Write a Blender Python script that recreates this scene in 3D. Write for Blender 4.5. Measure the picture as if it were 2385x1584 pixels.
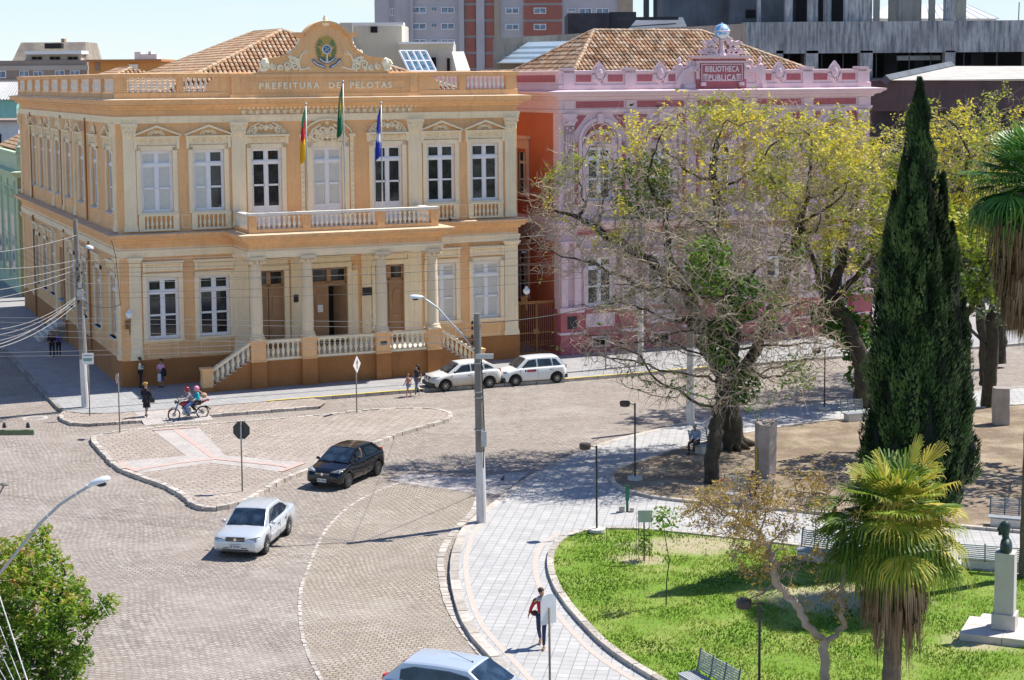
import bpy, bmesh, math, random
from mathutils import Vector, Matrix, kdtree
from mathutils.noise import noise as pnoise
PI=math.pi; sin=math.sin; cos=math.cos
random.seed(7)
R_=random.random
def U(a,b): return a+(b-a)*R_()
SC=bpy.context.scene
for o in list(bpy.data.objects): bpy.data.objects.remove(o)
# ---------------------------------------------------------------- camera
F_,PITCH,ROLL,CX,CY,CAMH=4094.8,.093928,-.0078033,1192.5,569.75,16.0
_cp,_sp,_cr,_sr=cos(PITCH),sin(PITCH),cos(ROLL),sin(ROLL)
_r=Vector((1,0,0)); _f=Vector((0,_cp,-_sp)); _u=Vector((0,_sp,_cp))
CR=_cr*_r+_sr*_u; CU=-_sr*_r+_cr*_u; CF=_f
cd=bpy.data.cameras.new('camera'); cam=bpy.data.objects.new('camera',cd); SC.collection.objects.link(cam)
cd.sensor_fit='HORIZONTAL'; cd.sensor_width=36; cd.lens=F_/2385*36; cd.shift_y=(CY-792)/2385
cd.clip_start=.5; cd.clip_end=3000
m=Matrix.Identity(4)
for i in range(3): m[i][0]=CR[i]; m[i][1]=CU[i]; m[i][2]=-CF[i]
m[2][3]=CAMH; cam.matrix_world=m
SC.camera=cam
# ---------------------------------------------------------------- sky, sun, exposure
SUN_AZ,SUN_EL=63.0,57.0
w=bpy.data.worlds.new('World'); SC.world=w; w.use_nodes=True
nt=w.node_tree; nt.nodes.clear()
sk=nt.nodes.new('ShaderNodeTexSky'); sk.sky_type='NISHITA'; sk.sun_disc=False
sk.sun_elevation=math.radians(SUN_EL); sk.sun_rotation=math.radians(SUN_AZ)
sk.altitude=10; sk.air_density=1.3; sk.dust_density=.25; sk.ozone_density=3.0
bg=nt.nodes.new('ShaderNodeBackground'); bg.inputs[1].default_value=.125
wo=nt.nodes.new('ShaderNodeOutputWorld')
tn=nt.nodes.new('ShaderNodeMixRGB'); tn.blend_type='MULTIPLY'; tn.inputs[0].default_value=1; tn.inputs[2].default_value=(.42,.52,.72,1)
nt.links.new(sk.outputs[0],tn.inputs[1])
tc=nt.nodes.new('ShaderNodeTexCoord'); sp_=nt.nodes.new('ShaderNodeSeparateXYZ'); nt.links.new(tc.outputs['Generated'],sp_.inputs[0])
rp=nt.nodes.new('ShaderNodeValToRGB'); nt.links.new(sp_.outputs[2],rp.inputs[0])   # pale hazy band above the horizon
for i,(p_,c_) in enumerate(((0,(5.2,5.7,5.65,1)),(.05,(4.3,5.35,5.6,1)),(.16,(3.0,4.5,5.5,1)))):
    e_=rp.color_ramp.elements[i] if i<2 else rp.color_ramp.elements.new(p_); e_.position=p_; e_.color=tuple(x/6 for x in c_[:3])+(1,)
rp.color_ramp.elements[0].position=0
sc_=nt.nodes.new('ShaderNodeVectorMath'); sc_.operation='SCALE'; sc_.inputs[3].default_value=6; nt.links.new(rp.outputs[0],sc_.inputs[0])
cn=nt.nodes.new('ShaderNodeTexNoise'); cn.inputs['Scale'].default_value=7; cn.inputs['Detail'].default_value=6; mp_=nt.nodes.new('ShaderNodeMapping'); mp_.inputs['Scale'].default_value=(1,1,6)
nt.links.new(tc.outputs['Generated'],mp_.inputs[0]); nt.links.new(mp_.outputs[0],cn.inputs['Vector'])
cr=nt.nodes.new('ShaderNodeValToRGB'); cr.color_ramp.elements[0].position=.5; cr.color_ramp.elements[0].color=(0,0,0,1); cr.color_ramp.elements[1].position=.75; cr.color_ramp.elements[1].color=(.5,.5,.5,1); nt.links.new(cn.outputs[0],cr.inputs[0])
cm=nt.nodes.new('ShaderNodeMixRGB'); nt.links.new(cr.outputs[0],cm.inputs[0]); nt.links.new(sc_.outputs[0],cm.inputs[1]); cm.inputs[2].default_value=(5.2,5.5,5.5,1)
hr=nt.nodes.new('ShaderNodeMapRange'); hr.inputs[1].default_value=.10; hr.inputs[2].default_value=.42; hr.inputs[3].default_value=1; hr.inputs[4].default_value=0; nt.links.new(sp_.outputs[2],hr.inputs[0])
mx_=nt.nodes.new('ShaderNodeMixRGB'); nt.links.new(hr.outputs[0],mx_.inputs[0]); nt.links.new(tn.outputs[0],mx_.inputs[1]); nt.links.new(cm.outputs[0],mx_.inputs[2]); nt.links.new(mx_.outputs[0],bg.inputs[0]); nt.links.new(bg.outputs[0],wo.inputs[0])
sl=bpy.data.lights.new('sun','SUN'); sl.energy=5.0; sl.angle=math.radians(.53); sl.color=(1,.955,.87)
so=bpy.data.objects.new('sun',sl); SC.collection.objects.link(so)
_az,_el=math.radians(SUN_AZ),math.radians(SUN_EL)
SUND=Vector((sin(_az)*cos(_el),cos(_az)*cos(_el),sin(_el)))
so.rotation_euler=SUND.to_track_quat('Z','Y').to_euler(); so.location=(30,20,60)
SC.view_settings.view_transform='Standard'; SC.view_settings.look='None'
SC.view_settings.exposure=.5; SC.view_settings.gamma=1; SC.view_settings.use_curve_mapping=False
# ---------------------------------------------------------------- helpers
def ray(px,py): return CF*F_+CR*(px-CX)-CU*(py-CY)
def G(px,py,z=0.0):
    d=ray(px,py); t=(z-CAMH)/d.z; return Vector((d.x*t,d.y*t,z))
def P(px,py,Y):
    d=ray(px,py); t=Y/d.y; return Vector((d.x*t,Y,CAMH+d.z*t))
RD=-.15                                  # road level; pavements are z=0
AX,AY,ANG=-20.478,91.3405,.40084         # front left corner of the town hall and the street direction
BC,BS=cos(ANG),sin(ANG)
def L2W(u,o,z=0): return Vector((AX+u*BC+o*BS,AY+u*BS-o*BC,z))
class MB:
    def __init__(s,T=None): s.v=[];s.f=[];s.t=[];s.m=[];s.T=T;s.tint=.5;s.mi=0
    def add(s,vs,fs,t=None,mi=None):
        n=len(s.v); T=s.T
        s.v+= [tuple(T(*p)) for p in vs] if T else [tuple(p) for p in vs]
        t=s.tint if t is None else t; mi=s.mi if mi is None else mi
        for f in fs: s.f.append(tuple(i+n for i in f)); s.t.append(t); s.m.append(mi)
    def box(s,x0,x1,y0,y1,z0,z1,**k):
        s.add([(x0,y0,z0),(x1,y0,z0),(x1,y1,z0),(x0,y1,z0),(x0,y0,z1),(x1,y0,z1),(x1,y1,z1),(x0,y1,z1)],
              [(0,3,2,1),(4,5,6,7),(0,1,5,4),(1,2,6,5),(2,3,7,6),(3,0,4,7)],**k)
    def frus(s,c,w0,d0,w1,d1,z0,z1,**k):
        x,y=c; v=[]
        for (w,d,z) in ((w0,d0,z0),(w1,d1,z1)): v+=[(x-w,y-d,z),(x+w,y-d,z),(x+w,y+d,z),(x-w,y+d,z)]
        s.add(v,[(0,3,2,1),(4,5,6,7),(0,1,5,4),(1,2,6,5),(2,3,7,6),(3,0,4,7)],**k)
    def quad(s,a,b,c,d,**k): s.add([a,b,c,d],[(0,1,2,3)],**k)
    def prism(s,pts,a,b,ax=1,**k):      # pts 2D polygon, extruded a..b on axis ax
        def mk(p,h): return ((h,p[0],p[1]),(p[0],h,p[1]),(p[0],p[1],h))[ax]
        n=len(pts); v=[mk(p,a) for p in pts]+[mk(p,b) for p in pts]
        s.add(v,[tuple(range(n)),tuple(range(2*n-1,n-1,-1))]+[(i,(i+1)%n,n+(i+1)%n,n+i) for i in range(n)],**k)
    def tube(s,pts,r,n=5,cap=True,**k):
        pts=[Vector(p) for p in pts]; L=len(pts)
        if L<2: return
        rs=r if isinstance(r,(list,tuple)) else [r]*L
        v=[];up=None
        for i,p in enumerate(pts):
            d=(pts[min(i+1,L-1)]-pts[max(i-1,0)])
            if d.length<1e-9: d=Vector((0,0,1))
            d.normalize()
            if up is None:
                up=Vector((0,0,1)) if abs(d.z)<.9 else Vector((1,0,0))
            a=up-d*up.dot(d)
            if a.length<1e-6: a=Vector((1,0,0))-d*d.x
            a.normalize(); up=a; b=d.cross(a)
            for j in range(n):
                q=2*PI*j/n; v.append(p+(a*cos(q)+b*sin(q))*rs[i])
        f=[(i*n+j,i*n+(j+1)%n,(i+1)*n+(j+1)%n,(i+1)*n+j) for i in range(L-1) for j in range(n)]
        if cap: f+=[tuple(range(n-1,-1,-1)),tuple(range((L-1)*n,L*n))]
        s.add(v,f,**k)
    def lathe(s,prof,c,n=10,ax='z',cap=True,**k):  # prof [(r,h)]
        v=[]
        for r,h in prof:
            for j in range(n):
                q=2*PI*j/n; a,b=r*cos(q),r*sin(q)
                v.append((c[0]+a,c[1]+b,c[2]+h) if ax=='z' else (c[0]+a,c[1]+h,c[2]+b) if ax=='y' else (c[0]+h,c[1]+a,c[2]+b))
        L=len(prof)
        f=[(i*n+j,i*n+(j+1)%n,(i+1)*n+(j+1)%n,(i+1)*n+j) for i in range(L-1) for j in range(n)]
        if cap: f+=[tuple(range(n-1,-1,-1)),tuple(range((L-1)*n,L*n))]
        s.add(v,f,**k)
    def ball(s,c,r,n=10,sc=(1,1,1),**k):
        m=max(4,n//2); v=[]
        for i in range(m+1):
            q=PI*i/m
            for j in range(n):
                a=2*PI*j/n; v.append((c[0]+r*sc[0]*sin(q)*cos(a),c[1]+r*sc[1]*sin(q)*sin(a),c[2]+r*sc[2]*cos(q)))
        s.add(v,[(i*n+j,i*n+(j+1)%n,(i+1)*n+(j+1)%n,(i+1)*n+j) for i in range(m) for j in range(n)],**k)
    def build(s,name,mats,parent=None,smooth=False,recalc=False,**tg):
        me=bpy.data.meshes.new(name); me.from_pydata(s.v,[],s.f)
        if not isinstance(mats,(list,tuple)): mats=[mats]
        for mm in mats: me.materials.append(mm)
        if len(mats)>1: me.polygons.foreach_set('material_index',s.m)
        at=me.attributes.new('tint','FLOAT','FACE'); at.data.foreach_set('value',s.t)
        if recalc:
            bm=bmesh.new(); bm.from_mesh(me); bmesh.ops.remove_doubles(bm,verts=bm.verts,dist=1e-4)
            bmesh.ops.recalc_face_normals(bm,faces=bm.faces); bm.to_mesh(me); bm.free()
        if smooth: me.polygons.foreach_set('use_smooth',[True]*len(me.polygons))
        me.update()
        ob=bpy.data.objects.new(name,me); SC.collection.objects.link(ob)
        if parent is not None: ob.parent=parent
        for a,b in tg.items(): ob[a]=b
        return ob
def tag(o,label,cat,group=None):
    o['label']=label; o['category']=cat
    if group: o['group']=group
    return o
def empty(name,loc=(0,0,0),rz=0,label=None,cat=None,group=None):
    o=bpy.data.objects.new(name,None); SC.collection.objects.link(o); o.location=loc; o.rotation_euler=(0,0,rz); o.empty_display_size=.3
    if label: tag(o,label,cat,group)
    return o
def copy_tree(o,parent=None):
    c=o.copy(); SC.collection.objects.link(c); c.parent=parent
    for ch in list(o.children): copy_tree(ch,c)
    return c
def clone(o,loc,rz,label,group=None,scale=None):
    c=copy_tree(o); c.location=loc; c.rotation_euler=(0,0,rz); c['label']=label
    if group: c['group']=group
    if scale: c.scale=(scale,)*3
    return c
# ---------------------------------------------------------------- materials
class NT:
    def __init__(s,name):
        s.mat=bpy.data.materials.new(name); s.mat.use_nodes=True; s.n=s.mat.node_tree.nodes; s.l=s.mat.node_tree.links
        s.b=s.n['Principled BSDF']; s.co=s.n.new('ShaderNodeTexCoord')
    def node(s,t,**k):
        n=s.n.new(t)
        for a,b in k.items():
            if a.startswith('i_'): n.inputs[a[2:].replace('_',' ')].default_value=b
            else: setattr(n,a,b)
        return n
    def link(s,a,b): s.l.new(a,b)
    def noise(s,scale,detail=4,rough=.6,vec=None,sx=1,sy=1,sz=1):
        n=s.node('ShaderNodeTexNoise'); n.inputs['Scale'].default_value=scale; n.inputs['Detail'].default_value=detail; n.inputs['Roughness'].default_value=rough
        v=vec or s.co.outputs['Object']
        if (sx,sy,sz)!=(1,1,1):
            mp=s.node('ShaderNodeMapping'); mp.inputs['Scale'].default_value=(sx,sy,sz); s.link(v,mp.inputs[0]); v=mp.outputs[0]
        s.link(v,n.inputs['Vector']); return n.outputs['Fac']
    def ramp(s,fac,stops):
        r=s.node('ShaderNodeValToRGB'); e=r.color_ramp.elements
        while len(e)<len(stops): e.new(.5)
        for i,(p,c) in enumerate(stops):
            e[i].position=p; e[i].color=(c,c,c,1) if isinstance(c,(int,float)) else tuple(c)+(1,)
        s.link(fac,r.inputs[0]); return r.outputs[0]
    def mix(s,fac,a,b,mode='MIX'):
        m=s.node('ShaderNodeMixRGB',blend_type=mode)
        for i,x in ((0,fac),(1,a),(2,b)):
            if isinstance(x,(int,float)): m.inputs[i].default_value=x
            elif isinstance(x,(tuple,list)): m.inputs[i].default_value=tuple(x)+(1,)
            else: s.link(x,m.inputs[i])
        return m.outputs[0]
    def attr(s,name='tint'):
        a=s.node('ShaderNodeAttribute',attribute_name=name); return a.outputs['Fac']
    def bump(s,h,strength=.4,dist=.02):
        b=s.node('ShaderNodeBump'); b.inputs['Strength'].default_value=strength; b.inputs['Distance'].default_value=dist
        s.link(h,b.inputs['Height']); s.link(b.outputs[0],s.b.inputs['Normal'])
    def col(s,c):
        if isinstance(c,(tuple,list)): s.b.inputs['Base Color'].default_value=tuple(c)+(1,)
        else: s.link(c,s.b.inputs['Base Color'])
def M(name,col,rough=.85,var=.12,scale=1.5,col2=None,streak=0,grime=None,bump=0,bscale=30,metal=0,spec=.5,tint=0,fine=.06,sth=.5):
    N=NT(name); N.b.inputs['Roughness'].default_value=rough; N.b.inputs['Metallic'].default_value=metal
    N.b.inputs['Specular IOR Level'].default_value=spec
    c1=tuple(x*(1-var) for x in col); c2=col2 or tuple(min(1,x*(1+var)) for x in col)
    c=N.mix(N.ramp(N.noise(scale,5),[(.3,0),(.7,1)]),c1,c2)
    if fine: c=N.mix(1.0,c,N.ramp(N.noise(scale*22,3),[(.3,1-fine*1.6),(.7,1+fine)]),'MULTIPLY')
    if streak: 
        g=grime or tuple(x*.45 for x in col)
        f=N.ramp(N.noise(1.0,6,.7,sx=3.2,sy=3.2,sz=.35),[(sth,0),(sth+.28,streak)])
        c=N.mix(f,c,g)
    if tint: c=N.mix(1.0,c,N.ramp(N.attr(),[(0,1-tint),(1,1+tint)]),'MULTIPLY')
    N.col(c)
    if bump: N.bump(N.noise(bscale,4),bump,.02)
    return N.mat
m_wall=M('ochre_render',(.83,.485,.232),var=.09,scale=.5,streak=.55,grime=(.40,.25,.14),bump=.1)
m_cream=M('cream_trim',(.90,.76,.53),var=.06,scale=.8,streak=.32,grime=(.46,.34,.21))
m_brown=M('brown_plinth',(.38,.16,.05),var=.14,scale=.7,streak=.25,bump=.1)
m_orn=M('ornament_cream',(.90,.82,.62),var=.1,scale=5)
m_white=M('white_joinery',(.80,.80,.82),rough=.5,var=.04,scale=3)
m_ball=M('pale_baluster',(.82,.77,.68),var=.08,scale=3,streak=.2,grime=(.45,.4,.33))
m_shut=M('closed_shutter',(.62,.62,.58),rough=.6,var=.06,scale=4)
m_stone=M('granite_step',(.60,.57,.52),var=.1,scale=6)
m_soot=M('sooty_ledge',(.40,.29,.18),var=.3,scale=2.5,streak=.3)
def glassmat(name,c,r=.06,spec=.6):
    N=NT(name); N.col(N.mix(N.ramp(N.noise(2.2,4,.6,sy=1,sz=.8),[(.42,0),(.75,1)]),c,tuple(x*3.2+.012 for x in c)))  # paler noise blotches are reflections put into the pane colour
    N.b.inputs['Roughness'].default_value=r; N.b.inputs['Specular IOR Level'].default_value=spec
    return N.mat
m_glass=glassmat('window_glass',(.012,.014,.018))
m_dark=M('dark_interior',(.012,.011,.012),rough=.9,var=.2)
m_wood=M('brown_door_wood',(.36,.205,.105),rough=.55,var=.12,scale=2,bump=.1)
m_black=M('black_metal',(.02,.02,.022),rough=.5,var=.2)
m_bronze=M('green_bronze',(.035,.06,.055),rough=.5,var=.35,scale=9,metal=.3)
m_steel=M('galvanised_steel',(.42,.45,.48),rough=.45,var=.1,metal=.5,scale=4)
m_lampgl=M('white_lamp_globe',(.82,.84,.86),rough=.25,var=.02)
def tilemat(name,cols,moss):
    N=NT(name); N.b.inputs['Roughness'].default_value=.9
    c=N.ramp(N.attr(),[(0,cols[0]),(.35,cols[1]),(.7,cols[2]),(1,cols[3])])
    c=N.mix(N.ramp(N.noise(1.3,5,.7),[(.45,0),(.7,moss)]),c,(.07,.055,.03))
    c=N.mix(N.ramp(N.noise(14,4,.7),[(.4,0),(.7,.6)]),c,(.13,.085,.05))
    N.col(c); N.bump(N.noise(25,3),.3,.02); return N.mat
m_tile=tilemat('clay_tiles',((.46,.24,.13),(.60,.36,.2),(.68,.44,.27),(.62,.50,.36)),.5)
m_tile2=tilemat('old_clay_tiles',((.30,.15,.08),(.52,.29,.16),(.62,.42,.27),(.66,.55,.42)),.85)
# cobbles
def cobble(name,ang,bw,bh,c1,c2,mortar,moss=0,sq=.5,msz=.018,patch=(.29,.24,.205)):
    N=NT(name); N.b.inputs['Roughness'].default_value=.8
    mp=N.node('ShaderNodeMapping'); mp.inputs['Rotation'].default_value=(0,0,ang)
    dn=N.node('ShaderNodeTexNoise'); dn.inputs['Scale'].default_value=2.3; dn.inputs['Detail'].default_value=3
    N.link(N.co.outputs['Object'],dn.inputs['Vector'])
    vm=N.node('ShaderNodeVectorMath',operation='MULTIPLY_ADD'); vm.inputs[1].default_value=(.10,.10,0)
    N.link(dn.outputs['Color'],vm.inputs[0]); N.link(N.co.outputs['Object'],vm.inputs[2]); 
    dn2=N.node('ShaderNodeTexNoise'); dn2.inputs['Scale'].default_value=.13; dn2.inputs['Detail'].default_value=1
    N.link(N.co.outputs['Object'],dn2.inputs['Vector'])
    vm2=N.node('ShaderNodeVectorMath',operation='MULTIPLY_ADD'); vm2.inputs[1].default_value=(2.2,2.2,0)
    N.link(dn2.outputs['Color'],vm2.inputs[0]); N.link(vm.outputs[0],vm2.inputs[2]); N.link(vm2.outputs[0],mp.inputs[0])
    br=N.node('ShaderNodeTexBrick'); br.inputs['Scale'].default_value=1; br.inputs['Brick Width'].default_value=bw; br.inputs['Row Height'].default_value=bh
    br.inputs['Mortar Size'].default_value=msz; br.inputs['Mortar Smooth'].default_value=.5; br.inputs['Bias'].default_value=0
    br.offset=.5; br.inputs['Color1'].default_value=tuple(c1)+(1,); br.inputs['Color2'].default_value=tuple(c2)+(1,); br.inputs['Mortar'].default_value=tuple(mortar)+(1,)
    N.link(mp.outputs[0],br.inputs['Vector'])
    c=br.outputs['Color']
    c=N.mix(1.0,c,N.ramp(N.noise(7,3,.8),[(.3,.62),(.7,1.30)]),'MULTIPLY')
    c=N.mix(N.ramp(N.noise(.32,6,.65),[(.40,0),(.62,.5)]),c,patch); c=N.mix(N.ramp(N.noise(.16,6,.7,sx=1,sy=1.6),[(.50,0),(.68,.45)]),c,(.45,.40,.355)); c=N.mix(N.ramp(N.noise(.9,5,.8),[(.56,0),(.74,.65)]),c,(.15,.125,.105))
    c=N.mix(1.0,c,N.ramp(N.noise(1.1,5,.7),[(.3,.88),(.7,1.08)]),'MULTIPLY')
    if moss: c=N.mix(N.ramp(N.noise(1.4,5,.7),[(.45,0),(.72,moss)]),c,(.20,.19,.08))
    N.col(c)
    b=N.node('ShaderNodeMath',operation='SUBTRACT'); b.inputs[0].default_value=1; N.link(br.outputs['Fac'],b.inputs[1])
    N.bump(b.outputs[0],.55,.02); return N.mat
m_road=cobble('cobbled_road',.35,.24,.15,(.42,.365,.315),(.285,.24,.205),(.11,.09,.07))
m_isl=cobble('island_cobbles',-.55,.50,.27,(.47,.40,.345),(.38,.315,.27),(.12,.09,.07),moss=.12,msz=.026)
m_bay=cobble('parking_bay_cobbles',.25,.22,.15,(.46,.39,.33),(.36,.30,.25),(.12,.10,.06),moss=.30,msz=.022)
def paving(name,ang,bw,bh,c1,c2,mortar,off=0,grime=.3):
    N=NT(name); N.b.inputs['Roughness'].default_value=.75
    mp=N.node('ShaderNodeMapping'); mp.inputs['Rotation'].default_value=(0,0,ang); N.link(N.co.outputs['Object'],mp.inputs[0])
    br=N.node('ShaderNodeTexBrick'); br.offset=off; br.inputs['Scale'].default_value=1; br.inputs['Brick Width'].default_value=bw; br.inputs['Row Height'].default_value=bh
    br.inputs['Mortar Size'].default_value=.014; br.inputs['Mortar Smooth'].default_value=.3
    for k,v in (('Color1',c1),('Color2',c2),('Mortar',mortar)): br.inputs[k].default_value=tuple(v)+(1,)
    N.link(mp.outputs[0],br.inputs['Vector'])
    c=N.mix(1.0,br.outputs['Color'],N.ramp(N.noise(1.2,5,.7),[(.3,.86),(.7,1.1)]),'MULTIPLY')
    c=N.mix(N.ramp(N.noise(.5,6,.7),[(.5,0),(.75,grime)]),c,tuple(x*.6 for x in c1))
    N.col(c)
    b=N.node('ShaderNodeMath',operation='SUBTRACT'); b.inputs[0].default_value=1; N.link(br.outputs['Fac'],b.inputs[1])
    N.bump(b.outputs[0],.3,.01); return N.mat
m_pav=paving('grey_paving',.15,.34,.34,(.47,.46,.445),(.41,.40,.395),(.24,.235,.23))
m_pavB=paving('blue_grey_paving',ANG,.4,.2,(.40,.39,.385),(.33,.33,.335),(.20,.20,.20),off=.5)
m_ramp=paving('ramp_paving',.5,.2,.2,(.52,.475,.44),(.45,.41,.385),(.28,.25,.235))
m_red=M('red_tactile_strip',(.52,.37,.325),var=.12,scale=4)
m_ortile=M('orange_white_tactile',(.52,.41,.33),var=.08,scale=10,col2=(.52,.49,.46))
m_kerb=M('granite_kerb',(.47,.42,.37),var=.22,scale=4,bump=.5,bscale=12,tint=.2,streak=.3,grime=(.2,.17,.11))
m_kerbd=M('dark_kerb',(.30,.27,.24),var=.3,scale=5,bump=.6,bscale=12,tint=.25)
m_yel=M('yellow_kerb_paint',(.72,.55,.08),var=.18,scale=3)
m_plaster=M('white_plaster',(.62,.62,.60),var=.06,scale=.8,streak=.3)
def leafmat(name,cols,tr=.35,rough=.55):
    N=NT(name); N.b.inputs['Roughness'].default_value=rough; N.b.inputs['Specular IOR Level'].default_value=.3
    n=len(cols); c=N.ramp(N.attr(),[(i/(n-1),x) for i,x in enumerate(cols)])
    N.col(c)
    t=N.node('ShaderNodeBsdfTranslucent'); N.link(c,t.inputs[0]); mx=N.node('ShaderNodeMixShader'); mx.inputs[0].default_value=tr
    out=N.n['Material Output']; N.link(N.b.outputs[0],mx.inputs[1]); N.link(t.outputs[0],mx.inputs[2]); N.link(mx.outputs[0],out.inputs[0])
    return N.mat
m_lyel=leafmat('yellow_green_leaves',((.05,.12,.012),(.20,.29,.03),(.47,.48,.05),(.80,.66,.08)),.4)
m_lgreen=leafmat('green_leaves',((.03,.09,.012),(.07,.18,.02),(.16,.30,.04),(.26,.36,.06)),.4)
m_lbush=leafmat('bright_leaves',((.04,.11,.01),(.15,.30,.025),(.34,.46,.05),(.58,.34,.10)),.45)
m_lamber=leafmat('amber_leaves',((.22,.20,.03),(.40,.28,.05),(.50,.33,.07),(.40,.18,.04)),.3)
m_lcyp=leafmat('cypress_leaves',((.007,.018,.008),(.018,.045,.016),(.04,.085,.03),(.085,.14,.045)),.1)
m_lpalm=leafmat('palm_leaves',((.02,.055,.01),(.09,.18,.018),(.24,.32,.03),(.55,.45,.07)),.3,.5)
m_lpalm2=leafmat('dark_palm_leaves',((.02,.07,.015),(.05,.15,.025),(.11,.26,.04),(.22,.34,.06)),.25,.4)
m_ldead=leafmat('dead_palm_leaves',((.06,.035,.018),(.15,.085,.04),(.27,.18,.10),(.38,.30,.21)),.15,.8)
m_lgrass=leafmat('grass_blades',((.08,.15,.014),(.19,.29,.03),(.34,.40,.07),(.52,.47,.20)),.4)
m_bark=M('pale_twig_bark',(.42,.335,.235),var=.25,scale=4)
m_barkd=M('mossy_bark',(.032,.025,.019),var=.4,scale=3,col2=(.075,.062,.034),bump=.8,bscale=9)
m_barkb=M('smooth_tan_bark',(.38,.29,.21),var=.2,scale=2.5,col2=(.46,.38,.30),bump=.4,bscale=8)
m_bpalm=M('palm_bark',(.16,.12,.085),var=.3,scale=8,bump=.8,bscale=14)
m_pole=M('concrete_pole',(.22,.20,.18),var=.2,scale=2,streak=.4)
m_polew=M('whitewashed_pole',(.66,.64,.62),var=.12,scale=3,streak=.7,grime=(.22,.19,.16))
m_wire=M('grey_cable',(.30,.29,.28),var=.05,rough=.6)
m_wireb=M('black_cable',(.02,.02,.02),var=.05,rough=.6)
m_skin=M('skin',(.42,.24,.16),rough=.6,var=.05)
m_hair=M('dark_hair',(.02,.014,.01),rough=.6,var=.2)
def cloth(name,c): return M(name,c,rough=.9,var=.12,scale=12)
from mathutils.geometry import tessellate_polygon
def sheet(name,pts,z,mat,kind='structure',**tg):
    vs=[Vector((p[0],p[1],0)) for p in pts]; tri=tessellate_polygon([vs])
    b=MB(); b.add([(p.x,p.y,z) for p in vs],[tuple(t) for t in tri]); o=b.build(name,mat,recalc=False)
    o['kind']=kind
    me=o.data
    if me.polygons and me.polygons[0].normal.z<0: me.flip_normals()
    return o
def resample(pts,d,closed=False):
    pts=[Vector((p[0],p[1],0)) for p in pts]
    if closed: pts=pts+[pts[0]]
    out=[pts[0]]; acc=0
    for a,b in zip(pts,pts[1:]):
        L=(b-a).length
        if L<1e-6: continue
        t=d-acc
        while t<=L: out.append(a+(b-a)*(t/L)); t+=d
        acc=(acc+L)%d if True else 0
        acc=L-(t-d) if t-d<=L else acc
    return out
def smooth_pts(pts,it=2,closed=False):
    pts=[Vector((p[0],p[1],0)) for p in pts]
    for _ in range(it):
        q=[] if closed else [pts[0]]
        n=len(pts)
        for i in range(n if closed else n-1):
            a,b=pts[i],pts[(i+1)%n]; q+=[a*.75+b*.25,a*.25+b*.75]
        if not closed: q.append(pts[-1])
        pts=q
    return pts
def nrm(pts,i,closed):
    n=len(pts); a=pts[(i-1)%n] if closed or i>0 else pts[i]; b=pts[(i+1)%n] if closed or i<n-1 else pts[i]
    d=(b-a); d.normalize(); return Vector((d.y,-d.x,0))     # right-hand side
def strip(name,pts,o0,o1,z,mat,closed=False,kind='structure'):
    b=MB(); n=len(pts); v=[]
    for i,p in enumerate(pts):
        q=nrm(pts,i,closed); v+=[p+q*o0+Vector((0,0,z)),p+q*o1+Vector((0,0,z))]
    b.add(v,[(2*i,2*i+1,(2*i+3)%(2*n),(2*i+2)%(2*n)) for i in range(n if closed else n-1)])
    o=b.build(name,mat); o['kind']=kind; return o
def kerb(name,pts,o0,o1,z0,z1,mat,stone=.55,closed=False,gap=.015,jit=.012):
    ps=resample(pts,stone,closed); b=MB(); n=len(ps)
    for i in range(n if closed else n-1):
        j=(i+1)%n; a,c=ps[i],ps[j]; d=(c-a)
        if d.length>stone*1.6 or d.length<.05: 
            if not closed: continue
        na,nc=nrm(ps,i,closed),nrm(ps,j,closed); e=d*(gap/stone); a2=a+e;c2=c-e
        zz=z1+U(-jit,jit); oo=U(-jit,jit); t=R_()
        A=[a2+na*(o0+oo),c2+nc*(o0+oo),c2+nc*(o1+oo),a2+na*(o1+oo)]
        b.add([(p.x,p.y,z0) for p in A]+[(p.x,p.y,zz) for p in A],[(4,5,6,7),(0,1,5,4),(1,2,6,5),(2,3,7,6),(3,0,4,7)],t=t)
    o=b.build(name,mat); o['kind']='structure'; return o
road=sheet('road',[(-260,8),(260,8),(260,420),(-260,420)],RD,m_road)
# pavement round the town hall and the library (kerb line in street coordinates)
front_k=[(-3.95,-60),(-3.95,-20),(-3.92,-1),(-3.9,4.6),(-3.6,5.6),(-3.0,6.4),(-2.0,6.85),(0,7.0),(5.84,7.14),(14.07,7.24),(21.85,7.7),(28.66,7.6),(39.9,7.3),(48.8,7.9),(60,8),(110,8)]
fk=[L2W(u,o) for u,o in front_k]
sheet('pavement',fk+[L2W(110,-60)],0,m_pavB)
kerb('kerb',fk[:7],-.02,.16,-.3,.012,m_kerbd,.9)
kerb('kerb',[L2W(u,o) for u,o in front_k[10:]]and[L2W(14.07,7.24)]+[L2W(u,o) for u,o in front_k[10:]],-.16,.02,-.3,.012,m_kerb,.9)
kerb('kerb',[L2W(5.6,7.12),L2W(14.07,7.24)],-.16,.02,-.3,.012,m_kerb,.9)
strip('kerb_paint',[L2W(5.8,7.1),L2W(14.07,7.2)],-.10,.06,.03,m_yel)
strip('kerb_paint',[L2W(21.3,7.65),L2W(28.66,7.55),L2W(34,7.4)],-.10,.06,.03,m_yel)
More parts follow.
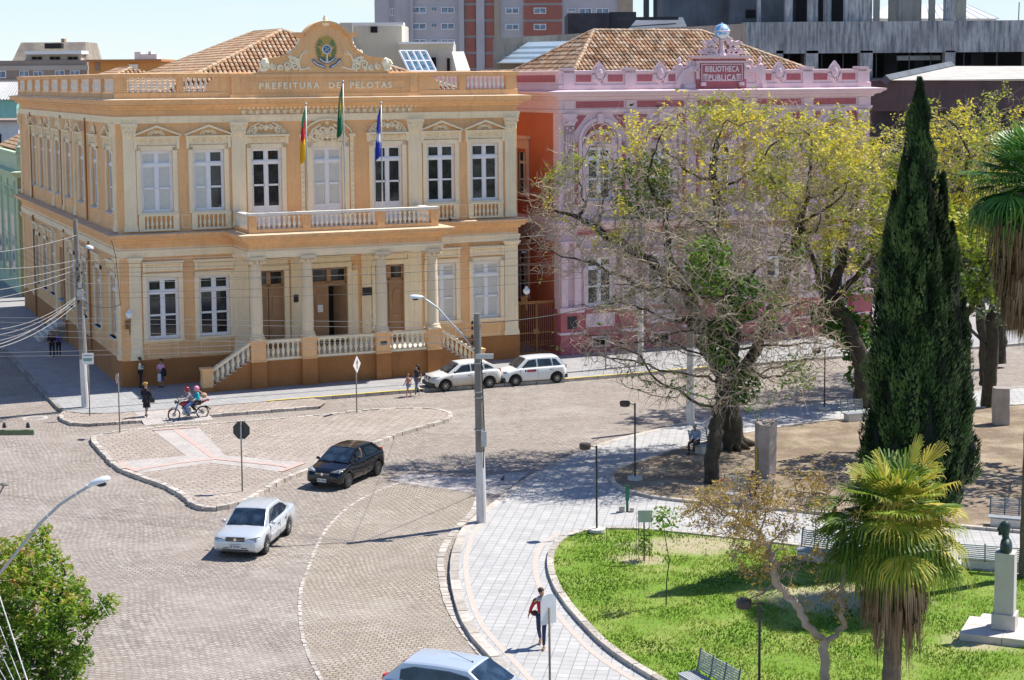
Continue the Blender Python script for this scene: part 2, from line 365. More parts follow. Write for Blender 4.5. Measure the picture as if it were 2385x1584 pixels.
# cobbled bulb-out in front of that pavement
ext=[L2W(*p) for p in [(-4.3,6.2),(-4.35,7.4),(-4.1,8.5),(-3.3,9.15),(-.87,9.32),(2.41,9.37),(7.9,9.48)]]
extp=[L2W(-3.9,5.2)]+ext[:5]+[L2W(-.87,9.02),L2W(2.41,9.07)]+ext[5:]+[L2W(8.6,8.2),L2W(8.2,7.2)]+[L2W(u,o+.03) for u,o in front_k[4:9]][::-1]
sheet('cobbled_kerb_extension',extp,-.012,m_isl)
kerb('kerb',smooth_pts(ext[:5],1),-.2,.0,-.3,0.0,m_kerb,.3)
kerb('kerb',ext[5:],-.2,.0,-.3,0.0,m_kerb,.6)
sheet('crossing_ramp',[L2W(-.87,9.02),L2W(2.41,9.07),L2W(2.3,7.1),L2W(-.8,7.05)],-.006,m_ramp)
strip('red_strip',[L2W(.85,9.0),L2W(.7,7.1)],-.12,.12,-.001,m_red)
b=MB(); A_=[L2W(-.87,9.0),L2W(2.41,9.05),L2W(2.41,9.95),L2W(-.87,9.9)]
for i,z in enumerate((-.008,-.008,RD+.004,RD+.004)): A_[i].z=z
b.quad(*A_)
for i,j in ((0,3),(1,2),(0,1)): b.quad(A_[i],A_[j],A_[j]-Vector((0,0,.3)),A_[i]-Vector((0,0,.3)))
o=b.build('crossing_ramp',m_ramp); o['kind']='structure'
# central island
isl=[G(*p) for p in [(217.5,1020),(243,1050),(278,1086),(317,1103),(365,1118.5),(407,1135),(438,1155),(460,1176),(494,1181),(533,1175),(559,1167),(606,1143),(647.5,1116),(683,1104.6),(716,1090),(790,1060),(867,1030.5),(944,1001),(1003,986),(1042,973),(1048,966),(1033,956),(1003,951.5),(938,950.5),(855,956),(751,967),(647.5,976),(470,989),(353,997),(303,1001),(230,1014)]]
isl=smooth_pts(isl,1,True)
sheet('traffic_island',isl,0,m_isl)
kerb('kerb',isl,-.02,.2,-.3,.025,m_kerb,.42,True,jit=.02)
def px(l,z=0): return [G(x,y,z) for x,y in l]
zA=lambda l:[(x*.28058,800+y*.28058) for x,y in l]; zB=lambda l:[(440+x*.29648,900+y*.29648) for x,y in l]
cen=[(1550,930),(1870,935),(1740,992)]
sheet('crossing_path',px(zA([(1262,716),(1470,712),(1640,690),(1740,790),(1870,930),(2281,972)])+zB([(915,600),(710,680)])+zA([(2281,1062),(2010,1020),(1740,992),(1160,1078),(1000,1010),(1010,980),(1545,932)])),.006,m_ramp)
rz_=[.010]
def rs(l):
    rz_[0]+=.004; strip('red_strip',px(l),-.13,.13,rz_[0],m_red)
rs(zA([(1450,712),(1640,850),(1790,960)])); rs(zA([(1790,960),(1500,990),(1130,1050)])); rs(zA([(1790,960),(2281,1010)])+zB([(810,640)]))
rs(zA([(1005,985),(1020,1020),(1150,1062)])); rs(zB([(716,672),(905,603)])); rs(zA([(1270,722),(1640,698)]))
# parking bay, flush with the road
bay_o=[G(*p,RD) for p in [(760,1610),(748,1584),(732,1556),(702,1485),(697,1420),(699,1370),(721,1315),(738,1270),(766,1223),(810,1181),(855,1155),(914,1129),(985,1113)]]
bay_i=[G(*p,RD) for p in [(1115,1150),(1108,1188),(1067,1227),(1038,1266),(1025,1299),(1027,1334),(1038,1396),(1062,1447),(1112,1515),(1160,1560),(1210,1610)]]
sheet('parking_bay',bay_o+[G(1060,1128,RD)]+bay_i,RD+.006,m_bay)
kerb('bay_edge',smooth_pts(bay_o,2),-.05,.06,RD-.02,RD+.02,m_kerb,.24)
kerb('bay_edge',smooth_pts(bay_i,2),-.12,.12,RD-.02,RD+.028,m_kerb,.3)
sheet('crossing_ramp',px([(905,1118),(950,1103),(1090,1112),(1235,1098),(1170,1150),(1120,1150),(985,1132)],RD+.01),RD+.012,m_ramp)
strip('red_strip',px([(910,1113),(960,1098)],RD),-.2,.2,RD+.02,m_red)
# plaza
pk=[G(*p) for p in [(1204,1600),(1157,1545),(1118,1503),(1079,1456),(1058.6,1399),(1049.7,1346),(1048,1307),(1058.6,1266),(1073.5,1233),(1100,1207),(1140,1178),(1180,1146),(1215,1120),(1258,1096),(1300,1075),(1340,1057),(1405,1029),(1482,1010),(1524,1001),(1602,984),(1721,963),(1917,937),(2100,920),(2385,900),(2700,880)]]
pk=[G(1300,1690)]+pk; pks=smooth_pts(pk,2)
sheet('plaza_pavement',pks+[G(2900,1000),Vector((22,30,0)),Vector((2,30,0))],0,m_pav)
kerb('kerb',pks,-.02,.28,-.35,.015,m_kerb,1.1,jit=.008)
strip('tactile_strip',pks[:42],.42,.60,.006,m_ortile)
grass_px=[(1600,1630),(1536,1584),(1453,1536),(1393.6,1491),(1334,1426),(1298.8,1381.6),(1278,1337),(1273.6,1298.6),(1284,1269),(1310.6,1245),(1349,1233),(1423,1226),(1500,1229),(1576,1236),(1707,1249),(1865,1268),(2000,1285),(2150,1305),(2270,1322),(2385,1336),(2500,1350)]
gl=smooth_pts([G(*p,.12) for p in grass_px],2)
lawn_poly=gl+[G(2700,1750,.1)]
m_lawn=NT('lawn_ground'); _N=m_lawn
_c=_N.mix(_N.ramp(_N.noise(.55,5,.65),[(.46,0),(.66,1)]),(.17,.31,.018),(.36,.40,.10))
_c=_N.mix(_N.ramp(_N.noise(1.7,5,.7),[(.35,0),(.75,.6)]),_c,(.20,.33,.04)); _c=_N.mix(1.0,_c,_N.ramp(_N.noise(18,4,.8),[(.3,.55),(.7,1.3)]),'MULTIPLY')
_wn=_N.noise(1.6,4,.7)
for _p,_rx,_ry in ((G(1610,1275),3.0,1.7),(G(1960,1400),3.2,2.2),(G(2290,1500),1.6,1.2),(G(1490,1310),1.2,.9)):
    _mp=_N.node('ShaderNodeMapping'); _mp.inputs['Location'].default_value=(-_p.x/_rx,-_p.y/_ry,0); _mp.inputs['Scale'].default_value=(1/_rx,1/_ry,0); _N.link(_N.co.outputs['Object'],_mp.inputs[0])
    _ln=_N.node('ShaderNodeVectorMath',operation='LENGTH'); _N.link(_mp.outputs[0],_ln.inputs[0])
    _ad=_N.node('ShaderNodeMath',operation='MULTIPLY_ADD'); _N.link(_wn,_ad.inputs[0]); _ad.inputs[1].default_value=1.3; _N.link(_ln.outputs['Value'],_ad.inputs[2])
    _hf=_N.node('ShaderNodeMath',operation='MULTIPLY'); _hf.inputs[1].default_value=.5; _N.link(_ad.outputs[0],_hf.inputs[0])
    _c=_N.mix(_N.ramp(_hf.outputs[0],[(.50,.9),(.78,0)]),_c,(.48,.40,.26))
_N.col(_c); _N.b.inputs['Roughness'].default_value=.95; _N.bump(_N.noise(22,4,.8),.9,.05); m_lawn=_N.mat
sheet('lawn',lawn_poly,.09,m_lawn)
kerb('kerb',gl,-.02,.2,-.02,.14,m_kerb,1.0,jit=.006)
strip('tactile_strip',gl[:40],-.50,-.32,.006,m_ortile)
soil_px=[(1420,1110),(1424,1098),(1434,1089),(1458,1081),(1524,1060),(1563,1047),(1620,1032),(1700,1012),(1800,994),(1950,974),(2100,961),(2300,946),(2700,915),(2700,1262),(2400,1238),(2260,1226),(2000,1203),(1891,1191),(1802,1182),(1690,1174),(1576,1162.6),(1497.6,1153),(1458,1141.6),(1427,1126)]
sp=smooth_pts([G(*p,.1) for p in soil_px],1,True)
_N=NT('bare_soil'); _c=_N.mix(_N.ramp(_N.noise(.45,5,.7),[(.42,0),(.68,1)]),(.22,.16,.11),(.44,.35,.25))
_c=_N.mix(_N.ramp(_N.noise(.8,6,.75),[(.56,0),(.72,.8)]),_c,(.18,.22,.05)); _c=_N.mix(1.0,_c,_N.ramp(_N.noise(9,4,.8),[(.3,.7),(.7,1.2)]),'MULTIPLY')
_N.col(_c); _N.b.inputs['Roughness'].default_value=1; _N.bump(_N.noise(8,5,.8),.8,.06); m_soil=_N.mat
sheet('bare_soil',sp,.07,m_soil)
kerb('kerb',sp,-.02,.16,-.02,.11,m_kerb,.9,True)
# manhole cover on the road
mh=G(82,974,RD); b=MB(); b.lathe([(.42,.0),(.42,.014),(.0,.016)],(mh.x,mh.y,RD),18); o=b.build('manhole_cover',M('iron_cover',(.28,.25,.23),var=.2,scale=8))
tag(o,'round iron manhole cover in the cobbles before the side street','manhole cover')
b=MB(); b.lathe([(.62,.0),(.62,.009),(.43,.009)],(mh.x,mh.y,RD),18); o=b.build('manhole_ring',m_kerb); o['kind']='structure'
# grass blades
def inpoly(x,y,poly):
    c=False; n=len(poly); j=n-1
    for i in range(n):
        a,b_=poly[i],poly[j]
        if (a[1]>y)!=(b_[1]>y) and x<(b_[0]-a[0])*(y-a[1])/(b_[1]-a[1])+a[0]: c=not c
        j=i
    return c
xs=[p[0] for p in lawn_poly]; ys=[p[1] for p in lawn_poly]
b=MB(); cnt=0
WORN=((G(1610,1275),3.0,1.7),(G(1960,1400),3.2,2.2),(G(2290,1500),1.6,1.2),(G(1490,1310),1.2,.9))
lp=[(p[0],p[1]) for p in lawn_poly]
while cnt<60000:
    x,y=U(min(xs),min(max(xs),17)),U(max(min(ys),44),max(ys))
    n=pnoise(Vector((x*.55,y*.55,1.7)))+.45*pnoise(Vector((x*1.9,y*1.9,9)))
    if n>.24+U(-.15,.15) and R_()<.7: cnt+=.25; continue
    cnt+=1
    if not inpoly(x,y,lp): continue
    if any(((x-q.x)/rx)**2+((y-q.y)/ry)**2<(.75+.5*n)**2 for q,rx,ry in WORN) and R_()<.8: continue
    h=U(.04,.10); a=U(0,6.28); wd=U(.012,.028); dx,dy=U(-.05,.05),U(-.05,.05)
    t=min(1,max(0,.40+n*.9+U(-.22,.22)))
    b.add([(x-wd*cos(a),y-wd*sin(a),.085),(x+wd*cos(a),y+wd*sin(a),.085),(x+dx,y+dy,.09+h)],[(0,1,2)],t=t)
o=b.build('grass',m_lgrass); o['kind']='stuff'; o['label']='short bright green lawn grass with worn yellow patches'; o['category']='grass'
# ================================================================ town hall
def Tf(u,o,z): return (u,-o,z)
def Ts(u,o,z): return (-o,u,z)
def sweep(b,path,prof,closed=False,**k):
    n=len(path); P2=[Vector((p[0],p[1])) for p in path]; offs=[]
    for i in range(n):
        def en(a,c): d=(c-a).normalized(); return Vector((d.y,-d.x))
        if i==0: m_=en(P2[0],P2[1])
        elif i==n-1: m_=en(P2[-2],P2[-1])
        else:
            a,c=en(P2[i-1],P2[i]),en(P2[i],P2[i+1]); m_=(a+c); m_=m_/max(.2,(1+a.dot(c)))
        offs.append(m_)
    L=len(prof); v=[]
    for i in range(n):
        for o,z in prof: q=P2[i]+offs[i]*o; v.append((q.x,q.y,z))
    b.add(v,[(i*L+j,i*L+j+1,(i+1)*L+j+1,(i+1)*L+j) for i in range(n-1) for j in range(L-1)],**k)
def wallgrid(b,T,u0,u1,z0,z1,ops,depth=.28,o=0):
    us=sorted(set([u0,u1]+[x for p in ops for x in p[:2]])); zs=sorted(set([z0,z1]+[x for p in ops for x in p[2:4]]))
    old=b.T; b.T=T
    for a,c in zip(us,us[1:]):
        for d,e in zip(zs,zs[1:]):
            mu,mz=(a+c)/2,(d+e)/2
            if any(p[0]<mu<p[1] and p[2]<mz<p[3] for p in ops): continue
            b.quad((a,o,d),(c,o,d),(c,o,e),(a,o,e))
    for p in ops:
        a,c,d,e=p[:4]; q=o-depth
        b.quad((a,o,d),(a,q,d),(a,q,e),(a,o,e)); b.quad((c,o,d),(c,q,d),(c,q,e),(c,o,e))
        b.quad((a,o,d),(c,o,d),(c,q,d),(a,q,d)); b.quad((a,o,e),(c,o,e),(c,q,e),(a,q,e))
    b.T=old
HB=empty('town_hall',(AX,AY,0),ANG,'ochre two-storey town hall with columned porch, balcony and lettered parapet','town hall')
W_,D_=22.59,37.4
UPC=[2.05,4.8,7.95,11.35,14.82,17.95,20.6]      # window centres, front
SIC=[2.05,6.7,11.1,15.75,19.85,23.35,26.65,30.1]   # side
ops=[]
for c in UPC: ops.append((c-.84,c+.84,9.15 if c not in (7.95,11.35,14.82) else 8.2,12.42))
for c in (2.2,4.95,17.95,20.65): ops.append((c-.84,c+.84,2.45,5.72))
for c,wd in ((7.95,.85),(11.35,1.02),(14.82,.85)): ops.append((c-wd,c+wd,1.5,5.8))
b=MB(); wallgrid(b,Tf,0,W_,0,15.1,ops)
sops=[(c-.84,c+.84,9.15,12.42) for c in SIC]+[(c-.84,c+.84,2.45,5.72) for c in SIC if c!=19.85]+[(19.0,20.7,1.2,5.72)]
wallgrid(b,Ts,0,D_,0,15.1,sops)
b.quad((W_,0,0),(W_,D_,0),(W_,D_,15.1),(W_,0,15.1)); b.quad((0,D_,0),(W_,D_,0),(W_,D_,15.1),(0,D_,15.1))
b.build('wall',m_wall,HB)
# reveals backing (rooms behind the openings)
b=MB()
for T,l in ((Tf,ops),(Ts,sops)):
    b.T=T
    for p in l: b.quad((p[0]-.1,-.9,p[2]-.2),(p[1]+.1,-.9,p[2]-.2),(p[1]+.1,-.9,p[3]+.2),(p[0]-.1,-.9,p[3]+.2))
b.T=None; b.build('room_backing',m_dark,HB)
path=[(0,D_),(0,0),(W_,0),(W_,D_)]
PX0,PX1,PO=6.05,16.65,3.35
pathp=[(0,D_),(0,0),(PX0,0),(PX0,-PO),(PX1,-PO),(PX1,0),(W_,0),(W_,D_)]
b=MB(); sweep(b,path,[(.07,0),(.07,1.33),(.03,1.38),(0,1.38)]); b.build('plinth',m_brown,HB)
# entablatures
b=MB()
sweep(b,path,[(0,13.83),(.10,13.83),(.10,14.0),(.14,14.02),(.14,14.2),(0,14.22)])
sweep(b,pathp,[(0,6.83),(.08,6.83),(.08,7.0),(.12,7.02),(.12,7.2),(.03,7.22),(.03,7.3)])
b.build('architrave',m_cream,HB)
b=MB()
sweep(b,path,[(.02,14.5),(.10,14.52),(.14,14.62),(.28,14.66),(.34,14.76),(.62,14.82),(.62,14.93),(.70,15.03),(.70,15.06),(0,15.12)])
sweep(b,pathp,[(.03,7.3),(.03,7.55),(.12,7.58),(.16,7.68),(.34,7.74),(.36,7.84),(.56,7.88),(.56,7.98),(.62,8.06)])
b.build('cornice',m_wall,HB)
b=MB(); sweep(b,path,[(.02,15.135),(.71,15.075),(.71,15.05)]); b.T=Tf; b.T=None; sweep(b,pathp,[(.0,8.13),(.625,8.075),(.625,8.05)])
b.quad((PX0,0,8.12),(PX1,0,8.12),(PX1,-PO,8.12),(PX0,-PO,8.12)); b.build('ledge',M('ledge_top',(.66,.50,.34),var=.12,scale=1.5,streak=.4,grime=(.30,.22,.15)),HB)
# soffit of porch
b=MB(); b.box(PX0+.02,PX1-.02,-PO+.02,-.02,6.86,6.9); b.build('porch_ceiling',m_cream,HB)
# dentils
b=MB(Tf)
for i in range(40): u=6.45+i*.255; b.box(u,u+.12,.06,.16,14.5,14.62)
b.build('dentils',m_cream,HB)
# ornament helper: relief scrolls
def scroll(b,cu,cz,r,dr=1,turn=1.6,o=.05,th=.035,a0=0,n=14):
    pts=[]
    for i in range(n):
        t=i/(n-1); a=a0+dr*t*turn*2*PI; rr=r*(1-.82*t); pts.append((cu+rr*cos(a),o,cz+rr*sin(a)))
    b.tube(pts,[th*(1-.3*i/n) for i in range(n)],4)
def band(b,u0,u1,z0,z1,o=.05,n=None):
    h=(z1-z0); n=n or max(1,int((u1-u0)/(h*1.25))); w=(u1-u0)/n
    for i in range(n):
        c=u0+w*(i+.5); s=1 if i%2 else -1
        scroll(b,c,(z0+z1)/2,h*.44,s,1.5,o,h*.13,a0=PI*.5*s)
        b.tube([(c-w*.5,o,(z0+z1)/2-s*h*.3),(c-w*.2,o,(z0+z1)/2+s*h*.05),(c+w*.3,o,(z0+z1)/2+s*h*.38)],[h*.03,h*.09,h*.03],4)
        b.ball((c,o,(z0+z1)/2),h*.13,5)
        b.ball((c+w*.42,o,(z0+z1)/2-s*h*.25),h*.12,5,(1,.5,1.4))
def crest(b,c,z0,w,h,o=.05):
    for s in (-1,1):
        scroll(b,c+s*w*.30,z0+h*.30,h*.26,s,1.5,o,h*.085,a0=PI/2)
        scroll(b,c+s*w*.12,z0+h*.55,h*.22,-s,1.4,o,h*.075,a0=0 if s>0 else PI)
        scroll(b,c+s*w*.43,z0+h*.16,h*.14,-s,1.3,o,h*.07)
        b.tube([(c+s*w*.5,o,z0+h*.04),(c+s*w*.36,o,z0+h*.55),(c+s*w*.16,o,z0+h*.82)],h*.065,4)
    b.ball((c,o,z0+h*.45),h*.17,6,(1,.5,1.4)); b.ball((c,o,z0+h*.9),h*.1,6); b.tube([(c-w*.5,o,z0+h*.03),(c+w*.5,o,z0+h*.03)],h*.035,4)
b=MB(Tf); band(b,6.6,16.35,14.2,14.5,.05,26); b.build('frieze_ornament',m_orn,HB)
# ---------------- window prototypes (origin at sill centre on the wall plane)
def sash(b,w,z0,z1,zt,o=-.16,open_=False,solid=0):
    T=.085
    b.box(-w,-w+T+.02,-(o+.05),-(o-.05),z0,z1); b.box(w-T-.02,w,-(o+.05),-(o-.05),z0,z1)
    for z in (z0,z1-.1): b.box(-w,w,-(o+.055),-(o-.05),z,z+.1)
    b.box(-w,w,-(o+.10),-(o-.05),zt,zt+.13); b.box(-.075,.075,-(o+.07),-(o-.05),z0,z1)
    zl=z0+.1+solid; zm=zl+(zt-zl)*.5
    if solid:
        b.box(-w,w,-(o+.045),-(o-.04),z0+.1,zl)
    for s in (-1,1):
        x0,x1=(.075,w-.1) if s>0 else (-w+.1,-.075)
        b.box(x0,x0+.05,-(o+.05),-(o-.04),zl,z1-.1); b.box(x1-.05,x1,-(o+.05),-(o-.04),zl,z1-.1)
        b.box(x0,x1,-(o+.05),-(o-.04),zm-.05,zm+.05)
        for z in (zl,zt-.06,zt+.13,z1-.16): b.box(x0,x1,-(o+.048),-(o-.04),z,z+.06)
def mkwindow(kind,shut):
    # kinds: pediment, flat (ground), door (upper balcony door), plainhead (side), 
    b=MB(); zt={'flat':2.55}.get(kind,2.58)
    if kind in('pediment','plainhead'):
        b.T=Tf
        for s in (-1,1): 
            x0,x1=(.84,1.08) if s>0 else (-1.08,-.84); b.box(x0,x1,0,.08,0,3.52); b.box(x0+s*.0,x1,.08,.11,0,3.46) if 0 else None
        b.box(-1.08,1.08,0,.08,3.27,3.52); b.box(-1.0,1.0,.08,.10,3.45,3.52)
        b.box(-1.1,1.1,0,.14,-.06,.03)
        b.box(-1.16,1.16,0,.05,3.55,3.93); 
        for s in (-1,1): b.box(s*1.12-.07,s*1.12+.07,0,.16,3.35,3.95)
        band(b,-.88,.88,3.6,3.86,.08,4)
        b.box(-1.22,1.22,0,.22,3.93,4.02)
        if kind=='pediment':
            for s in (-1,1):
                b.add([(s*1.28,0,4.02),(s*1.28,.26,4.02),(s*1.28,.26,4.10),(s*1.28,0,4.10),(0,0,4.48),(0,.26,4.48),(0,.26,4.60),(0,0,4.60)],[(0,1,5,4),(1,2,6,5),(2,3,7,6),(0,3,7,4),(0,1,2,3)])
            crest(b,0,4.05,.95,.40,.07)
        else: crest(b,0,4.04,1.2,.62,.07)
    if kind=='flat':
        b.T=Tf
        for s in (-1,1):
            x0,x1=(.84,1.07) if s>0 else (-1.07,-.84); b.box(x0,x1,0,.08,0,3.5)
        b.box(-1.07,1.07,0,.08,3.27,3.52); b.box(-1.1,1.1,0,.16,-.07,.02)
        b.box(-1.0,1.0,0,.035,3.62,3.95); b.box(-1.04,1.04,0,.1,3.97,4.05); b.box(-1.1,1.1,0,.25,4.05,4.16)
        for s in (-1,1): b.box(s*.98-.07,s*.98+.07,0,.18,3.6,4.05)
    if kind=='door':
        b.T=Tf
        for s in (-1,1):
            x0,x1=(.84,1.08) if s>0 else (-1.08,-.84); b.box(x0,x1,0,.08,-.9,3.48)
        b.box(-1.08,1.08,0,.08,3.27,3.5); b.box(-1.15,1.15,0,.05,3.53,3.85); band(b,-.85,.85,3.57,3.82,.08,5)
        for s in (-1,1): b.box(s*1.13-.08,s*1.13+.08,0,.16,3.5,3.88)
        b.box(-1.26,1.26,0,.24,3.88,4.0); crest(b,0,4.02,2.2,.74,.08)
    b.T=None
    fr=b.build('window',m_cream,None)
    solid=.95 if kind=='door' else 0; z0=-.95 if kind=='door' else .02
    b=MB(); sash(b,.84,z0,3.27,2.45,solid=solid); sa=b.build('sash',m_white,fr)
    b=MB()
    if shut==2:
        b.box(-.8,-.1,.185,.2,z0+.05,3.22); g2=MB(); g2.box(-.1,.8,.19,.2,z0+.05,3.22); g2.build('pane',m_glass,fr)
    elif shut:
        b.box(-.8,.8,.19,.2,z0+.05,3.22)
        for x in (-.6,-.45,-.3,.3,.45,.6): b.box(x-.006,x+.006,.185,.19,z0+.1,3.2)
    else: b.box(-.8,.8,.19,.2,z0+.05,3.22)
    b.build('pane',m_shut if shut else m_glass,fr)
    return fr
protos={}
def put(kind,shut,u,z,side=False,par=HB):
    key=(kind,str(shut))
    if key not in protos:
        protos[key]=mkwindow(kind,shut); o=protos[key]
    else: o=copy_tree(protos[key])
    o.parent=par; o.location=(-0.0,u,z) if side else (u,0,z); o.rotation_euler=(0,0,-PI/2 if side else 0)
    return o
for i,c in enumerate(UPC):
    if i in (2,4): put('door',False,c,9.15)
    elif i==3: pass
    else: put('pediment',(True,2)[i] if i<2 else False,c,9.14)
for c,s in ((2.2,0),(4.95,0),(17.95,1),(20.65,1)): put('flat',bool(s),c,2.43)
for i,c in enumerate(SIC):
    put('pediment' if i in (0,2,5,7) else 'plainhead',False,c,9.14,True)
    if i!=4: put('flat',False,c,2.43,True)
m_sill=M('blue_sill',(.25,.42,.66),var=.06,scale=3)
b=MB(Ts)
for c in SIC:
    for z in (9.1,2.4): b.box(c-.8,c+.8,.0,.2,z,z+.05)
b.build('sill',m_sill,HB)
# false window frame and side door
b=MB(Ts); b.box(32.6,34.6,0,.05,9.1,12.6); b.box(32.9,34.3,.05,.07,9.4,12.3); b.build('blind_window',m_wall,HB)
b=MB(Ts); b.box(19.0,20.7,-.14,-.1,1.2,5.72); b.box(19.82,19.88,-.1,-.08,1.2,5.72)
for z in (1.5,3.2): b.box(19.15,19.7,-.1,-.07,z,z+1.4); b.box(20.0,20.55,-.1,-.07,z,z+1.4)
b.build('side_door',m_wood,HB)
b=MB(Ts)
for i in range(5): b.box(18.7,21.0,.07,.3+.28*(5-i),0.001*i,.22*(i+1))
b.build('side_steps',m_stone,HB)
# centre balcony door with arched head
c=11.35
b=MB(Tf)
for s in (-1,1):
    x0,x1=(.84,1.22) if s>0 else (-1.22,-.84); b.box(c+x0,c+x1,0,.08,8.2,12.62)
    x0,x1=(1.3,1.5) if s>0 else (-1.5,-1.3); b.box(c+x0,c+x1,0,.06,8.2,12.95); b.box(c+s*1.4-.17,c+s*1.4+.17,0,.2,12.95,13.12)
    for k in range(16): scroll(b,c+s*1.4,8.6+k*.27,.07,s if k%2 else -s,1.2,.08,.02,n=7)
b.box(c-1.22,c+1.22,0,.08,12.4,12.66)
ar=[]
for k in range(17):
    a=PI*(.12+.76*k/16); ar.append((c+1.45*cos(a)/cos(PI*.12)*.99,12.62+.0+(sin(a)-sin(PI*.12))*1.35+.38))
for (o1,rr) in ((.2,.10),(.12,.05)):
    for p,q in zip(ar,ar[1:]):
        b.add([(p[0],0,p[1]),(q[0],0,q[1]),(q[0],0,q[1]+rr),(p[0],0,p[1]+rr),(p[0],o1,p[1]),(q[0],o1,q[1]),(q[0],o1,q[1]+rr),(p[0],o1,p[1]+rr)],[(4,5,6,7),(0,1,5,4),(3,2,6,7)])
crest(b,c,12.7,2.3,1.15,.07); crest(b,c,12.66,1.3,.7,.10)
b.box(c-.36,c+.36,.05,.12,12.98,13.22)
cw=b.build('window',m_cream,HB)
b=MB(); sash(b,.84,8.2,12.4,11.58,solid=.95); o=b.build('sash',m_white,cw); o.location=(c,0,0)
b=MB(); b.box(c-.8,c+.8,.19,.2,8.25,12.35); b.build('pane',m_shut,cw)
def text(s,size,mat,T,u,z,o,parent,name='lettering',extrude=.03,align='CENTER',sx=1,spacing=1,bold=.0):
    cu=bpy.data.curves.new('t','FONT'); cu.body=s; cu.size=size; cu.align_x=align; cu.align_y='CENTER'; cu.extrude=extrude; cu.space_character=spacing; cu.offset=bold; cu.resolution_u=3
    ob=bpy.data.objects.new('t',cu); SC.collection.objects.link(ob)
    me=bpy.data.meshes.new_from_object(ob.evaluated_get(bpy.context.evaluated_depsgraph_get()))
    bpy.data.objects.remove(ob)
    for v in me.vertices: v.co=T(u+v.co.x*sx,o+v.co.z,z+v.co.y)
    me.name=name; me.materials.clear(); me.materials.append(mat)
    r=bpy.data.objects.new(name,me); SC.collection.objects.link(r)
    if parent: r.parent=parent
    return r
text('1880',.24,m_cream,Tf,c,13.1,.13,HB,'date')
# mouldings under the windows, panels
b=MB(Tf)
def frame_(b,u0,u1,z0,z1,o,t=.04,d=.03):
    b.box(u0,u1,o,o+d,z0,z0+t); b.box(u0,u1,o,o+d,z1-t,z1); b.box(u0,u0+t,o,o+d,z0+t,z1-t); b.box(u1-t,u1,o,o+d,z0+t,z1-t)
for c in (2.15,4.95,17.95,20.65): frame_(b,c-.8,c+.8,1.5,2.18,0); b.box(c-1.05,c+1.05,0,.05,2.26,2.34)
for u0,u1 in ((3.3,3.75),(19.02,19.5)):
    frame_(b,u0,u1,8.3,9.0,0)
b.T=Ts
for c in SIC:
    if c!=19.85: frame_(b,c-.55,c+.55,1.5,2.2,0)
    frame_(b,c-.8,c+.8,8.3,8.95,0)
b.build('wall_panel',m_cream,HB)
# pilasters with capitals
def capital(b,u,z0,z1,w,o0=0):
    h=z1-z0
    b.box(u-w*.5,u+w*.5,o0,o0+.14,z0,z0+.06); b.frus((u,o0+.08),w*.5,.1,w*.62,.16,z0+.06,z1-.1); b.box(u-w*.66,u+w*.66,o0,o0+.28,z1-.1,z1)
    for r,zz in ((0,.12),(1,.42)):
        for k in range(4 if r==0 else 3):
            uu=u+(k-(1.5 if r==0 else 1))*w*.28; b.ball((uu,o0+.2,z0+h*(zz+.12)),h*.13,5,(.8,.6,1.5)); b.ball((uu,o0+.26,z0+h*(zz+.26)),h*.07,5)
    for s in (-1,1): scroll(b,u+s*w*.5,z1-h*.26,h*.15,s,1.3,o0+.24,h*.045,n=9)
def pilaster(b,u,w,z0,z1,zc,o0=0,base=True):
    b.box(u-w/2,u+w/2,o0,o0+.1,z0,zc)
    if base: b.box(u-w*.58,u+w*.58,o0,o0+.15,z0,z0+.22); b.box(u-w*.54,u+w*.54,o0,o0+.13,z0+.22,z0+.32)
    for k in range(3): uu=u+(k-1)*w*.27; b.box(uu-w*.06,uu+w*.06,o0+.1,o0+.115,z0+.6,zc-.15)
    capital(b,u,zc,z1,w,o0)
for u,w in ((.62,.64),(6.42,.75),(16.4,.78),(22.15,.64)):
    b=MB(Tf); pilaster(b,u,w,8.2,13.83,13.1); b.build('pilaster',m_cream,HB)
for u,w in ((.74,.6),(6.42,.8),(16.3,.8),(22.15,.8)):
    b=MB(Tf); pilaster(b,u,w,1.4 if u<6 or u>17 else 1.5,6.83,6.5); b.build('pilaster',m_cream,HB)
for u in (.5,): 
    for z0,z1,zc in ((8.2,13.83,13.1),(1.4,6.83,6.5)): b=MB(Ts); pilaster(b,u,.6,z0,z1,zc); b.build('pilaster',m_cream,HB)
for u in (13.4,17.8,21.8,32.0,36.6):
    for z0,z1,zc in ((8.2,13.83,13.1),(1.4,6.83,6.5)): b=MB(Ts); pilaster(b,u,.5,z0,z1,zc); b.build('pilaster',m_cream,HB)
b=MB(Ts); 
for u in (9.0,18.0,31.2): b.tube([(u,.12,7),(u,.12,0)],.07,6); b.tube([(u,.12,14),(u,.12,8.2)],.06,6)
b.build('drainpipe',m_brown,HB)
# balusters
BPROF=[(.05,0),(.085,0),(.085,.09),(.045,.13),(.055,.18),(.09,.30),(.098,.38),(.075,.5),(.042,.66),(.05,.72),(.035,.76),(.06,.82),(.08,.86),(.08,.95)]
def balus(b,p,h,s=1,n=7): b.lathe([(r*s,z/.95*h) for r,z in BPROF],p,n)
def brun(name,T,u0,u1,z0,z1,o,mat,step=.27,fill=None,dens=1):
    b=MB(); n=max(1,int(round((u1-u0)/step))); w=(u1-u0)/n
    for i in range(n):
        x,y,z=T(u0+w*(i+.5),o,z0); balus(b,(x,y,z),z1-z0,min(1,w/.27)*.98)
    return b.build(name,mat,HB,smooth=True)
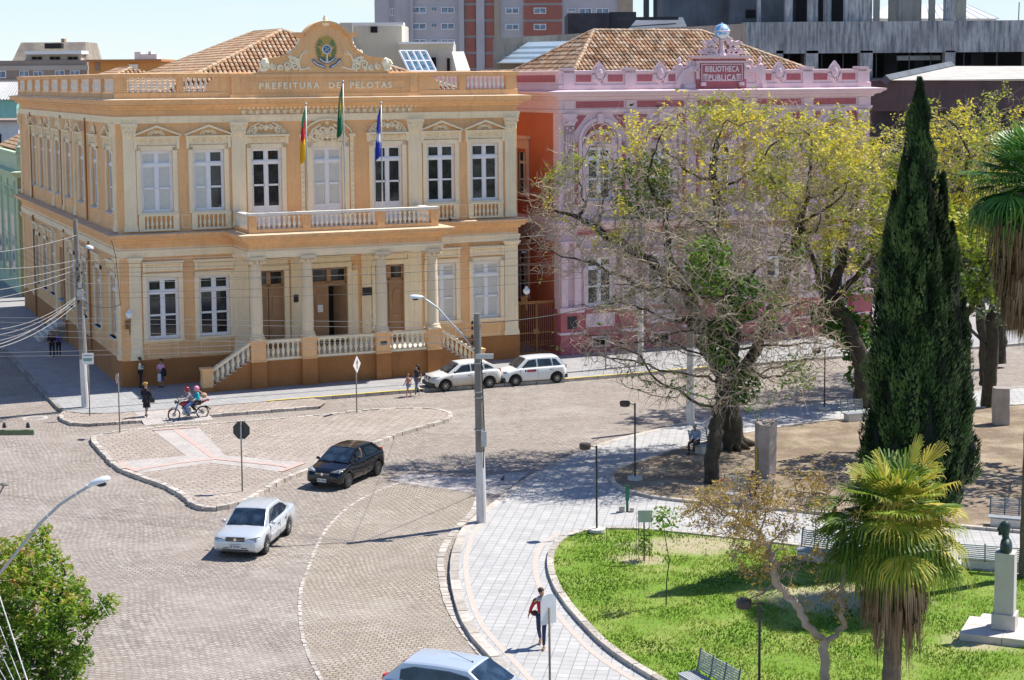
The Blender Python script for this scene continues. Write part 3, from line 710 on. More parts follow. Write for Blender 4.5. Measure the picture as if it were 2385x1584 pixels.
# window balustrades
for c in (2.08,4.87,17.9,20.6):
    brun('balustrade',Tf,c-.72,c+.72,8.3,8.98,.1,m_cream,.235)
    b=MB(Tf); b.box(c-1.05,c+1.05,0,.22,8.2,8.3); b.box(c-1.05,c+1.05,0,.22,8.98,9.08)
    for s in (-1,1): b.box(c+s*.9-.15,c+s*.9+.15,0,.16,8.3,8.98); b.ball((c+s*.9,.17,8.64),.13,8,(.7,.3,1.7))
    b.build('balcony_panel',m_cream,HB)
# roof parapet
b=MB()
sweep(b,path,[(0,15.06),(.06,15.06),(.06,15.42),(0,15.46)]); sweep(b,path,[(-.34,16.2),(.08,16.2),(.08,16.3),(.12,16.32),(.12,16.42),(-.36,16.45)])
sweep(b,path,[(-.3,16.2),(-.3,15.0)]) if 0 else None
b.T=Tf
for u0,u1 in ((0,.62),(3.22,3.58),(5.5,6.1),(16.6,17.2),(19.1,19.5),(21.95,W_)): b.box(u0,u1,-.28,.02,15.1,16.2); frame_(b,u0+.06,u1-.06,15.5,16.12,.02,.04,.02)
b.box(6.1,16.6,-.3,.14,15.1,16.2); b.box(6.0,16.7,-.32,.2,16.2,16.36); b.box(6.0,16.7,-.3,.2,15.08,15.3)
frame_(b,6.6,16.15,15.36,16.12,.14,.04,.03); frame_(b,6.85,7.75,15.5,15.98,.14,.035,.03); frame_(b,14.95,15.9,15.5,15.98,.14,.035,.03)
for s,u in ((1,5.5),(-1,17.2)):      # quarter scroll next to the centre block
    q=[(u,15.45)]+[(u-s*(.75*sin(PI/2*k/8)),15.45+.75*cos(PI/2*k/8)) for k in range(9)]; b.prism(q,-.2,0,1)
b.T=Ts
NB=10
for i in range(NB+1):
    u=D_*i/NB; b.box(max(0,u-.25),min(D_,u+.25),-.28,.03,15.1,16.2); 
    if .3<u<D_-.3: b.box(u-.12,u+.12,.03,.07,15.1,16.2)
b.build('parapet',m_wall,HB)
text('PREFEITURA  DE  PELOTAS',.46,m_orn,Tf,11.33,15.72,.16,HB,'lettering',.03,spacing=1.36,sx=1.03,bold=.012)
for u0,u1 in ((.64,3.2),(3.6,4.9),(17.8,19.08),(19.52,21.93)): brun('balustrade',Tf,u0,u1,15.46,16.2,-.12,m_ball,.27)
for i in range(NB): brun('balustrade',Ts,D_*i/NB+.3,D_*(i+1)/NB-.3,15.46,16.2,-.12,m_ball,.24)
# crest pediment
def gable_outline():
    c=11.35; R=[(3.55,16.45),(3.5,16.95),(3.2,17.12),(2.6,17.18),(2.1,17.32),(1.72,17.56),(1.48,17.85),(1.36,18.1),(1.34,18.42)]
    top=[]
    for k in range(13):
        a=PI*(.14+.36*k/12); top.append((1.16*cos(a)/cos(PI*.14),18.45+(sin(a)-sin(PI*.14))*1.1))
    half=R+[(1.34,18.45)]+top
    return [(c+x,z) for x,z in half]+[(c-x,z) for x,z in half[::-1][1:]]
go=gable_outline()
b=MB(Tf); b.prism(go,-.28,.1,1); 
# moulded top edge
def edge(b,pts,o0,o1,t):
    for p,q in zip(pts,pts[1:]):
        d=Vector((q[0]-p[0],q[1]-p[1])); 
        if d.length<1e-4: continue
        n=Vector((-d.y,d.x)).normalized()*t
        A=[(p[0],p[1]),(q[0],q[1]),(q[0]+n.x,q[1]+n.y),(p[0]+n.x,p[1]+n.y)]
        b.add([(x,o0,z) for x,z in A]+[(x,o1,z) for x,z in A],[(0,1,2,3),(4,5,6,7),(0,1,5,4),(1,2,6,5),(2,3,7,6),(3,0,4,7)])
cgo=go[::-1]
k0=[(9.63,18.46),(10.12,18.46)]+[p for p in cgo if 10.15<p[0]<12.55 and p[1]>18.4]+[(12.58,18.46),(13.07,18.46)]
edge(b,k0,-.34,.3,.12); edge(b,[(p[0],p[1]-.1) for p in k0],-.3,.2,.1)
lowL=[p for p in cgo if p[0]<10.02]; lowR=[p for p in cgo if p[0]>12.68]
edge(b,lowL,-.32,.18,.1); edge(b,lowR,-.32,.18,.1)
pd=b.build('crest_gable',m_wall,HB)
b=MB(Tf)
for s in (-1,1):
    X=lambda x:11.35+s*x
    scroll(b,X(3.45),16.85,.3,s,1.7,.16,.07); b.ball((X(3.4),.12,16.95),.26,8,(1,.6,1.1)); b.ball((X(3.5),.12,16.6),.2,6,(1.2,.6,.7))
    for (x,z,r) in ((2.95,16.75,.18),(2.55,16.7,.17),(2.15,16.85,.26),(1.85,17.1,.2),(2.2,16.62,.12),(1.75,16.75,.24),(2.0,17.25,.1),(1.62,17.05,.12)):
        scroll(b,X(x),z,r,s*(1 if R_()<.5 else -1),1.5,.14,.06,a0=U(0,6))
    b.tube([(X(1.45),.14,16.55),(X(1.55),.14,17.0),(X(1.4),.14,17.35),(X(1.2),.14,17.55)],[.05,.05,.05,.03],5); scroll(b,X(1.15),17.5,.12,-s,1.2,.14,.035)
    b.tube([(X(1.5),.14,16.6),(X(1.2),.14,16.62),(X(.95),.14,16.72)],.045,5); scroll(b,X(.92),16.66,.1,s,1.2,.14,.03)
    for (x,z) in ((1.5,18.0),(1.42,18.15),(1.62,17.75),(1.8,17.55),(2.0,17.5)): b.ball((X(x),.02,z),.13,6,(1,.8,1.2))
b.ball((11.35,.05,19.3),.14,7); b.ball((11.35,.15,19.08),.2,7,(1.5,.6,.8)); b.ball((11.35,.05,19.45),.08,6)
for s in (-1,1): b.tube([(11.35,.12,19.15),(11.35+s*.25,.12,19.12),(11.35+s*.42,.12,18.98)],[.07,.06,.03],5)
b.build('crest_ornament',m_orn,pd)
# coat of arms: leaf wreath, five-pointed star, round shield, sword, ribbon
cu_,cz_=11.36,17.62
m_gold=M('arms_gold',(.52,.38,.10),var=.15,scale=9); m_agreen=M('arms_green',(.20,.24,.10),var=.2,scale=9)
m_ablue=M('arms_blue',(.07,.16,.28),var=.1,scale=9); m_awhite=M('arms_white',(.75,.75,.72),var=.05); m_aor=M('arms_ochre',(.62,.38,.12),var=.1)
ca=empty('coat_of_arms',(0,0,0)); ca.parent=HB
b=MB(Tf)
pts=[]
for k in range(48): a=2*PI*k/48; r=.80 if k%2 else .68; pts.append((cu_+r*cos(a)*.82,cz_+.08+r*sin(a)*.92))
b.prism(pts,.1,.13,1); b.build('wreath_rays',m_gold,ca)
b=MB(Tf)
for s in (-1,1):
    for k in range(7):
        a=-PI/2+s*(.35+k*.33); b.ball((cu_+.52*cos(a)*.9,.15,cz_+.05+.56*sin(a)),.13,6,(.75,.3,1.2))
b.build('wreath_leaf',m_agreen,ca)
b=MB(Tf); pts=[]
for k in range(10): a=PI/2+2*PI*k/10; r=.64 if k%2==0 else .27; pts.append((cu_+r*cos(a),cz_+.05+r*sin(a)))
for i in range(10):
    p,q=pts[i],pts[(i+1)%10]; b.add([(cu_,.26,cz_+.05),(p[0],.16,p[1]),(q[0],.16,q[1])],[(0,1,2)],mi=i%2)
b.build('star',[m_gold,m_aor],ca)
b=MB(Tf); b.prism([(cu_+.26*cos(a*PI/12),cz_+.05+.26*sin(a*PI/12)) for a in range(24)],.2,.27,1); b.build('shield_ring',m_awhite,ca)
b=MB(Tf); b.prism([(cu_+.205*cos(a*PI/10),cz_+.05+.205*sin(a*PI/10)) for a in range(20)],.27,.285,1); b.build('shield',m_ablue,ca)
b=MB(Tf)
for a,r in ((0,0),(.7,.1),(2.2,.11),(3.9,.1),(5.4,.11)): b.ball((cu_+r*cos(a),.29,cz_+.05+r*sin(a)),.033,6,(1,.3,1))
b.box(cu_-.035,cu_+.035,.26,.3,cz_-.65,cz_-.22); b.box(cu_-.1,cu_+.1,.26,.3,cz_-.60,cz_-.56); b.build('sword',m_awhite,ca)
def ribbon(pts,w,mat,o,name):
    b=MB(Tf); edge(b,pts,o,o+.03,w); b.build(name,mat,ca)
ribbon([(cu_-.5+k*.1,cz_-.72+.0045*(k-5)**2*2.2) for k in range(11)],.15,m_ablue,.2,'ribbon'); ribbon([(cu_-.42+k*.084,cz_-.68+.0045*(k-5)**2*2) for k in range(11)],.05,m_awhite,.232,'ribbon_band')
ribbon([(cu_-.82,cz_-.55),(cu_-.6,cz_-.8),(cu_-.1,cz_-.98)],.15,m_ablue,.16,'ribbon'); ribbon([(cu_+.2,cz_-.98),(cu_+.6,cz_-.8),(cu_+.84,cz_-.5)],.15,m_ablue,.16,'ribbon')
ribbon([(cu_-.78,cz_-.58),(cu_-.56,cz_-.78),(cu_-.14,cz_-.93)],.05,m_awhite,.195,'ribbon_band'); ribbon([(cu_+.26,cz_-.93),(cu_+.56,cz_-.78),(cu_+.78,cz_-.55)],.05,m_awhite,.195,'ribbon_band')
# ---------------- porch
COL=[6.42,9.17,13.27,16.2]; PF=1.5
b=MB(Tf); b.box(PX0,PX1,0,PO-.15,0,PF-.09); b.build('porch_base',m_brown,HB)
b=MB(Tf); b.box(PX0-.02,PX1+.02,.0,PO-.1,PF-.09,PF); b.build('porch_floor',m_stone,HB)
for c in COL:
    b=MB(Tf); b.box(c-.41,c+.41,PO-.5,PO+.1,0,1.4); b.build('pedestal_base',m_brown,HB)
    b=MB(Tf); b.box(c-.39,c+.39,PO-.48,PO+.08,1.4,2.4); b.box(c-.42,c+.42,PO-.52,PO+.12,1.4,1.47); b.box(c-.45,c+.45,PO-.55,PO+.14,2.4,2.55); b.build('pedestal',m_wall,HB)
    b=MB(); y=-(PO-.2)
    b.lathe([(.40,0),(.42,.06),(.40,.14),(.34,.17),(.37,.23),(.33,.28),(.305,.34),(.31,1.4),(.295,2.6),(.262,3.9),(.262,3.95),(.30,3.97),(.30,4.02),(.265,4.04),(.29,4.12),(.34,4.25)],(c,y,2.55),18)
    b.box(c-.42,c+.42,y-.42,y+.42,6.72,6.9)
    for k in range(8): a=k*PI/4; b.ball((c+.32*cos(a),y+.32*sin(a),6.62),.11,5,(1,1,1.3))
    for sx in (-1,1):
        for sy in (-1,1): b.ball((c+sx*.36,y+sy*.36,6.68),.1,6)
    b.box(c-.40,c+.40,y-.40,y+.40,2.53,2.58)
    b.build('column',M('column_cream',(.78,.64,.45),var=.05,scale=1,streak=.2) if c==COL[0] else bpy.data.materials['column_cream'],HB,smooth=False)
for c in COL:   # pilasters behind
    if c in (9.17,13.27): b=MB(Tf); pilaster(b,c+.3 if c<10 else c+.22,.62,PF,6.83,6.4); b.build('pilaster',m_cream,HB)
for a,d in ((6.83,8.76),(9.58,12.86),(13.68,15.78)):
    brun('balustrade',Tf,a+.02,d-.02,1.55,2.36,PO-.2,m_cream,.285)
    b=MB(Tf); b.box(a,d,PO-.4,PO+.0,2.36,2.5); b.box(a,d,PO-.36,PO-.04,1.47,1.55); b.build('handrail',m_cream,HB)
# porch doors with surrounds
for c,wd,z1 in ((7.95,.85,5.8),(11.35,1.02,5.8),(14.82,.85,5.8)):
    b=MB(Tf); zt=z1-1.0
    for s in (-1,1):
        if c==11.35 and s==1: continue
        x0,x1=(0.02,wd) if s>0 else (-wd,-.02); b.box(c+x0,c+x1,-.2,-.14,PF,zt)
        b.box(c+x0+.14,c+x1-.14,-.14,-.11,2.0,3.0); 
        n=14; pts=[(c+(x0+x1)/2+(wd*.28)*cos(k*2*PI/n),3.85+.62*sin(k*2*PI/n)) for k in range(n)]; b.prism(pts,-.14,-.105,1)
        b.box(c+x0+.2,c+x1-.2,-.14,-.10,4.35,4.65) if 0 else None
    b.box(c-wd,c+wd,-.2,-.06,zt,zt+.12); b.box(c-.12,c+.12,-.2,-.1,zt+.12,z1)
    for s in (-1,1):
        b.box(c+s*(wd-.06)-.06,c+s*(wd-.06)+.06,-.2,-.1,zt+.12,z1)
    b.box(c-wd,c+wd,-.2,-.1,z1-.1,z1); b.box(c-wd,c+wd,-.2,-.1,zt+.12,zt+.24)
    dd=b.build('door',m_wood,HB)
    b=MB(Tf); b.box(c-wd+.1,c+wd-.1,-.22,-.2,zt+.2,z1-.08); b.build('transom_glass',m_glass,dd)
    if c==11.35:    # open leaf swung inwards, and a paper notice
        b=MB(Tf); 
        for k in range(1): b.add([(c+wd,-.18,PF),(c+wd-.55,-.85,PF),(c+wd-.55,-.85,zt),(c+wd,-.18,zt),(c+wd+.03,-.22,PF),(c+wd-.5,-.88,PF),(c+wd-.5,-.88,zt),(c+wd+.03,-.22,zt)],[(0,1,2,3),(4,5,6,7)])
        b.build('door_leaf',m_wood,dd)
        b=MB(Tf); b.box(c-.66,c-.36,-.1,-.095,3.35,3.75); b.build('notice',m_awhite,dd)
    b=MB(Tf)
    for s in (-1,1):
        x0,x1=(wd,wd+.26) if s>0 else (-wd-.26,-wd); b.box(c+x0,c+x1,0,.1,PF,z1+.02)
    b.box(c-wd-.26,c+wd+.26,0,.1,z1,z1+.26); b.box(c-wd-.36,c+wd+.36,0,.26,z1+.55,z1+.66); b.box(c-wd-.2,c+wd+.2,0,.05,z1+.28,z1+.55)
    if c==11.35:
        for s in (-1,1): b.box(c+s*(wd+.42)-.16,c+s*(wd+.42)+.16,0,.12,PF,z1-.2); scroll(b,c+s*(wd+.42),z1-.05,.15,s,1.4,.14,.04)
    b.build('door_surround',m_cream,HB)
b=MB(Tf); b.box(10.45,12.3,.05,.07,6.5,6.78); b.build('carved_panel',m_soot,HB)
b=MB(Tf); b.box(9.28,9.55,.1,.13,4.0,4.42); b.build('plaque',m_black,HB)
b=MB(Tf); b.box(13.2,13.75,.1,.13,4.15,4.6); b.build('plaque',m_black,HB)
b=MB(Tf); b.box(13.1,13.45,PO+.08,PO+.1,1.85,2.05); b.build('plaque',m_black,HB)
# porch side stairs
for s,uA,uB in ((-1,PX0,3.95),(1,PX1,18.6)):
    n=8; b=MB(Tf); run=abs(uA-uB)+.1
    for i in range(n):
        a=uA+s*run*i/n; d=uA+s*run; z=PF-PF/n*(i); b.box(min(a,d),max(a,d),.9,PO-.28,0.0,z-.001*i) if 0 else b.box(min(a,a+s*run/n),max(a,a+s*run/n),.9,PO-.28,0,PF-(i+1)*PF/(n+1)+.12)
    b.build('stair',m_stone,HB)
    st=[];zz=PF+.0
    b=MB(Tf)
    poly=[(uA,0)]; 
    for i in range(n): a=uA+s*run*i/n; z=PF-i*PF/(n+1)*.97-.02; poly+=[(a,z),(a+s*run/n,z)]
    poly+=[(uA+s*run,0)]
    b.prism(poly,PO-.28,PO-.02,1); b.build('stair_wall',m_brown,HB)
    b=MB(Tf)
    for i in range(n): a=uA+s*run*i/n; z=PF-i*PF/(n+1)*.97-.02; b.box(min(a,a+s*run/n)-.01,max(a,a+s*run/n)+.01,PO-.30,PO+.0,z,z+.04)
    b.build('stair_edge',m_stone,HB)
    b=MB()
    for i in range(n):
        u=uA+s*run*(i+.5)/n; z=PF-i*PF/(n+1)*.97+.02; x,y,_=Tf(u,PO-.15,0); balus(b,(x,y,z),.86,1.05)
    b.build('balustrade',m_cream,HB,smooth=True)
    b=MB(Tf); z0=2.36; z1=2.36-PF*.93
    e=uB+s*.0
    b.add([(uA-s*.02,o_,z) for o_ in (PO-.33,PO+.03) for z in (z0,z0+.15)]+[(uB,o_,z) for o_ in (PO-.33,PO+.03) for z in (z1+.05,z1+.2)],[(0,2,6,4),(1,3,7,5),(0,1,5,4),(2,3,7,6),(4,5,7,6)])
    b.build('handrail',m_cream,HB)
    b=MB(Tf); cc=uB+s*.25; b.box(cc-.27,cc+.27,PO-.42,PO+.1,.0,1.12); b.box(cc-.32,cc+.32,PO-.47,PO+.15,1.12,1.26); b.build('newel_post',m_wall,HB)
    b=MB(Tf); b.box(cc-.29,cc+.29,PO-.44,PO+.12,.0,.26); b.build('newel_base',m_brown,HB)
# balcony balustrade on the porch roof
bc=[6.25,9.15,13.25,16.3]
for c in bc:
    b=MB(Tf); b.box(c-.2,c+.2,PO-.34,PO+.06,8.13,9.05); frame_(b,c-.13,c+.13,8.45,8.95,PO+.06,.03,.02); b.build('balcony_post',m_wall,HB)
b=MB(Tf); b.box(6.05,16.5,PO-.3,PO+.04,8.13,8.32)
for s in (6.08,16.2): b.box(s,s+.28,.05,PO-.34,8.13,8.32)
b.build('balcony_base',m_wall,HB)
for a,d in zip(bc,bc[1:]): brun('balustrade',Tf,a+.22,d-.22,8.32,8.98,PO-.13,m_ball,.27)
b=MB()
for u in (6.22,16.34):
    for i in range(10): x,y,z=Tf(u,.3+i*.27,8.32); balus(b,(x,y,z),.66)
b.build('balustrade',m_ball,HB,smooth=True)
b=MB(Tf); b.box(6.0,16.56,PO-.36,PO+.1,9.05,9.18); 
for s in (6.04,16.14): b.box(s,s+.38,.05,PO-.37,8.98,9.10)
b.build('handrail',m_ball,HB)
# wall lamps
def wall_lamp(x,y,z,par,d=(0,-1)):
    b=MB(); b.tube([(x,y,z),(x+d[0]*.5,y+d[1]*.5,z+.05)],.035,6); X,Y=x+d[0]*.5,y+d[1]*.5
    b.lathe([(.03,-.45),(.05,-.2),(.03,0),(.06,.1),(.035,.2),(.09,.38),(.05,.42)],(X,Y,z),8); b.box(x-.13,x+.13,y-.04,y+.04,z-.2,z+.25)
    l=b.build('wall_lamp',M('lamp_bronze',(.25,.13,.05),var=.2) if not bpy.data.materials.get('lamp_bronze') else bpy.data.materials['lamp_bronze'],par)
    b=MB(); b.ball((X,Y,z+.62),.2,12); b.lathe([(.1,0),(.03,.12)],(X,Y,z+.8),8); b.build('globe',m_lampgl,l,smooth=True)
wall_lamp(.3,-.1,3.3,HB); wall_lamp(22.9,-.02,3.3,HB)
# roofs with barrel tiles
def tiled(b,p0,p1,p2,p3,tw=.27,tl=.42,r=.11):
    # quad: p0-p1 eave, p3-p2 ridge; columns run eave->ridge clipped to the quad
    p0,p1,p2,p3=map(Vector,(p0,p1,p2,p3)); e=(p1-p0); L=e.length; e.normalize()
    nrm_=e.cross(p3-p0); nrm_.normalize(); 
    if nrm_.z<0: nrm_=-nrm_
    up=nrm_.cross(e); 
    if up.z<0: up=-up
    H=(p3-p0).dot(up); a3=(p3-p0).dot(e); a2=(p2-p0).dot(e)
    b.add([p0-nrm_*.03,p1-nrm_*.03,p2-nrm_*.03,p3-nrm_*.03],[(0,1,2,3)],t=.2)
    nc=int(L/tw)
    for i in range(nc):
        x=(i+.5)*tw; 
        hmax=H
        if x<a3: hmax=H*x/max(a3,1e-3)
        if x>a2: hmax=min(hmax,H*(L-x)/max(L-a2,1e-3))
        k=0
        while k*tl<hmax-.1:
            y0=k*tl; y1=min(hmax+.05,y0+tl*1.12); jx=U(-.012,.012); t=R_(); c0=p0+e*(x+jx)+up*y0+nrm_*(.03); c1=p0+e*(x+jx)+up*y1+nrm_*(.0)
            v=[]
            for (c,rr) in ((c0,r*1.08),(c1,r*.86)):
                for j in range(5): a=PI*j/4; v.append(c+e*(rr*cos(a))+nrm_*(rr*.8*sin(a)))
            b.add(v,[(j,j+1,5+j+1,5+j) for j in range(4)]+[(4,3,2,1,0)],t=t); k+=1
def ridge(b,p,q,r=.14):
    p,q=Vector(p),Vector(q); n=max(1,int((q-p).length/.4)); 
    for i in range(n):
        a=p+(q-p)*(i/n); c=p+(q-p)*((i+1.1)/n); b.tube([a,c],[r*1.1,r*.9],6,t=R_()*.5+.5)
def hiproof(name,par,x0,x1,y0,y1,z0,z1,rx0,rx1,ry0,ry1,mat,sides='LFR'):
    b=MB(); A=(x0,y0,z0);B=(x1,y0,z0);C=(x1,y1,z0);D=(x0,y1,z0); p=(rx0,ry0,z1);q=(rx1,ry1,z1) 
    return b,A,B,C,D
b=MB()
rl=(11.2,8,18.9); rf=(11.2,14.6,18.95)
A=(2.0,1.3,15.1);B=(20.6,1.3,15.1);C=(20.6,21,15.1);D=(2.0,20,15.1)
tiled(b,A,B,rl,rl); tiled(b,D,A,rl,rf); tiled(b,B,C,rf,rl); tiled(b,C,D,rf,rf)
for x,y in ((A,rl),(B,rl),(C,rf),(D,rf),(rl,rf)): ridge(b,x,y)
b.build('roof',m_tile,HB)
b=MB(); A=(1.2,22,15.1);B=(12,22,15.1);C=(12,36,15.1);D=(1.2,36,15.1); r0=(6,27,16.9);r1=(6,31,16.9)
tiled(b,D,A,r0,r1); tiled(b,A,B,r0,r0)
for x,y in ((A,r0),(D,r1),(r0,r1)): ridge(b,x,y)
b.quad((0.4,0.4,15.05),(W_-.3,.4,15.05),(W_-.3,D_,15.05),(.4,D_,15.05),t=.1); b.build('roof',m_tile,HB)
# flags on poles on the balcony
def flag(u,zt,label,cols,name='flagpole'):
    f=empty(name,L2W(u,2.9,8.13),ANG,label,'flagpole')
    b=MB(); b.tube([(0,0,0),(0,0,zt-8.13)],[.045,.03],8); b.ball((0,0,zt-8.1),.07,8); b.build('pole',m_steel,f,smooth=True)
    mats=[cloth('flag_%s_%d'%(cols[0],i),c) for i,c in enumerate(cols[1])]
    b=MB(); H=zt-8.13-.15; L=cols[2]; W=1.0; ny,nx=16,8
    g=[]
    for j in range(ny+1):
        for i in range(nx+1):
            t=j/ny; s_=i/nx; fold=.09*sin(s_*9+t*2)*(.4+t); x=-s_*W*(.18+.36*t*(1-t*.45))-.04; y=fold+.05*sin(t*5+s_*3); z=H-t*L-s_*.55-.1*s_*s_; g.append((x,y,z))
    for j in range(ny):
        for i in range(nx):
            q=cols[3](i/nx,j/ny); a=j*(nx+1)+i; b.add([g[a],g[a+1],g[a+nx+2],g[a+nx+1]],[(0,1,2,3)],mi=q)
    b.build('flag',mats,f,smooth=True)
flag(9.35,14.75,'flagpole with green, red and yellow drooping flag on town hall balcony',('rs',[(.02,.28,.12),(.62,.03,.03),(.80,.48,.02)],2.6,lambda s,t:0 if t<.25 else (1 if t<.58-s*.15 else 2)))
flag(11.4,15.9,'taller middle flagpole with drooping dark green flag',('br',[(.015,.20,.10),(.6,.5,.06),(.04,.08,.3)],2.4,lambda s,t:1 if abs(s-.5)+abs(t-.32)<.22 and s<.6 else 0))
flag(13.5,14.75,'flagpole with blue and white drooping flag on town hall balcony',('pe',[(.03,.06,.45),(.75,.75,.78)],2.5,lambda s,t:1 if .55<t+.3*s<.72 else 0))
# ================================================================ public library (same street frame)
LB=empty('library',(AX,AY,0),ANG,'pink two-storey public library with arched windows and globe on its parapet','library')
m_pink=M('pale_pink_render',(.77,.575,.61),var=.06,scale=.7,streak=.22,grime=(.38,.27,.30))
m_rose=M('dark_rose_render',(.45,.13,.15),var=.1,scale=.8,streak=.2)
m_bounce_wall=M('bounce_lit_render',(.56,.16,.075),var=.08,scale=.6,streak=.2)  # orange bounce light from the town hall, put into the side wall colour
m_bounce_trim=M('bounce_lit_trim',(.72,.50,.42),var=.06,scale=.8,streak=.15)  # same bounce light put into the side window trim colour
L0,L1,LD=25.3,46.5,30
AR=[27.85,31.85,35.9,39.95,44.0]; PI_=[25.9,29.85,33.85,37.95,41.95,45.9]
YB=.1      # facade plane sits 0.1 m behind the street line
def Tl(u,o,z): return (u,YB-o,z)
def Tls(u,o,z): return (L0-o,YB+u,z)
ops=[(c-.8,c+.8,8.9,12.0) for c in AR]+[(c-.85,c+.85,2.75,5.6) for c in AR if c!=35.9]+[(35.0,36.8,.9,5.9)]
b=MB(); wallgrid(b,Tl,L0,L1,0,15.4,ops,.3)
b.build('wall',m_pink,LB)
b=MB(); wallgrid(b,Tls,0,LD,0,15.4,[(4.6,6.2,9.0,11.6),(12,13.6,9.0,11.6),(4.6,6.2,2.8,5.6)],.25)
b.quad((L1,YB,0),(L1,YB+LD,0),(L1,YB+LD,15.4),(L1,YB,15.4)); b.build('side_wall',m_bounce_wall,LB)
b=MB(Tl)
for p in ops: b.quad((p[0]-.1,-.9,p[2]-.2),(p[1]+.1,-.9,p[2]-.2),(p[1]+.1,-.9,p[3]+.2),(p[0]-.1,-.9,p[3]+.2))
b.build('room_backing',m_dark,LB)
lpath=[(L0,YB+LD),(L0,YB),(L1,YB),(L1,YB+LD)]
b=MB(); sweep(b,lpath,[(.1,0),(.1,1.2),(.04,1.25),(.04,2.4),(.12,2.45),(.12,2.6),(0,2.62)]); b.build('plinth',m_rose,LB)
b=MB(); sweep(b,lpath,[(.02,6.55),(.1,6.57),(.12,6.85),(.04,6.87),(.04,7.3),(.2,7.34),(.3,7.5),(.55,7.56),(.6,7.75),(.0,7.85)])
sweep(b,lpath,[(.0,14.0),(.10,14.02),(.14,14.2),(.04,14.22),(.04,14.75),(.16,14.78),(.24,14.92),(.50,14.98),(.56,15.08),(.72,15.14),(.76,15.26),(0,15.34)])
b.build('cornice',m_pink,LB)
b=MB(Tl)
for a,c in zip(PI_,PI_[1:]):
    b.box(a+.45,c-.45,.04,.065,14.3,14.68); b.box(a+.5,c-.5,.04,.065,6.92,7.22)
    # spandrel either side of the arch
    m=(a+c)/2
    for s in (-1,1):
        q=[(m+s*1.36,13.9),(m+s*1.62,13.9),(m+s*1.62,13.0)]+[(m+s*(1.30*cos(t)+.12),12.45+1.32*sin(t)) for t in (.5,.75,1.0)]
        b.prism([(m+s*1.62,13.88),(m+s*1.62,12.95),(m+s*1.42,13.2),(m+s*1.12,13.55),(m+s*.85,13.88)],0,.03,1)
    b.box(a+.35,a+.55,0,.03,8.6,12.3); b.box(c-.55,c-.35,0,.03,8.6,12.3)
    b.box(a+.40,a+.62,0,.03,2.7,6.3); b.box(c-.62,c-.40,0,.03,2.7,6.3)
b.build('wall_panel',m_rose,LB)
def arch(b,c,z,r,t,o0,o1,n=16,a0=0,a1=PI):
    for k in range(n):
        p,q=a0+(a1-a0)*k/n,a0+(a1-a0)*(k+1)/n
        A=[(c+r*cos(p),z+r*sin(p)),(c+r*cos(q),z+r*sin(q)),(c+(r+t)*cos(q),z+(r+t)*sin(q)),(c+(r+t)*cos(p),z+(r+t)*sin(p))]
        b.add([(x,o0,y) for x,y in A]+[(x,o1,y) for x,y in A],[(4,5,6,7),(0,1,5,4),(2,3,7,6)])
lw=None
for c in AR:
    if lw is None:
        b=MB(Tf)
        arch(b,0,3.45,1.17,.2,0,.14); arch(b,0,3.45,1.02,.08,0,.08)
        for s in (-1,1): b.box(s*1.27-.1,s*1.27+.1,0,.14,0,3.45); b.box(s*.95-.15,s*.95+.15,0,.08,0,3.3)
        b.box(-.17,.17,.05,.26,4.5,5.05); b.box(-1.1,1.1,0,.16,3.2,3.3); b.box(-1.35,1.35,0,.2,-.12,0)
        arch(b,0,2.92,1.05,.16,.02,.2,12,.62,PI-.62)
        for s in (-1,1): b.box(s*.82-.12,s*.82+.12,.02,.18,3.25,3.6)
        lw=b.build('window',m_pink,LB); w0=lw
        b=MB(Tf); q=[(1.1*cos(PI*k/14),3.45+1.1*sin(PI*k/14)) for k in range(15)]; b.prism(q,.0,.03,1); 
        b.build('tympanum',m_rose,w0)
        b=MB(); sash(b,.8,.02,3.1,2.4); b.build('sash',m_white,w0)
        b=MB(); b.box(-.78,.78,.19,.2,.05,3.1); b.build('pane',m_glass,w0)
    else: w0=copy_tree(lw); w0.parent=LB
    w0.location=(c,YB,8.9)
gw=None
for c in AR:
    if c==35.9: continue
    if gw is None:
        b=MB(Tf)
        for s in (-1,1): b.box(s*.97-.12,s*.97+.12,0,.08,-.05,3.0)
        b.box(-1.1,1.1,0,.1,2.85,3.05); b.box(-1.2,1.2,0,.25,3.25,3.4); b.box(-1.1,1.1,0,.16,-.15,0); gw=b.build('window',m_pink,LB); g0=gw
        b=MB(); sash(b,.85,0,2.85,2.15); b.build('sash',m_white,gw)
        b=MB(); b.box(-.82,.82,.19,.2,.05,2.85); b.build('pane',m_glass,gw)
    else: g0=copy_tree(gw); g0.parent=LB
    g0.location=(c,YB,2.75)
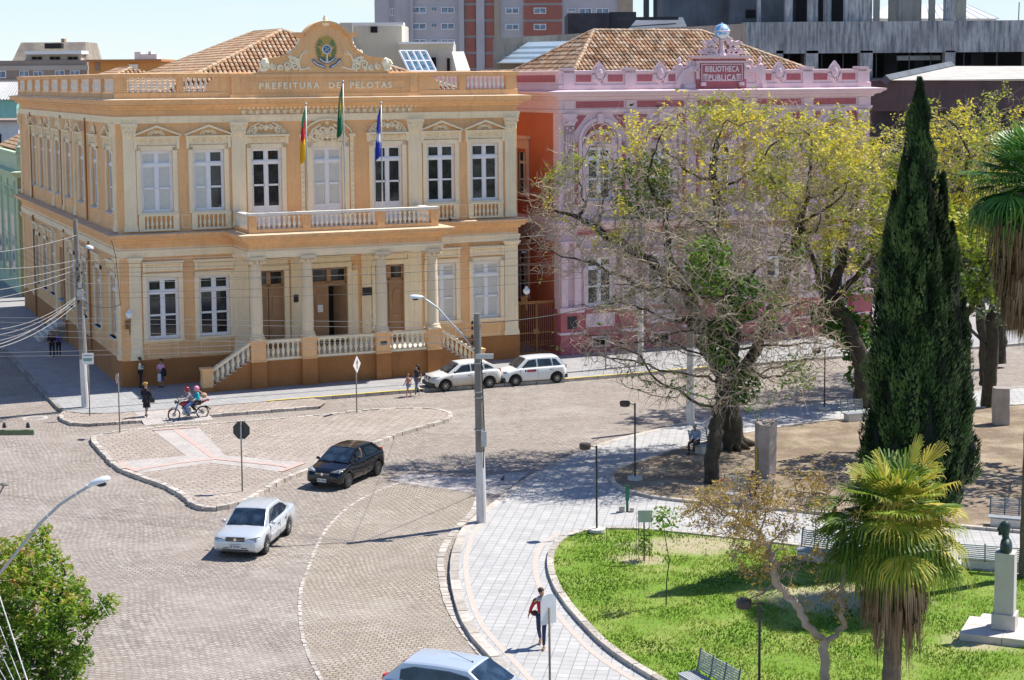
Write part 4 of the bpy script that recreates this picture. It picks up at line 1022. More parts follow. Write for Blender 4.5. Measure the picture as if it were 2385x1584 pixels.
for c in PI_:
    b=MB(Tl); b.box(c-.42,c+.42,0,.18,8.0,8.6)
    for s in (-1,1):
        if c in (25.9,45.9) or s==1: b.box(c+s*.0-.3,c+.3,0,.13,8.6,13.3)
    for k in range(4): b.box(c-.24+k*.14,c-.18+k*.14,.13,.15,8.9,12.8)
    for s in (-1,1): scroll(b,c+s*.27,13.55,.17,s,1.4,.24,.05)
    b.box(c-.42,c+.42,0,.26,13.78,14.0); b.frus((c,.1),.3,.1,.36,.15,13.3,13.78); b.box(c-.3,c+.3,.04,.12,14.22,14.75)
    for k in range(3): b.ball((c-.18+k*.18,.16,13.05-.12*abs(k-1)*-1),.08,5)
    b.build('pilaster',m_pink,LB)
    b=MB(Tl); b.box(c-.75,c+.75,0,.42,1.25,2.45) if 0 else None
    for s in (-1,1): b.box(c+s*.42-.2,c+s*.42+.2,0,.26,2.75,6.2); b.box(c+s*.42-.26,c+s*.42+.26,0,.32,6.2,6.5)
    b.box(c-.78,c+.78,0,.4,2.45,2.75); b.box(c-.8,c+.8,0,.42,1.18,1.32); b.box(c-.74,c+.74,0,.36,6.5,6.62)
    b.build('pilaster',m_pink,LB)
    b=MB(Tl); b.box(c-.72,c+.72,.05,.34,0,1.18); b.box(c-.72,c+.72,.05,.34,1.32,2.45); b.build('pilaster_base',m_rose,LB)
b=MB(Tl); b.box(25.6,26.2,.34,.36,1.5,2.25); b.build('plaque',m_black,LB)
b=MB(Tl); 
for c in (27.85,31.85,39.95,44.0): b.box(c-.6,c+.6,.1,.13,.3,.95)
b.build('basement_vent_frame',m_pink,LB)
b=MB(Tl); 
for c in (27.85,31.85,39.95,44.0): b.box(c-.48,c+.48,.13,.14,.4,.85)
b.build('basement_vent',m_dark,LB)
b=MB(Tl); 
for c in (27.85,31.85,39.95,44.0): b.box(c-.95,c+.95,.04,.07,1.5,2.3)
b.build('wall_panel',m_pink,LB)
b=MB(Tl); b.box(35.05,36.75,-.25,-.2,.9,5.85); b.build('door',m_wood,LB)
# parapet
b=MB(); sweep(b,lpath,[(.0,15.3),(.05,15.36),(.05,15.62),(0,15.66),(-.02,15.66),(-.02,16.3),(.06,16.32),(.06,16.44),(-.3,16.46),(-.3,15.3)])
b.T=Tl
for c in PI_:
    if c in (33.85,37.95): continue
    w2=.34
    b.box(c-w2,c+w2,-.35,.06,15.35,16.58); b.box(c-w2-.08,c+w2+.08,-.4,.12,16.48,16.62)
b.build('parapet',m_pink,LB)
b=MB(Tl)
for a,c in ((25.9,29.85),(29.85,33.85),(37.95,41.95),(41.95,45.9)):
    m=(a+c)/2; b.box(a+.48,m-.55,-.02,.01,15.8,16.2); b.box(m+.55,c-.48,-.02,.01,15.8,16.2)
b.T=Tls; b.box(.6,8,.0,.02,15.8,16.2)
b.build('parapet_panel',m_rose,LB)
for a,c in ((25.9,29.85),(29.85,33.85),(37.95,41.95),(41.95,45.9)):
    m=(a+c)/2; b=MB(Tl)
    pts=[(m+.5*cos(t)*(1 if t<PI else 1),16.2+.58*sin(t)) for t in [PI*k/12+PI for k in range(13)]]+[(m-.46,16.35),(m-.32,16.62),(m,16.98),(m+.32,16.62),(m+.46,16.35)]
    b.prism(pts,-.15,.05,1); b.prism([(m+.28*cos(t),16.35+.42*sin(t)) for t in [2*PI*k/14 for k in range(14)]],.05,.09,1)
    b.ball((m,.08,16.3),.17,8,(1,.5,1.6)); 
    for k in range(5): b.ball((m-.28+k*.14,.06,15.85+.05*abs(k-2)),.07,5)
    b.build('palmette',m_pink,LB)
# centre attic with sign
b=MB(Tl); b.box(34.2,37.6,-.45,.1,15.3,17.1); b.build('attic',m_rose,LB)
b=MB(Tl); b.box(34.05,37.75,-.5,.22,17.12,17.2); b.box(33.95,37.85,-.5,.34,17.2,17.3); b.box(34.15,37.65,-.45,.16,16.86,16.98)
for s in (-1,1): b.box(35.9+s*1.62-.1,35.9+s*1.62+.1,.1,.16,15.9,16.9); b.box(35.9+s*1.3-.16,35.9+s*1.3+.16,.16,.3,15.5,15.72); scroll(b,35.9+s*1.95,16.85,.22,s,1.4,.05,.06); b.box(35.9+s*1.95-.28,35.9+s*1.95+.28,-.3,.03,16.3,16.95)
for s in (-1,1):     # big side volutes
    arch(b,35.9+s*1.72,15.3,1.1,.3,-.28,.16,8,(PI/2 if s<0 else .05),(PI-.05 if s<0 else PI/2)); b.lathe([(.2,-.3),(.2,.2)],(35.9+s*1.72,0,16.5),10,"y") 
    scroll(b,35.9+s*1.72,16.5,.18,s,1.3,.22,.05)
    u=35.9+s*2.75; b.box(u-.32,u+.32,-.3,.05,15.3,16.62); b.box(u-.4,u+.4,-.36,.12,16.55,16.66)
    b.lathe([(.2,0),(.24,.1),(.1,.16),(.08,.22),(.13,.34),(.12,.46),(.03,.58)],(u,-.1,16.66),8)
frame_(b,34.5,37.3,15.78,16.8,.12,.05,.06)
b.build('attic_trim',m_pink,LB)
b=MB(Tl); b.box(34.55,37.25,.1,.15,15.6,16.78); b.build('sign_board',m_rose,LB)
m_let=M('sign_letter',(.80,.70,.74),var=.03)
text('BIBLIOTHECA',.47,m_let,Tl,35.9,16.48,.155,LB,'lettering',.02,sx=.74,spacing=1.1,bold=.012)
text('PUBLICA',.50,m_let,Tl,35.9,15.97,.155,LB,'lettering',.02,sx=.86,spacing=1.15,bold=.012)
b=MB(Tl)
for s in (-1,1):
    u=35.9+s*1.13; b.box(u-.15,u+.15,.15,.18,16.13,16.2)
    for k in (-.1,0,.1): b.box(u+k-.02,u+k+.02,.15,.18,15.85,16.13)
b.build('sign_ornament',m_let,LB)
b=MB(Tl)
for s in (-1,1):
    for (dx,dz,a,L) in ((.35,.1,.5,.5),(.7,.15,.35,.55),(1.05,.05,.2,.45),(.5,.42,.8,.55),(.8,.5,.5,.5),(.35,.62,1.1,.45)):
        x=35.95+s*dx; z=17.3+dz; ca_,sa_=cos(a),sin(a)
        b.add([(x,.1,z),(x+s*L*ca_,.1,z+L*sa_*.7),(x+s*(L*ca_-.12*sa_),.12,z+L*sa_*.7+.22),(x-s*.14*sa_,.12,z+.25),(x,-.2,z),(x+s*L*ca_,-.2,z+L*sa_*.7),(x+s*(L*ca_-.12*sa_),-.2,z+L*sa_*.7+.22),(x-s*.14*sa_,-.2,z+.25)],[(0,1,2,3),(4,5,6,7),(0,1,5,4),(2,3,7,6),(1,2,6,5)])
        scroll(b,x+s*L*ca_,z+L*sa_*.7+.05,.09,s,1.2,.16,.03)
    b.ball((35.95+s*.45,.05,18.3),.12,6,(1,.6,1.3)); b.ball((35.95+s*.62,.05,18.1),.1,6)
b.lathe([(.3,0),(.2,.3),(.14,.8),(.2,.95)],(35.95,.0,17.3),8); b.box(34.9,37.0,-.2,.12,17.3,17.42)
b.build('book_ornament',m_pink,LB)
_N=NT('globe_blue'); _N.col(_N.mix(_N.ramp(_N.noise(2.4,4,.6),[(.5,0),(.54,1)]),(.14,.40,.72),(.72,.80,.84))); _N.b.inputs['Roughness'].default_value=.35
b=MB(Tl); b.ball((35.95,.05,18.72),.47,20); gl_=b.build('globe',_N.mat,LB,smooth=True)
b=MB(Tl); b.lathe([(.49,-.02),(.52,0),(.49,.02)],(35.95,.05,18.75),20); b.ball((35.95,.05,19.2),.06,6); b.build('globe_band',m_pink,gl_)
# side window
b=MB(Tls)
for z in (9.0,2.8):
    b.box(4.4,6.4,0,.08,z-.1,z); b.box(4.4,4.7,0,.1,z,z+2.8); b.box(6.1,6.4,0,.1,z,z+2.8); b.box(4.4,6.4,0,.1,z+2.8,z+3.4); b.box(4.2,6.6,0,.25,z+3.4,z+3.6)
b.build('side_window',m_bounce_trim,LB)
b=MB(Tls)
for z in (9.0,2.8): frame_(b,4.62,6.18,z,z+2.65,-.15,.08,.05); b.box(5.33,5.47,-.15,-.1,z,z+2.65); b.box(4.65,6.15,-.15,-.1,z+1.9,z+2.05); b.box(4.65,6.15,-.15,-.1,z+.9,z+.98)
b.build('side_sash',m_white,LB)
b=MB(Tls); 
for z in (9.0,2.8): b.box(4.65,6.15,-.2,-.16,z,z+2.6)
b.build('side_pane',m_glass,LB)
b=MB(Tls); b.box(.3,10,0,.03,14.22,14.75) if 0 else b.box(0.0,.75,.0,.05,2.6,14.0); b.build('corner_strip',m_pink,LB)
# roofs
b=MB(); z0=15.6; A=(26.3,1.2,z0);B=(45.4,1.2,z0);C=(45.4,13.5,z0);D=(26.3,13.5,z0); r0=(30.6,6.6,18.9); r1=(38.2,6.6,18.9)
tiled(b,A,B,r1,r0); tiled(b,D,A,r0,r0); tiled(b,B,C,r1,r1); tiled(b,C,D,r0,r1)
for x,y in ((A,r0),(B,r1),(D,r0),(r0,r1)): ridge(b,x,y,.16)
b.quad((L0+.3,YB+.3,15.5),(L1-.3,YB+.3,15.5),(L1-.3,YB+LD,15.5),(L0+.3,YB+LD,15.5),t=.1)
A=(25.6,9,15.6);D=(25.6,28,15.6);r0=(30.2,13.5,16.5);r1=(30.2,24,16.5); tiled(b,D,A,r0,r1); tiled(b,A,(34,9,15.6),r0,r0); ridge(b,A,r0); ridge(b,r0,r1)
b.build('roof',m_tile2,LB)
_N=NT('translucent_roofing'); _N.col(_N.mix(_N.ramp(_N.noise(2,4),[(.3,0),(.7,1)]),(.42,.52,.58),(.58,.66,.70))); _N.b.inputs['Roughness'].default_value=.35; m_poly=_N.mat
b=MB(); 
def w2l(v): d=Vector((v.x-AX,v.y-AY)); return Vector((d.x*BC+d.y*BS,-d.x*BS+d.y*BC,v.z))
p0,p1,p2,p3=w2l(P(1300,148,118)),w2l(P(1152,148,141)),w2l(P(1228,99,140)),w2l(P(1384,95,117))
n=48
for i in range(n):
    a,c=i/n,(i+1)/n; q=[p0.lerp(p1,a),p0.lerp(p1,c),p3.lerp(p2,c),p3.lerp(p2,a)]; h=.05 if i%2 else 0
    b.quad(q[0]+Vector((0,0,h)),q[1]+Vector((0,0,.05-h)),q[2]+Vector((0,0,.05-h)),q[3]+Vector((0,0,h)))
for t in (.0,.27,.5,.75): 
    b.tube([p0.lerp(p3,t)+Vector((-.02,0,.07)),p1.lerp(p2,t)+Vector((-.02,0,.07))],.04,4)
b.quad(p3,p2,p2+Vector((1.5,0,-.9)),p3+Vector((1.5,0,-.9))); b.build('skylight_roof',m_poly,LB)
# gate in the alley between the two buildings
GT=empty('alley_gate',L2W(22.9,-.8,0),ANG,'tall ochre iron double gate closing the alley between the two palaces','gate')
m_gate=M('ochre_iron',(.38,.17,.055),rough=.6,var=.15)
for k,x0 in enumerate((0.05,1.2)):
    b=MB(); 
    for i in range(9): b.box(x0+i*.135,x0+.03+i*.135,-.015,.015,.1,3.0)
    for z in (.08,1.25,2.98): b.box(x0,x0+1.12,-.03,.03,z,z+.07)
    for i in range(4):
        b.T=lambda u,o,z:(u,-o,z); scroll(b,x0+.2+i*.26,.65,.2,1 if i%2 else -1,1.6,.02,.02); b.T=None
    for x in (x0,x0+1.08): b.box(x,x+.05,-.03,.03,0,3.1)
    b.build('gate_leaf',m_gate,GT)
b=MB(); b.box(-.05,.03,-.06,.06,0,3.2); b.box(2.3,2.38,-.06,.06,0,3.2); b.box(-.05,2.38,-.05,.05,3.06,3.14); b.build('gate_frame',m_gate,GT)
b=MB(); b.box(.95,1.3,-.05,.0,1.2,1.5); b.build('lock_box',m_gate,GT)
# link building closing the alley far back
AB=empty('alley_house',L2W(22.7,-20,0),ANG,'dark red brown house deep in the alley between the palaces','house')
b=MB(); b.box(0,2.55,0,6,0,9.5); b.build('wall',M('dark_red_wall',(.16,.06,.05),var=.2,streak=.3),AB)
b=MB(); b.box(.5,1.6,-.05,0,.2,6.5); b.build('door',M('grey_door',(.30,.27,.27),var=.1),AB)
# ================================================================ background buildings
def slab(par,name,mat,x0,x1,yt,yb,Y,depth,proud=0):
    # rectangular front with pixel extents at distance Y, built as a real box
    a=P(x0,yt,Y);c=P(x1,yb,Y); b=MB(); b.box(a.x,c.x,Y-proud,Y+depth,c.z,a.z); return b.build(name,mat,par)
def bx(par,name,mat,l,Y,d,proud=.05):
    b=MB()
    for (x0,yt,x1,yb) in l: a=P(x0,yt,Y);c=P(x1,yb,Y); b.box(a.x,c.x,Y-proud,Y+d,c.z,a.z)
    return b.build(name,mat,par)
def wins(par,l,Y,fm,gm,name='window',proud=.06):
    for (x0,yt,x1,yb) in l:
        a=P(x0,yt,Y);c=P(x1,yb,Y); w=c.x-a.x; t=max(.05,w*.06)
        b=MB(); 
        for q in ((a.x,a.x+t,c.z,a.z),(c.x-t,c.x,c.z,a.z),(a.x+t,c.x-t,c.z,c.z+t),(a.x+t,c.x-t,a.z-t,a.z)): b.box(q[0],q[1],Y-proud,Y+.1,q[2],q[3])
        m_=(a.x+c.x)/2; b.box(m_-t*.4,m_+t*.4,Y-proud,Y+.1,c.z+t,a.z-t)
        f=b.build(name,fm,par); b=MB(); b.box(a.x+t,c.x-t,Y-proud*.4,Y+.05,c.z+t,a.z-t); b.build('pane',gm,f)
m_blueg=glassmat('far_window_glass',(.10,.14,.20),.15)
m_tan=M('tan_render',(.33,.25,.21),var=.1,scale=.3,streak=.3)
m_tanl=M('tan_band',(.50,.42,.36),var=.08,scale=.3)
B=empty('brown_apartment_block',(0,0,0),0,'tan apartment block with soot stained trapezoid penthouse at far left','building')
slab(B,'wall',m_tan,-60,206,142,260,205,14); bx(B,'facade_band',m_tanl,[(-60,154,206,163),(-60,186,206,200)],205,.1,.15)
a=P(28,143,208);c=P(202,97,208); b=MB()
zz0,zz1=a.z,c.z; x0,x1=P(28,143,208).x,P(202,143,208).x; y0,y1=P(38,97,208).x,P(189,97,208).x
b.add([(x0,208,zz0),(x1,208,zz0),(x1,216,zz0),(x0,216,zz0),(y0,210,zz1),(y1,210,zz1),(y1,216,zz1),(y0,216,zz1)],[(0,1,5,4),(1,2,6,5),(2,3,7,6),(3,0,4,7),(4,5,6,7)])
b.build('penthouse',M('sooty_concrete',(.30,.25,.20),var=.35,scale=.5,streak=.8,grime=(.08,.07,.06)),B)
bx(B,'penthouse_bay',m_tanl,[(62,126,190,143)],207,3,.3); bx(B,'penthouse_roof',m_white,[(60,119,192,126)],206.5,3,.5)
bx(B,'recess',m_dark,[(106,101,146,113)],208.6,.5,.5); bx(B,'chimney',m_soot,[(142,90,150,98)],212,1,0)
wins(B,[(73,131,99,140),(115,131,141,140),(157,131,183,140)],206.7,m_tan,m_dark)
wins(B,[(-20,165,15,182),(45,165,68,182),(78,165,101,182),(128,164,151,181),(163,164,186,181)],205,m_white,m_blueg)
B=empty('orange_rooftop_house',(0,0,0),0,'small orange flat roofed house behind the town hall parapet','house')
slab(B,'wall',M('orange_render',(.66,.30,.10),var=.06,scale=.3),206,374,142,260,170,12)
bx(B,'roof_edge',M('orange_edge',(.50,.22,.08),var=.1),[(203,139,377,143)],169.5,13,.3); bx(B,'recess',m_tan,[(221,143,232,165)],170,.2,.1)
wins(B,[(300,150,322,168)],170,m_white,m_lampgl); bx(B,'water_tank',M('tank_grey',(.62,.68,.74),var=.05),[(313,121,328,140),(328,126,365,140),(345,120,352,127)],174,2,0)
B=empty('slate_gable_house',(0,0,0),0,'dark pointed rooftop just behind the clay tile roof','house')
a=P(497,165,190);c=P(540,165,190);t=P(520,105,190); b=MB(); b.add([(a.x,190,a.z),(c.x+3,190,c.z),(t.x+1,190,t.z),(a.x,198,a.z),(c.x+3,198,c.z),(t.x+1,198,t.z)],[(0,1,2),(3,4,5),(0,2,5,3),(1,2,5,4)]); b.build('roof',M('slate',(.22,.19,.18),var=.2),B)
a=P(497,165,190);c=P(560,165,190); b=MB(); b.box(a.x,c.x,190.2,197.5,0,a.z); b.build('wall',m_tan,B)
# left street side: green house beyond the cross street
m_olive=M('olive_render',(.40,.38,.14),var=.08,scale=.5,streak=.3); m_mint=M('mint_render',(.50,.60,.42),var=.08,scale=.6,streak=.4)
GH=empty('green_corner_house',L2W(.6,-43.6,0),ANG,'olive and mint green ornate house across the side street','house')
b=MB(); b.box(0,14,0,22,0,10.6); b.build('wall',m_olive,GH)
b=MB(); b.box(-.08,0,0,22,0,10.6); 
b.build('street_wall',m_mint,GH)
gp=[(0,22),(0,0),(14,0)]
b=MB(); sweep(b,gp,[(.1,8.9),(.2,9.0),(.55,9.15),(.6,9.35),(.1,9.45)]); sweep(b,gp,[(.08,10.5),(.2,10.6),(.2,10.8),(-.2,10.8)]); b.box(-.1,.5,-.1,.5,9.4,11.1); b.lathe([(.3,0),(.4,.1),(.15,.3),(.2,.5),(.05,.7)],(.2,.2,11.1),8)
sweep(b,gp,[(.08,7.9),(.15,7.95),(.15,8.1),(.06,8.15)]); b.box(-.16,.0,.0,.6,0,8.9); b.build('cornice',m_mint,GH)
b=MB()
for k in range(5):
    y=1.6+k*4; b.box(-.22,-.08,y,y+.35,1,8.6); 
    old=b.T; b.T=lambda u,o,z:(-o-.05,u,z); crest(b,y+2,7.2,1.6,.9,.1); b.T=old
b.build('ornament',m_mint,GH)
b=MB(); tiled(b,(1,1,10.7),(13,1,10.7),(9,6,13.2),(5,6,13.2)); tiled(b,(1,20,10.7),(1,1,10.7),(5,6,13.2),(5,15,13.2)); b.build('roof',m_tile,GH)
b=MB(); 
for k in range(4): b.box(-.12,-.05,2.6+k*4,4.2+k*4,1.5,6.0)
b.build('window_row',m_blueg,GH)
OW=empty('ornate_orange_wall',L2W(1.2,-40.5,0),ANG,'sunlit orange wall with scrolled stucco beside the green house','wall')
m_ow=M('orange_stucco',(.70,.36,.14),var=.1,scale=1)
b=MB(); b.box(0,3,0,.4,0,3.4); b.box(-.2,.4,-.1,.5,0,3.8); b.build('wall',m_ow,OW)
b=MB(Tf)
for k in range(14): scroll(b,.8+.35*(k%4),.5+.8*(k//4),.22,1 if k%2 else -1,1.5,.06,.05)
b.build('stucco_scrolls',m_cream,OW)
def farhouse(name,label,cat,x0,x1,yt,yb,Y,mat,d=12):
    e=empty(name,(0,0,0),0,label,cat); slab(e,'wall',mat,x0,x1,yt,yb,Y,d); return e
e=farhouse('teal_house','teal rendered house wall behind the green house','house',-60,44,233,420,176,M('teal_render',(.26,.55,.50),var=.08,scale=.4,streak=.2))
b=MB(); a=P(-60,233,176);c=P(46,192,176); z1=c.z
b.add([(a.x,175.5,a.z),(P(48,233,176).x,175.5,a.z),(P(60,186,190).x,190,z1),(P(-10,186,190).x,190,z1)],[(0,1,2,3)]); 
for i in range(16):
    t=i/15; p=Vector((a.x,175.5,a.z)).lerp(Vector((P(48,233,176).x,175.5,a.z)),t); q=Vector((P(-10,186,190).x,190,z1)).lerp(Vector((P(60,186,190).x,190,z1)),t); b.tube([p,q],.12,4)
b.build('roof',M('grey_sheet_roof',(.40,.40,.40),var=.15),e)
e=farhouse('white_blue_house','pale blue white house between the teal and green houses','house',-60,50,283,520,160,M('blue_white_render',(.60,.64,.74),var=.08,scale=.4,streak=.3),10)
bx(e,'roof_edge',m_tan,[(-60,280,50,284)],159.6,8,.2); bx(e,'window',m_dark,[(-4,312,4,356),(20,345,47,358)],160,.1,.1)
# cream block behind the crest
CB=empty('cream_stepped_block',(0,0,0),0,'cream modern block with sloped glass skylight behind the town hall','building')
m_cb=M('cream_white_render',(.60,.57,.50),var=.05,scale=.4,streak=.25,grime=(.35,.33,.28)); Yc=150
slab(CB,'wall',m_cb,823,938,57,230,Yc,10); slab(CB,'wall',m_cb,791,824,53,230,Yc-.6,8); slab(CB,'wall',m_cb,930,1056,101,230,Yc-3,8)
bx(CB,'roof_edge',m_white,[(820,53,940,58),(928,98,1058,102)],Yc-3.2,2,.2); bx(CB,'window',m_dark,[(863,62,879,76)],Yc,.1,.1)
a,c=P(930,119,Yc-4),P(992,119,Yc-4); d_,e_=P(1016,166,Yc-9),P(953,166,Yc-9)
b=MB(); b.quad(a,c,d_,e_); sk_=b.build('skylight',glassmat('skylight_glass',(.05,.09,.12),.15),CB)
b=MB()
for t in (0,.25,.5,.75,1): b.tube([a.lerp(c,t),e_.lerp(d_,t)],.09,4)
for t in (0,.5,1): b.tube([a.lerp(e_,t),c.lerp(d_,t)],.09,4)
b.build('skylight_bars',m_white,sk_)
bx(CB,'opening',m_dark,[(1004,134,1016,170),(1041,136,1048,165)],Yc-3,.1,.12)
a,c=P(1052,120,Yc-4),P(1078,165,Yc-10); b=MB(); b.add([(a.x,a.y,a.z),(a.x+1.0,a.y,a.z),(c.x+.6,c.y,c.z),(c.x-.5,c.y,c.z),(a.x,a.y,a.z-1.3),(a.x+1,a.y,a.z-1.3),(c.x+.6,c.y,c.z-1),(c.x-.5,c.y,c.z-1)],[(0,1,2,3),(0,1,5,4),(1,2,6,5),(0,3,7,4)]); b.build('buttress',m_cb,CB)
# apartment tower
TW=empty('apartment_tower',(0,0,0),0,'tall lilac grey apartment tower with red brick panels','apartment tower')
m_tw=M('lilac_concrete',(.50,.47,.50),var=.08,scale=.25,streak=.3,grime=(.3,.27,.28)); m_tw2=M('tower_recess',(.38,.35,.40),var=.08,scale=.3,streak=.3)
_N=NT('red_brick_panel'); _br=_N.node('ShaderNodeTexBrick'); _br.inputs['Scale'].default_value=1.5
for k,v in (('Color1',(.38,.12,.09)),('Color2',(.32,.10,.08)),('Mortar',(.40,.22,.18))): _br.inputs[k].default_value=tuple(v)+(1,)
_mp=_N.node('ShaderNodeMapping'); _mp.inputs['Rotation'].default_value=(PI/2,0,0); _N.link(_N.co.outputs['Object'],_mp.inputs[0]); _N.link(_mp.outputs[0],_br.inputs['Vector']); _N.col(_br.outputs[0]); _N.b.inputs['Roughness'].default_value=.9; m_brk=_N.mat
Yt=230; top=-60
slab(TW,'wall',m_tw,871,1474,top,230,Yt,18); bx(TW,'wall_recess',m_tw2,[(905,top,920,230)],Yt,.1,.1)
bx(TW,'wall_fin',M('tan_fin',(.42,.34,.26),var=.1),[(1150,top,1165,230),(1440,top,1474,230)],Yt,.2,.4); bx(TW,'wall_fin',m_tw,[(955,top,965,230),(1068,top,1083,230),(1108,top,1130,230)],Yt,.2,.5)
st=37.9; pl=[];rb=[];wl=[];wr=[];wd=[]
for k in range(-2,6):
    y0=13+k*st
    b=MB()
    for (x0,x1) in ((1083,1108),(1130,1152),(1219.5,1309)): a=P(x0,y0,Yt);c=P(x1,y0+31.5,Yt); b.box(a.x,c.x,Yt-.25,Yt+.1,c.z,a.z)
    b.build('brick_panel',m_brk,TW)
    if k<4: wl+=[(960,y0+3,993,y0+18),(1004,y0+3,1018,y0+13),(1027,y0+3,1059,y0+18),(1177,y0+5,1209,y0+19),(908,y0+7,920,y0+24)]; wr+=[(1243,y0+5,1272,y0+19)]; wd+=[(1322,y0+6,1340,y0+14),(1348,y0+6,1378,y0+20),(1388,y0+6,1418,y0+20)]
wins(TW,wl,Yt,m_white,m_blueg,proud=.12); wins(TW,wr,Yt-.25,m_white,m_blueg,proud=.1); wins(TW,wd,Yt,m_white,m_blueg,proud=.1)
# unfinished concrete hulk
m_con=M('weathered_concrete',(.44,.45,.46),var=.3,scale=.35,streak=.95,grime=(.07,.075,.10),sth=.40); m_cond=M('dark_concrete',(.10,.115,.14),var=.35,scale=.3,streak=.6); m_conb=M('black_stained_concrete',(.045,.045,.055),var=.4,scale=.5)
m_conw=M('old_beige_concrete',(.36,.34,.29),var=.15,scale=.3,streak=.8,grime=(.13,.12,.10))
W1=empty('long_concrete_wall',(0,0,0),0,'long beige concrete wall with water stains behind the library roof','wall')
a=P(1148,90,140);c=P(1735,55,140); b=MB(); b.add([(a.x,140,6),(c.x,140,6),(c.x,140,c.z),(a.x,140,a.z),(a.x,141,6),(c.x,141,6),(c.x,141,c.z),(a.x,141,a.z)],[(0,1,2,3),(4,5,6,7),(2,3,7,6),(0,3,7,4)]); b.build('wall',m_conw,W1)
BX=empty('black_rooftop_block',(0,0,0),0,'low blackened concrete block in front of the tower','building')
slab(BX,'wall',m_conb,1322,1420,31,150,165,10); slab(BX,'wall',m_conb,1420,1482,28,150,166,10); a=P(1420,62,160);b=MB()
b.add([P(1462,70,158),P(1600,62,158),P(1590,40,164),P(1480,48,164)],[(0,1,2,3)]); b.build('sheet_roof',m_cond,BX); bx(BX,'roof_beam',m_conb,[(1440,40,1580,46)],160,.6,0)
H_=empty('unfinished_concrete_hulk',(0,0,0),0,'unfinished grey concrete building with stained deck beam and open floors','building')
Yh=170
def hb(name,mat,l,Y,d): return bx(H_,name,mat,l,Y,d,0)
hb('deck_beam',m_con,[(1730,52,2700,118)],Yh,1.2)
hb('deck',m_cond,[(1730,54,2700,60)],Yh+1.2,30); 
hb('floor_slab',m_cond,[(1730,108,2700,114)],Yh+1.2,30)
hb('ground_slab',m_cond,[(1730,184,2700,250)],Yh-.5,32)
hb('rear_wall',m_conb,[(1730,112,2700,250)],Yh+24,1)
for x0,x1 in ((1738,1741),(1808,1824),(1878,1905),(2004,2032),(2202,2224),(2390,2410)):
    hb('column',m_con,[(x0,118,x1,200)],Yh,1.4)
for x0,x1 in ((1870,1885),(2065,2090),(2130,2150),(2262,2290)): hb('column',m_cond,[(x0,116,x1,200)],Yh+9,1.2)
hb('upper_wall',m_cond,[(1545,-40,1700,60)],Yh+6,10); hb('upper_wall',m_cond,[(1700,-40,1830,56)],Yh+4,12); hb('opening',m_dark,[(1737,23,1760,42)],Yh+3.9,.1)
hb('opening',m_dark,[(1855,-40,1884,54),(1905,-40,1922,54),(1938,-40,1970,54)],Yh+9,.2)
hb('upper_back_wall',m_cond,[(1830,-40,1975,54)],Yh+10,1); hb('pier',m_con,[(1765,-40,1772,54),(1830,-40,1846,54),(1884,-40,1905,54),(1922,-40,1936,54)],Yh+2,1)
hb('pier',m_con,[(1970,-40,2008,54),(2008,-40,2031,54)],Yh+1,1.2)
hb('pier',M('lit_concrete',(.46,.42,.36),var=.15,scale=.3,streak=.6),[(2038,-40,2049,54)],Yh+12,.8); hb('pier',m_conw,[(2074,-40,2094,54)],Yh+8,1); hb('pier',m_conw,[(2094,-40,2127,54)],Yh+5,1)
hb('pier',m_conw,[(2130,-40,2146,54)],Yh+10,.8); hb('pier',m_conw,[(2166,-40,2178,54)],Yh+12,.6); hb('pier',m_con,[(2204,-40,2226,54)],Yh+1,1.1); hb('pier',m_conw,[(2226,-40,2250,54)],Yh+3,1)
hb('service_pipe',m_poly,[(2090,130,2190,140)],Yh+3,.5)
hb('steel_post',m_cond,[(1499,-40,1512,40),(1522,-40,1536,40)],Yh+14,.4)
PY=empty('pyramid_roof_hall',(0,0,0),0,'distant white hall with low pyramid metal roof at top right','building')
slab(PY,'wall',m_white,2036,2320,42,120,240,20)
a,c=P(2030,43,239),P(2325,43,239); t1,t2=P(2075,10,250),P(2255,12,250); b=MB(); b.add([a,c,t2,t1,(a.x,262,a.z),(c.x,262,c.z)],[(0,1,2,3),(1,5,2),(0,4,3)]); b.build('roof',M('white_metal_roof',(.62,.64,.66),var=.1),PY)
b=MB()
for i in range(14): t=i/13; b.tube([a.lerp(c,t),t1.lerp(t2,t)],.12,4)
b.build('roof_seams',m_white,PY)
LW=empty('dark_timber_hall',(0,0,0),0,'low dark brown walled hall with pale sloping roof behind the trees','building')
m_dkw=M('dark_brown_cladding',(.085,.062,.068),var=.3,scale=.5,streak=.5,grime=(.03,.025,.03))
slab(LW,'wall',m_dkw,2026,2720,187,254,128,6); slab(LW,'wall_base',m_conb,2032,2720,254,690,128.6,6)
b=MB(); b.add([P(2062,187,127.6),P(2750,187,127.6),P(2750,154,150),P(2215,154,150)],[(0,1,2,3)]); b.build('roof',M('pale_roof_sheet',(.50,.47,.42),var=.2,scale=.6,streak=.5),LW)
b=MB(); b.tube([P(2062,186,127.4),P(2215,152,150)],.35,4); b.build('roof_verge',m_cond,LW)
b=MB()
for k in range(9): q=P(1760+k*68+(k%3)*9,120,Yh+1.5); b.tube([q,q-Vector((0,0,3))],.06,4)
b.build('hanging_pipe',m_cond,H_)
# far antenna
b=MB(); b.tube([P(2372,52,200),P(2374,5,200)],.06,4); tag(b.build('antenna_mast',m_pole),'thin antenna mast above the far right roofs','antenna')
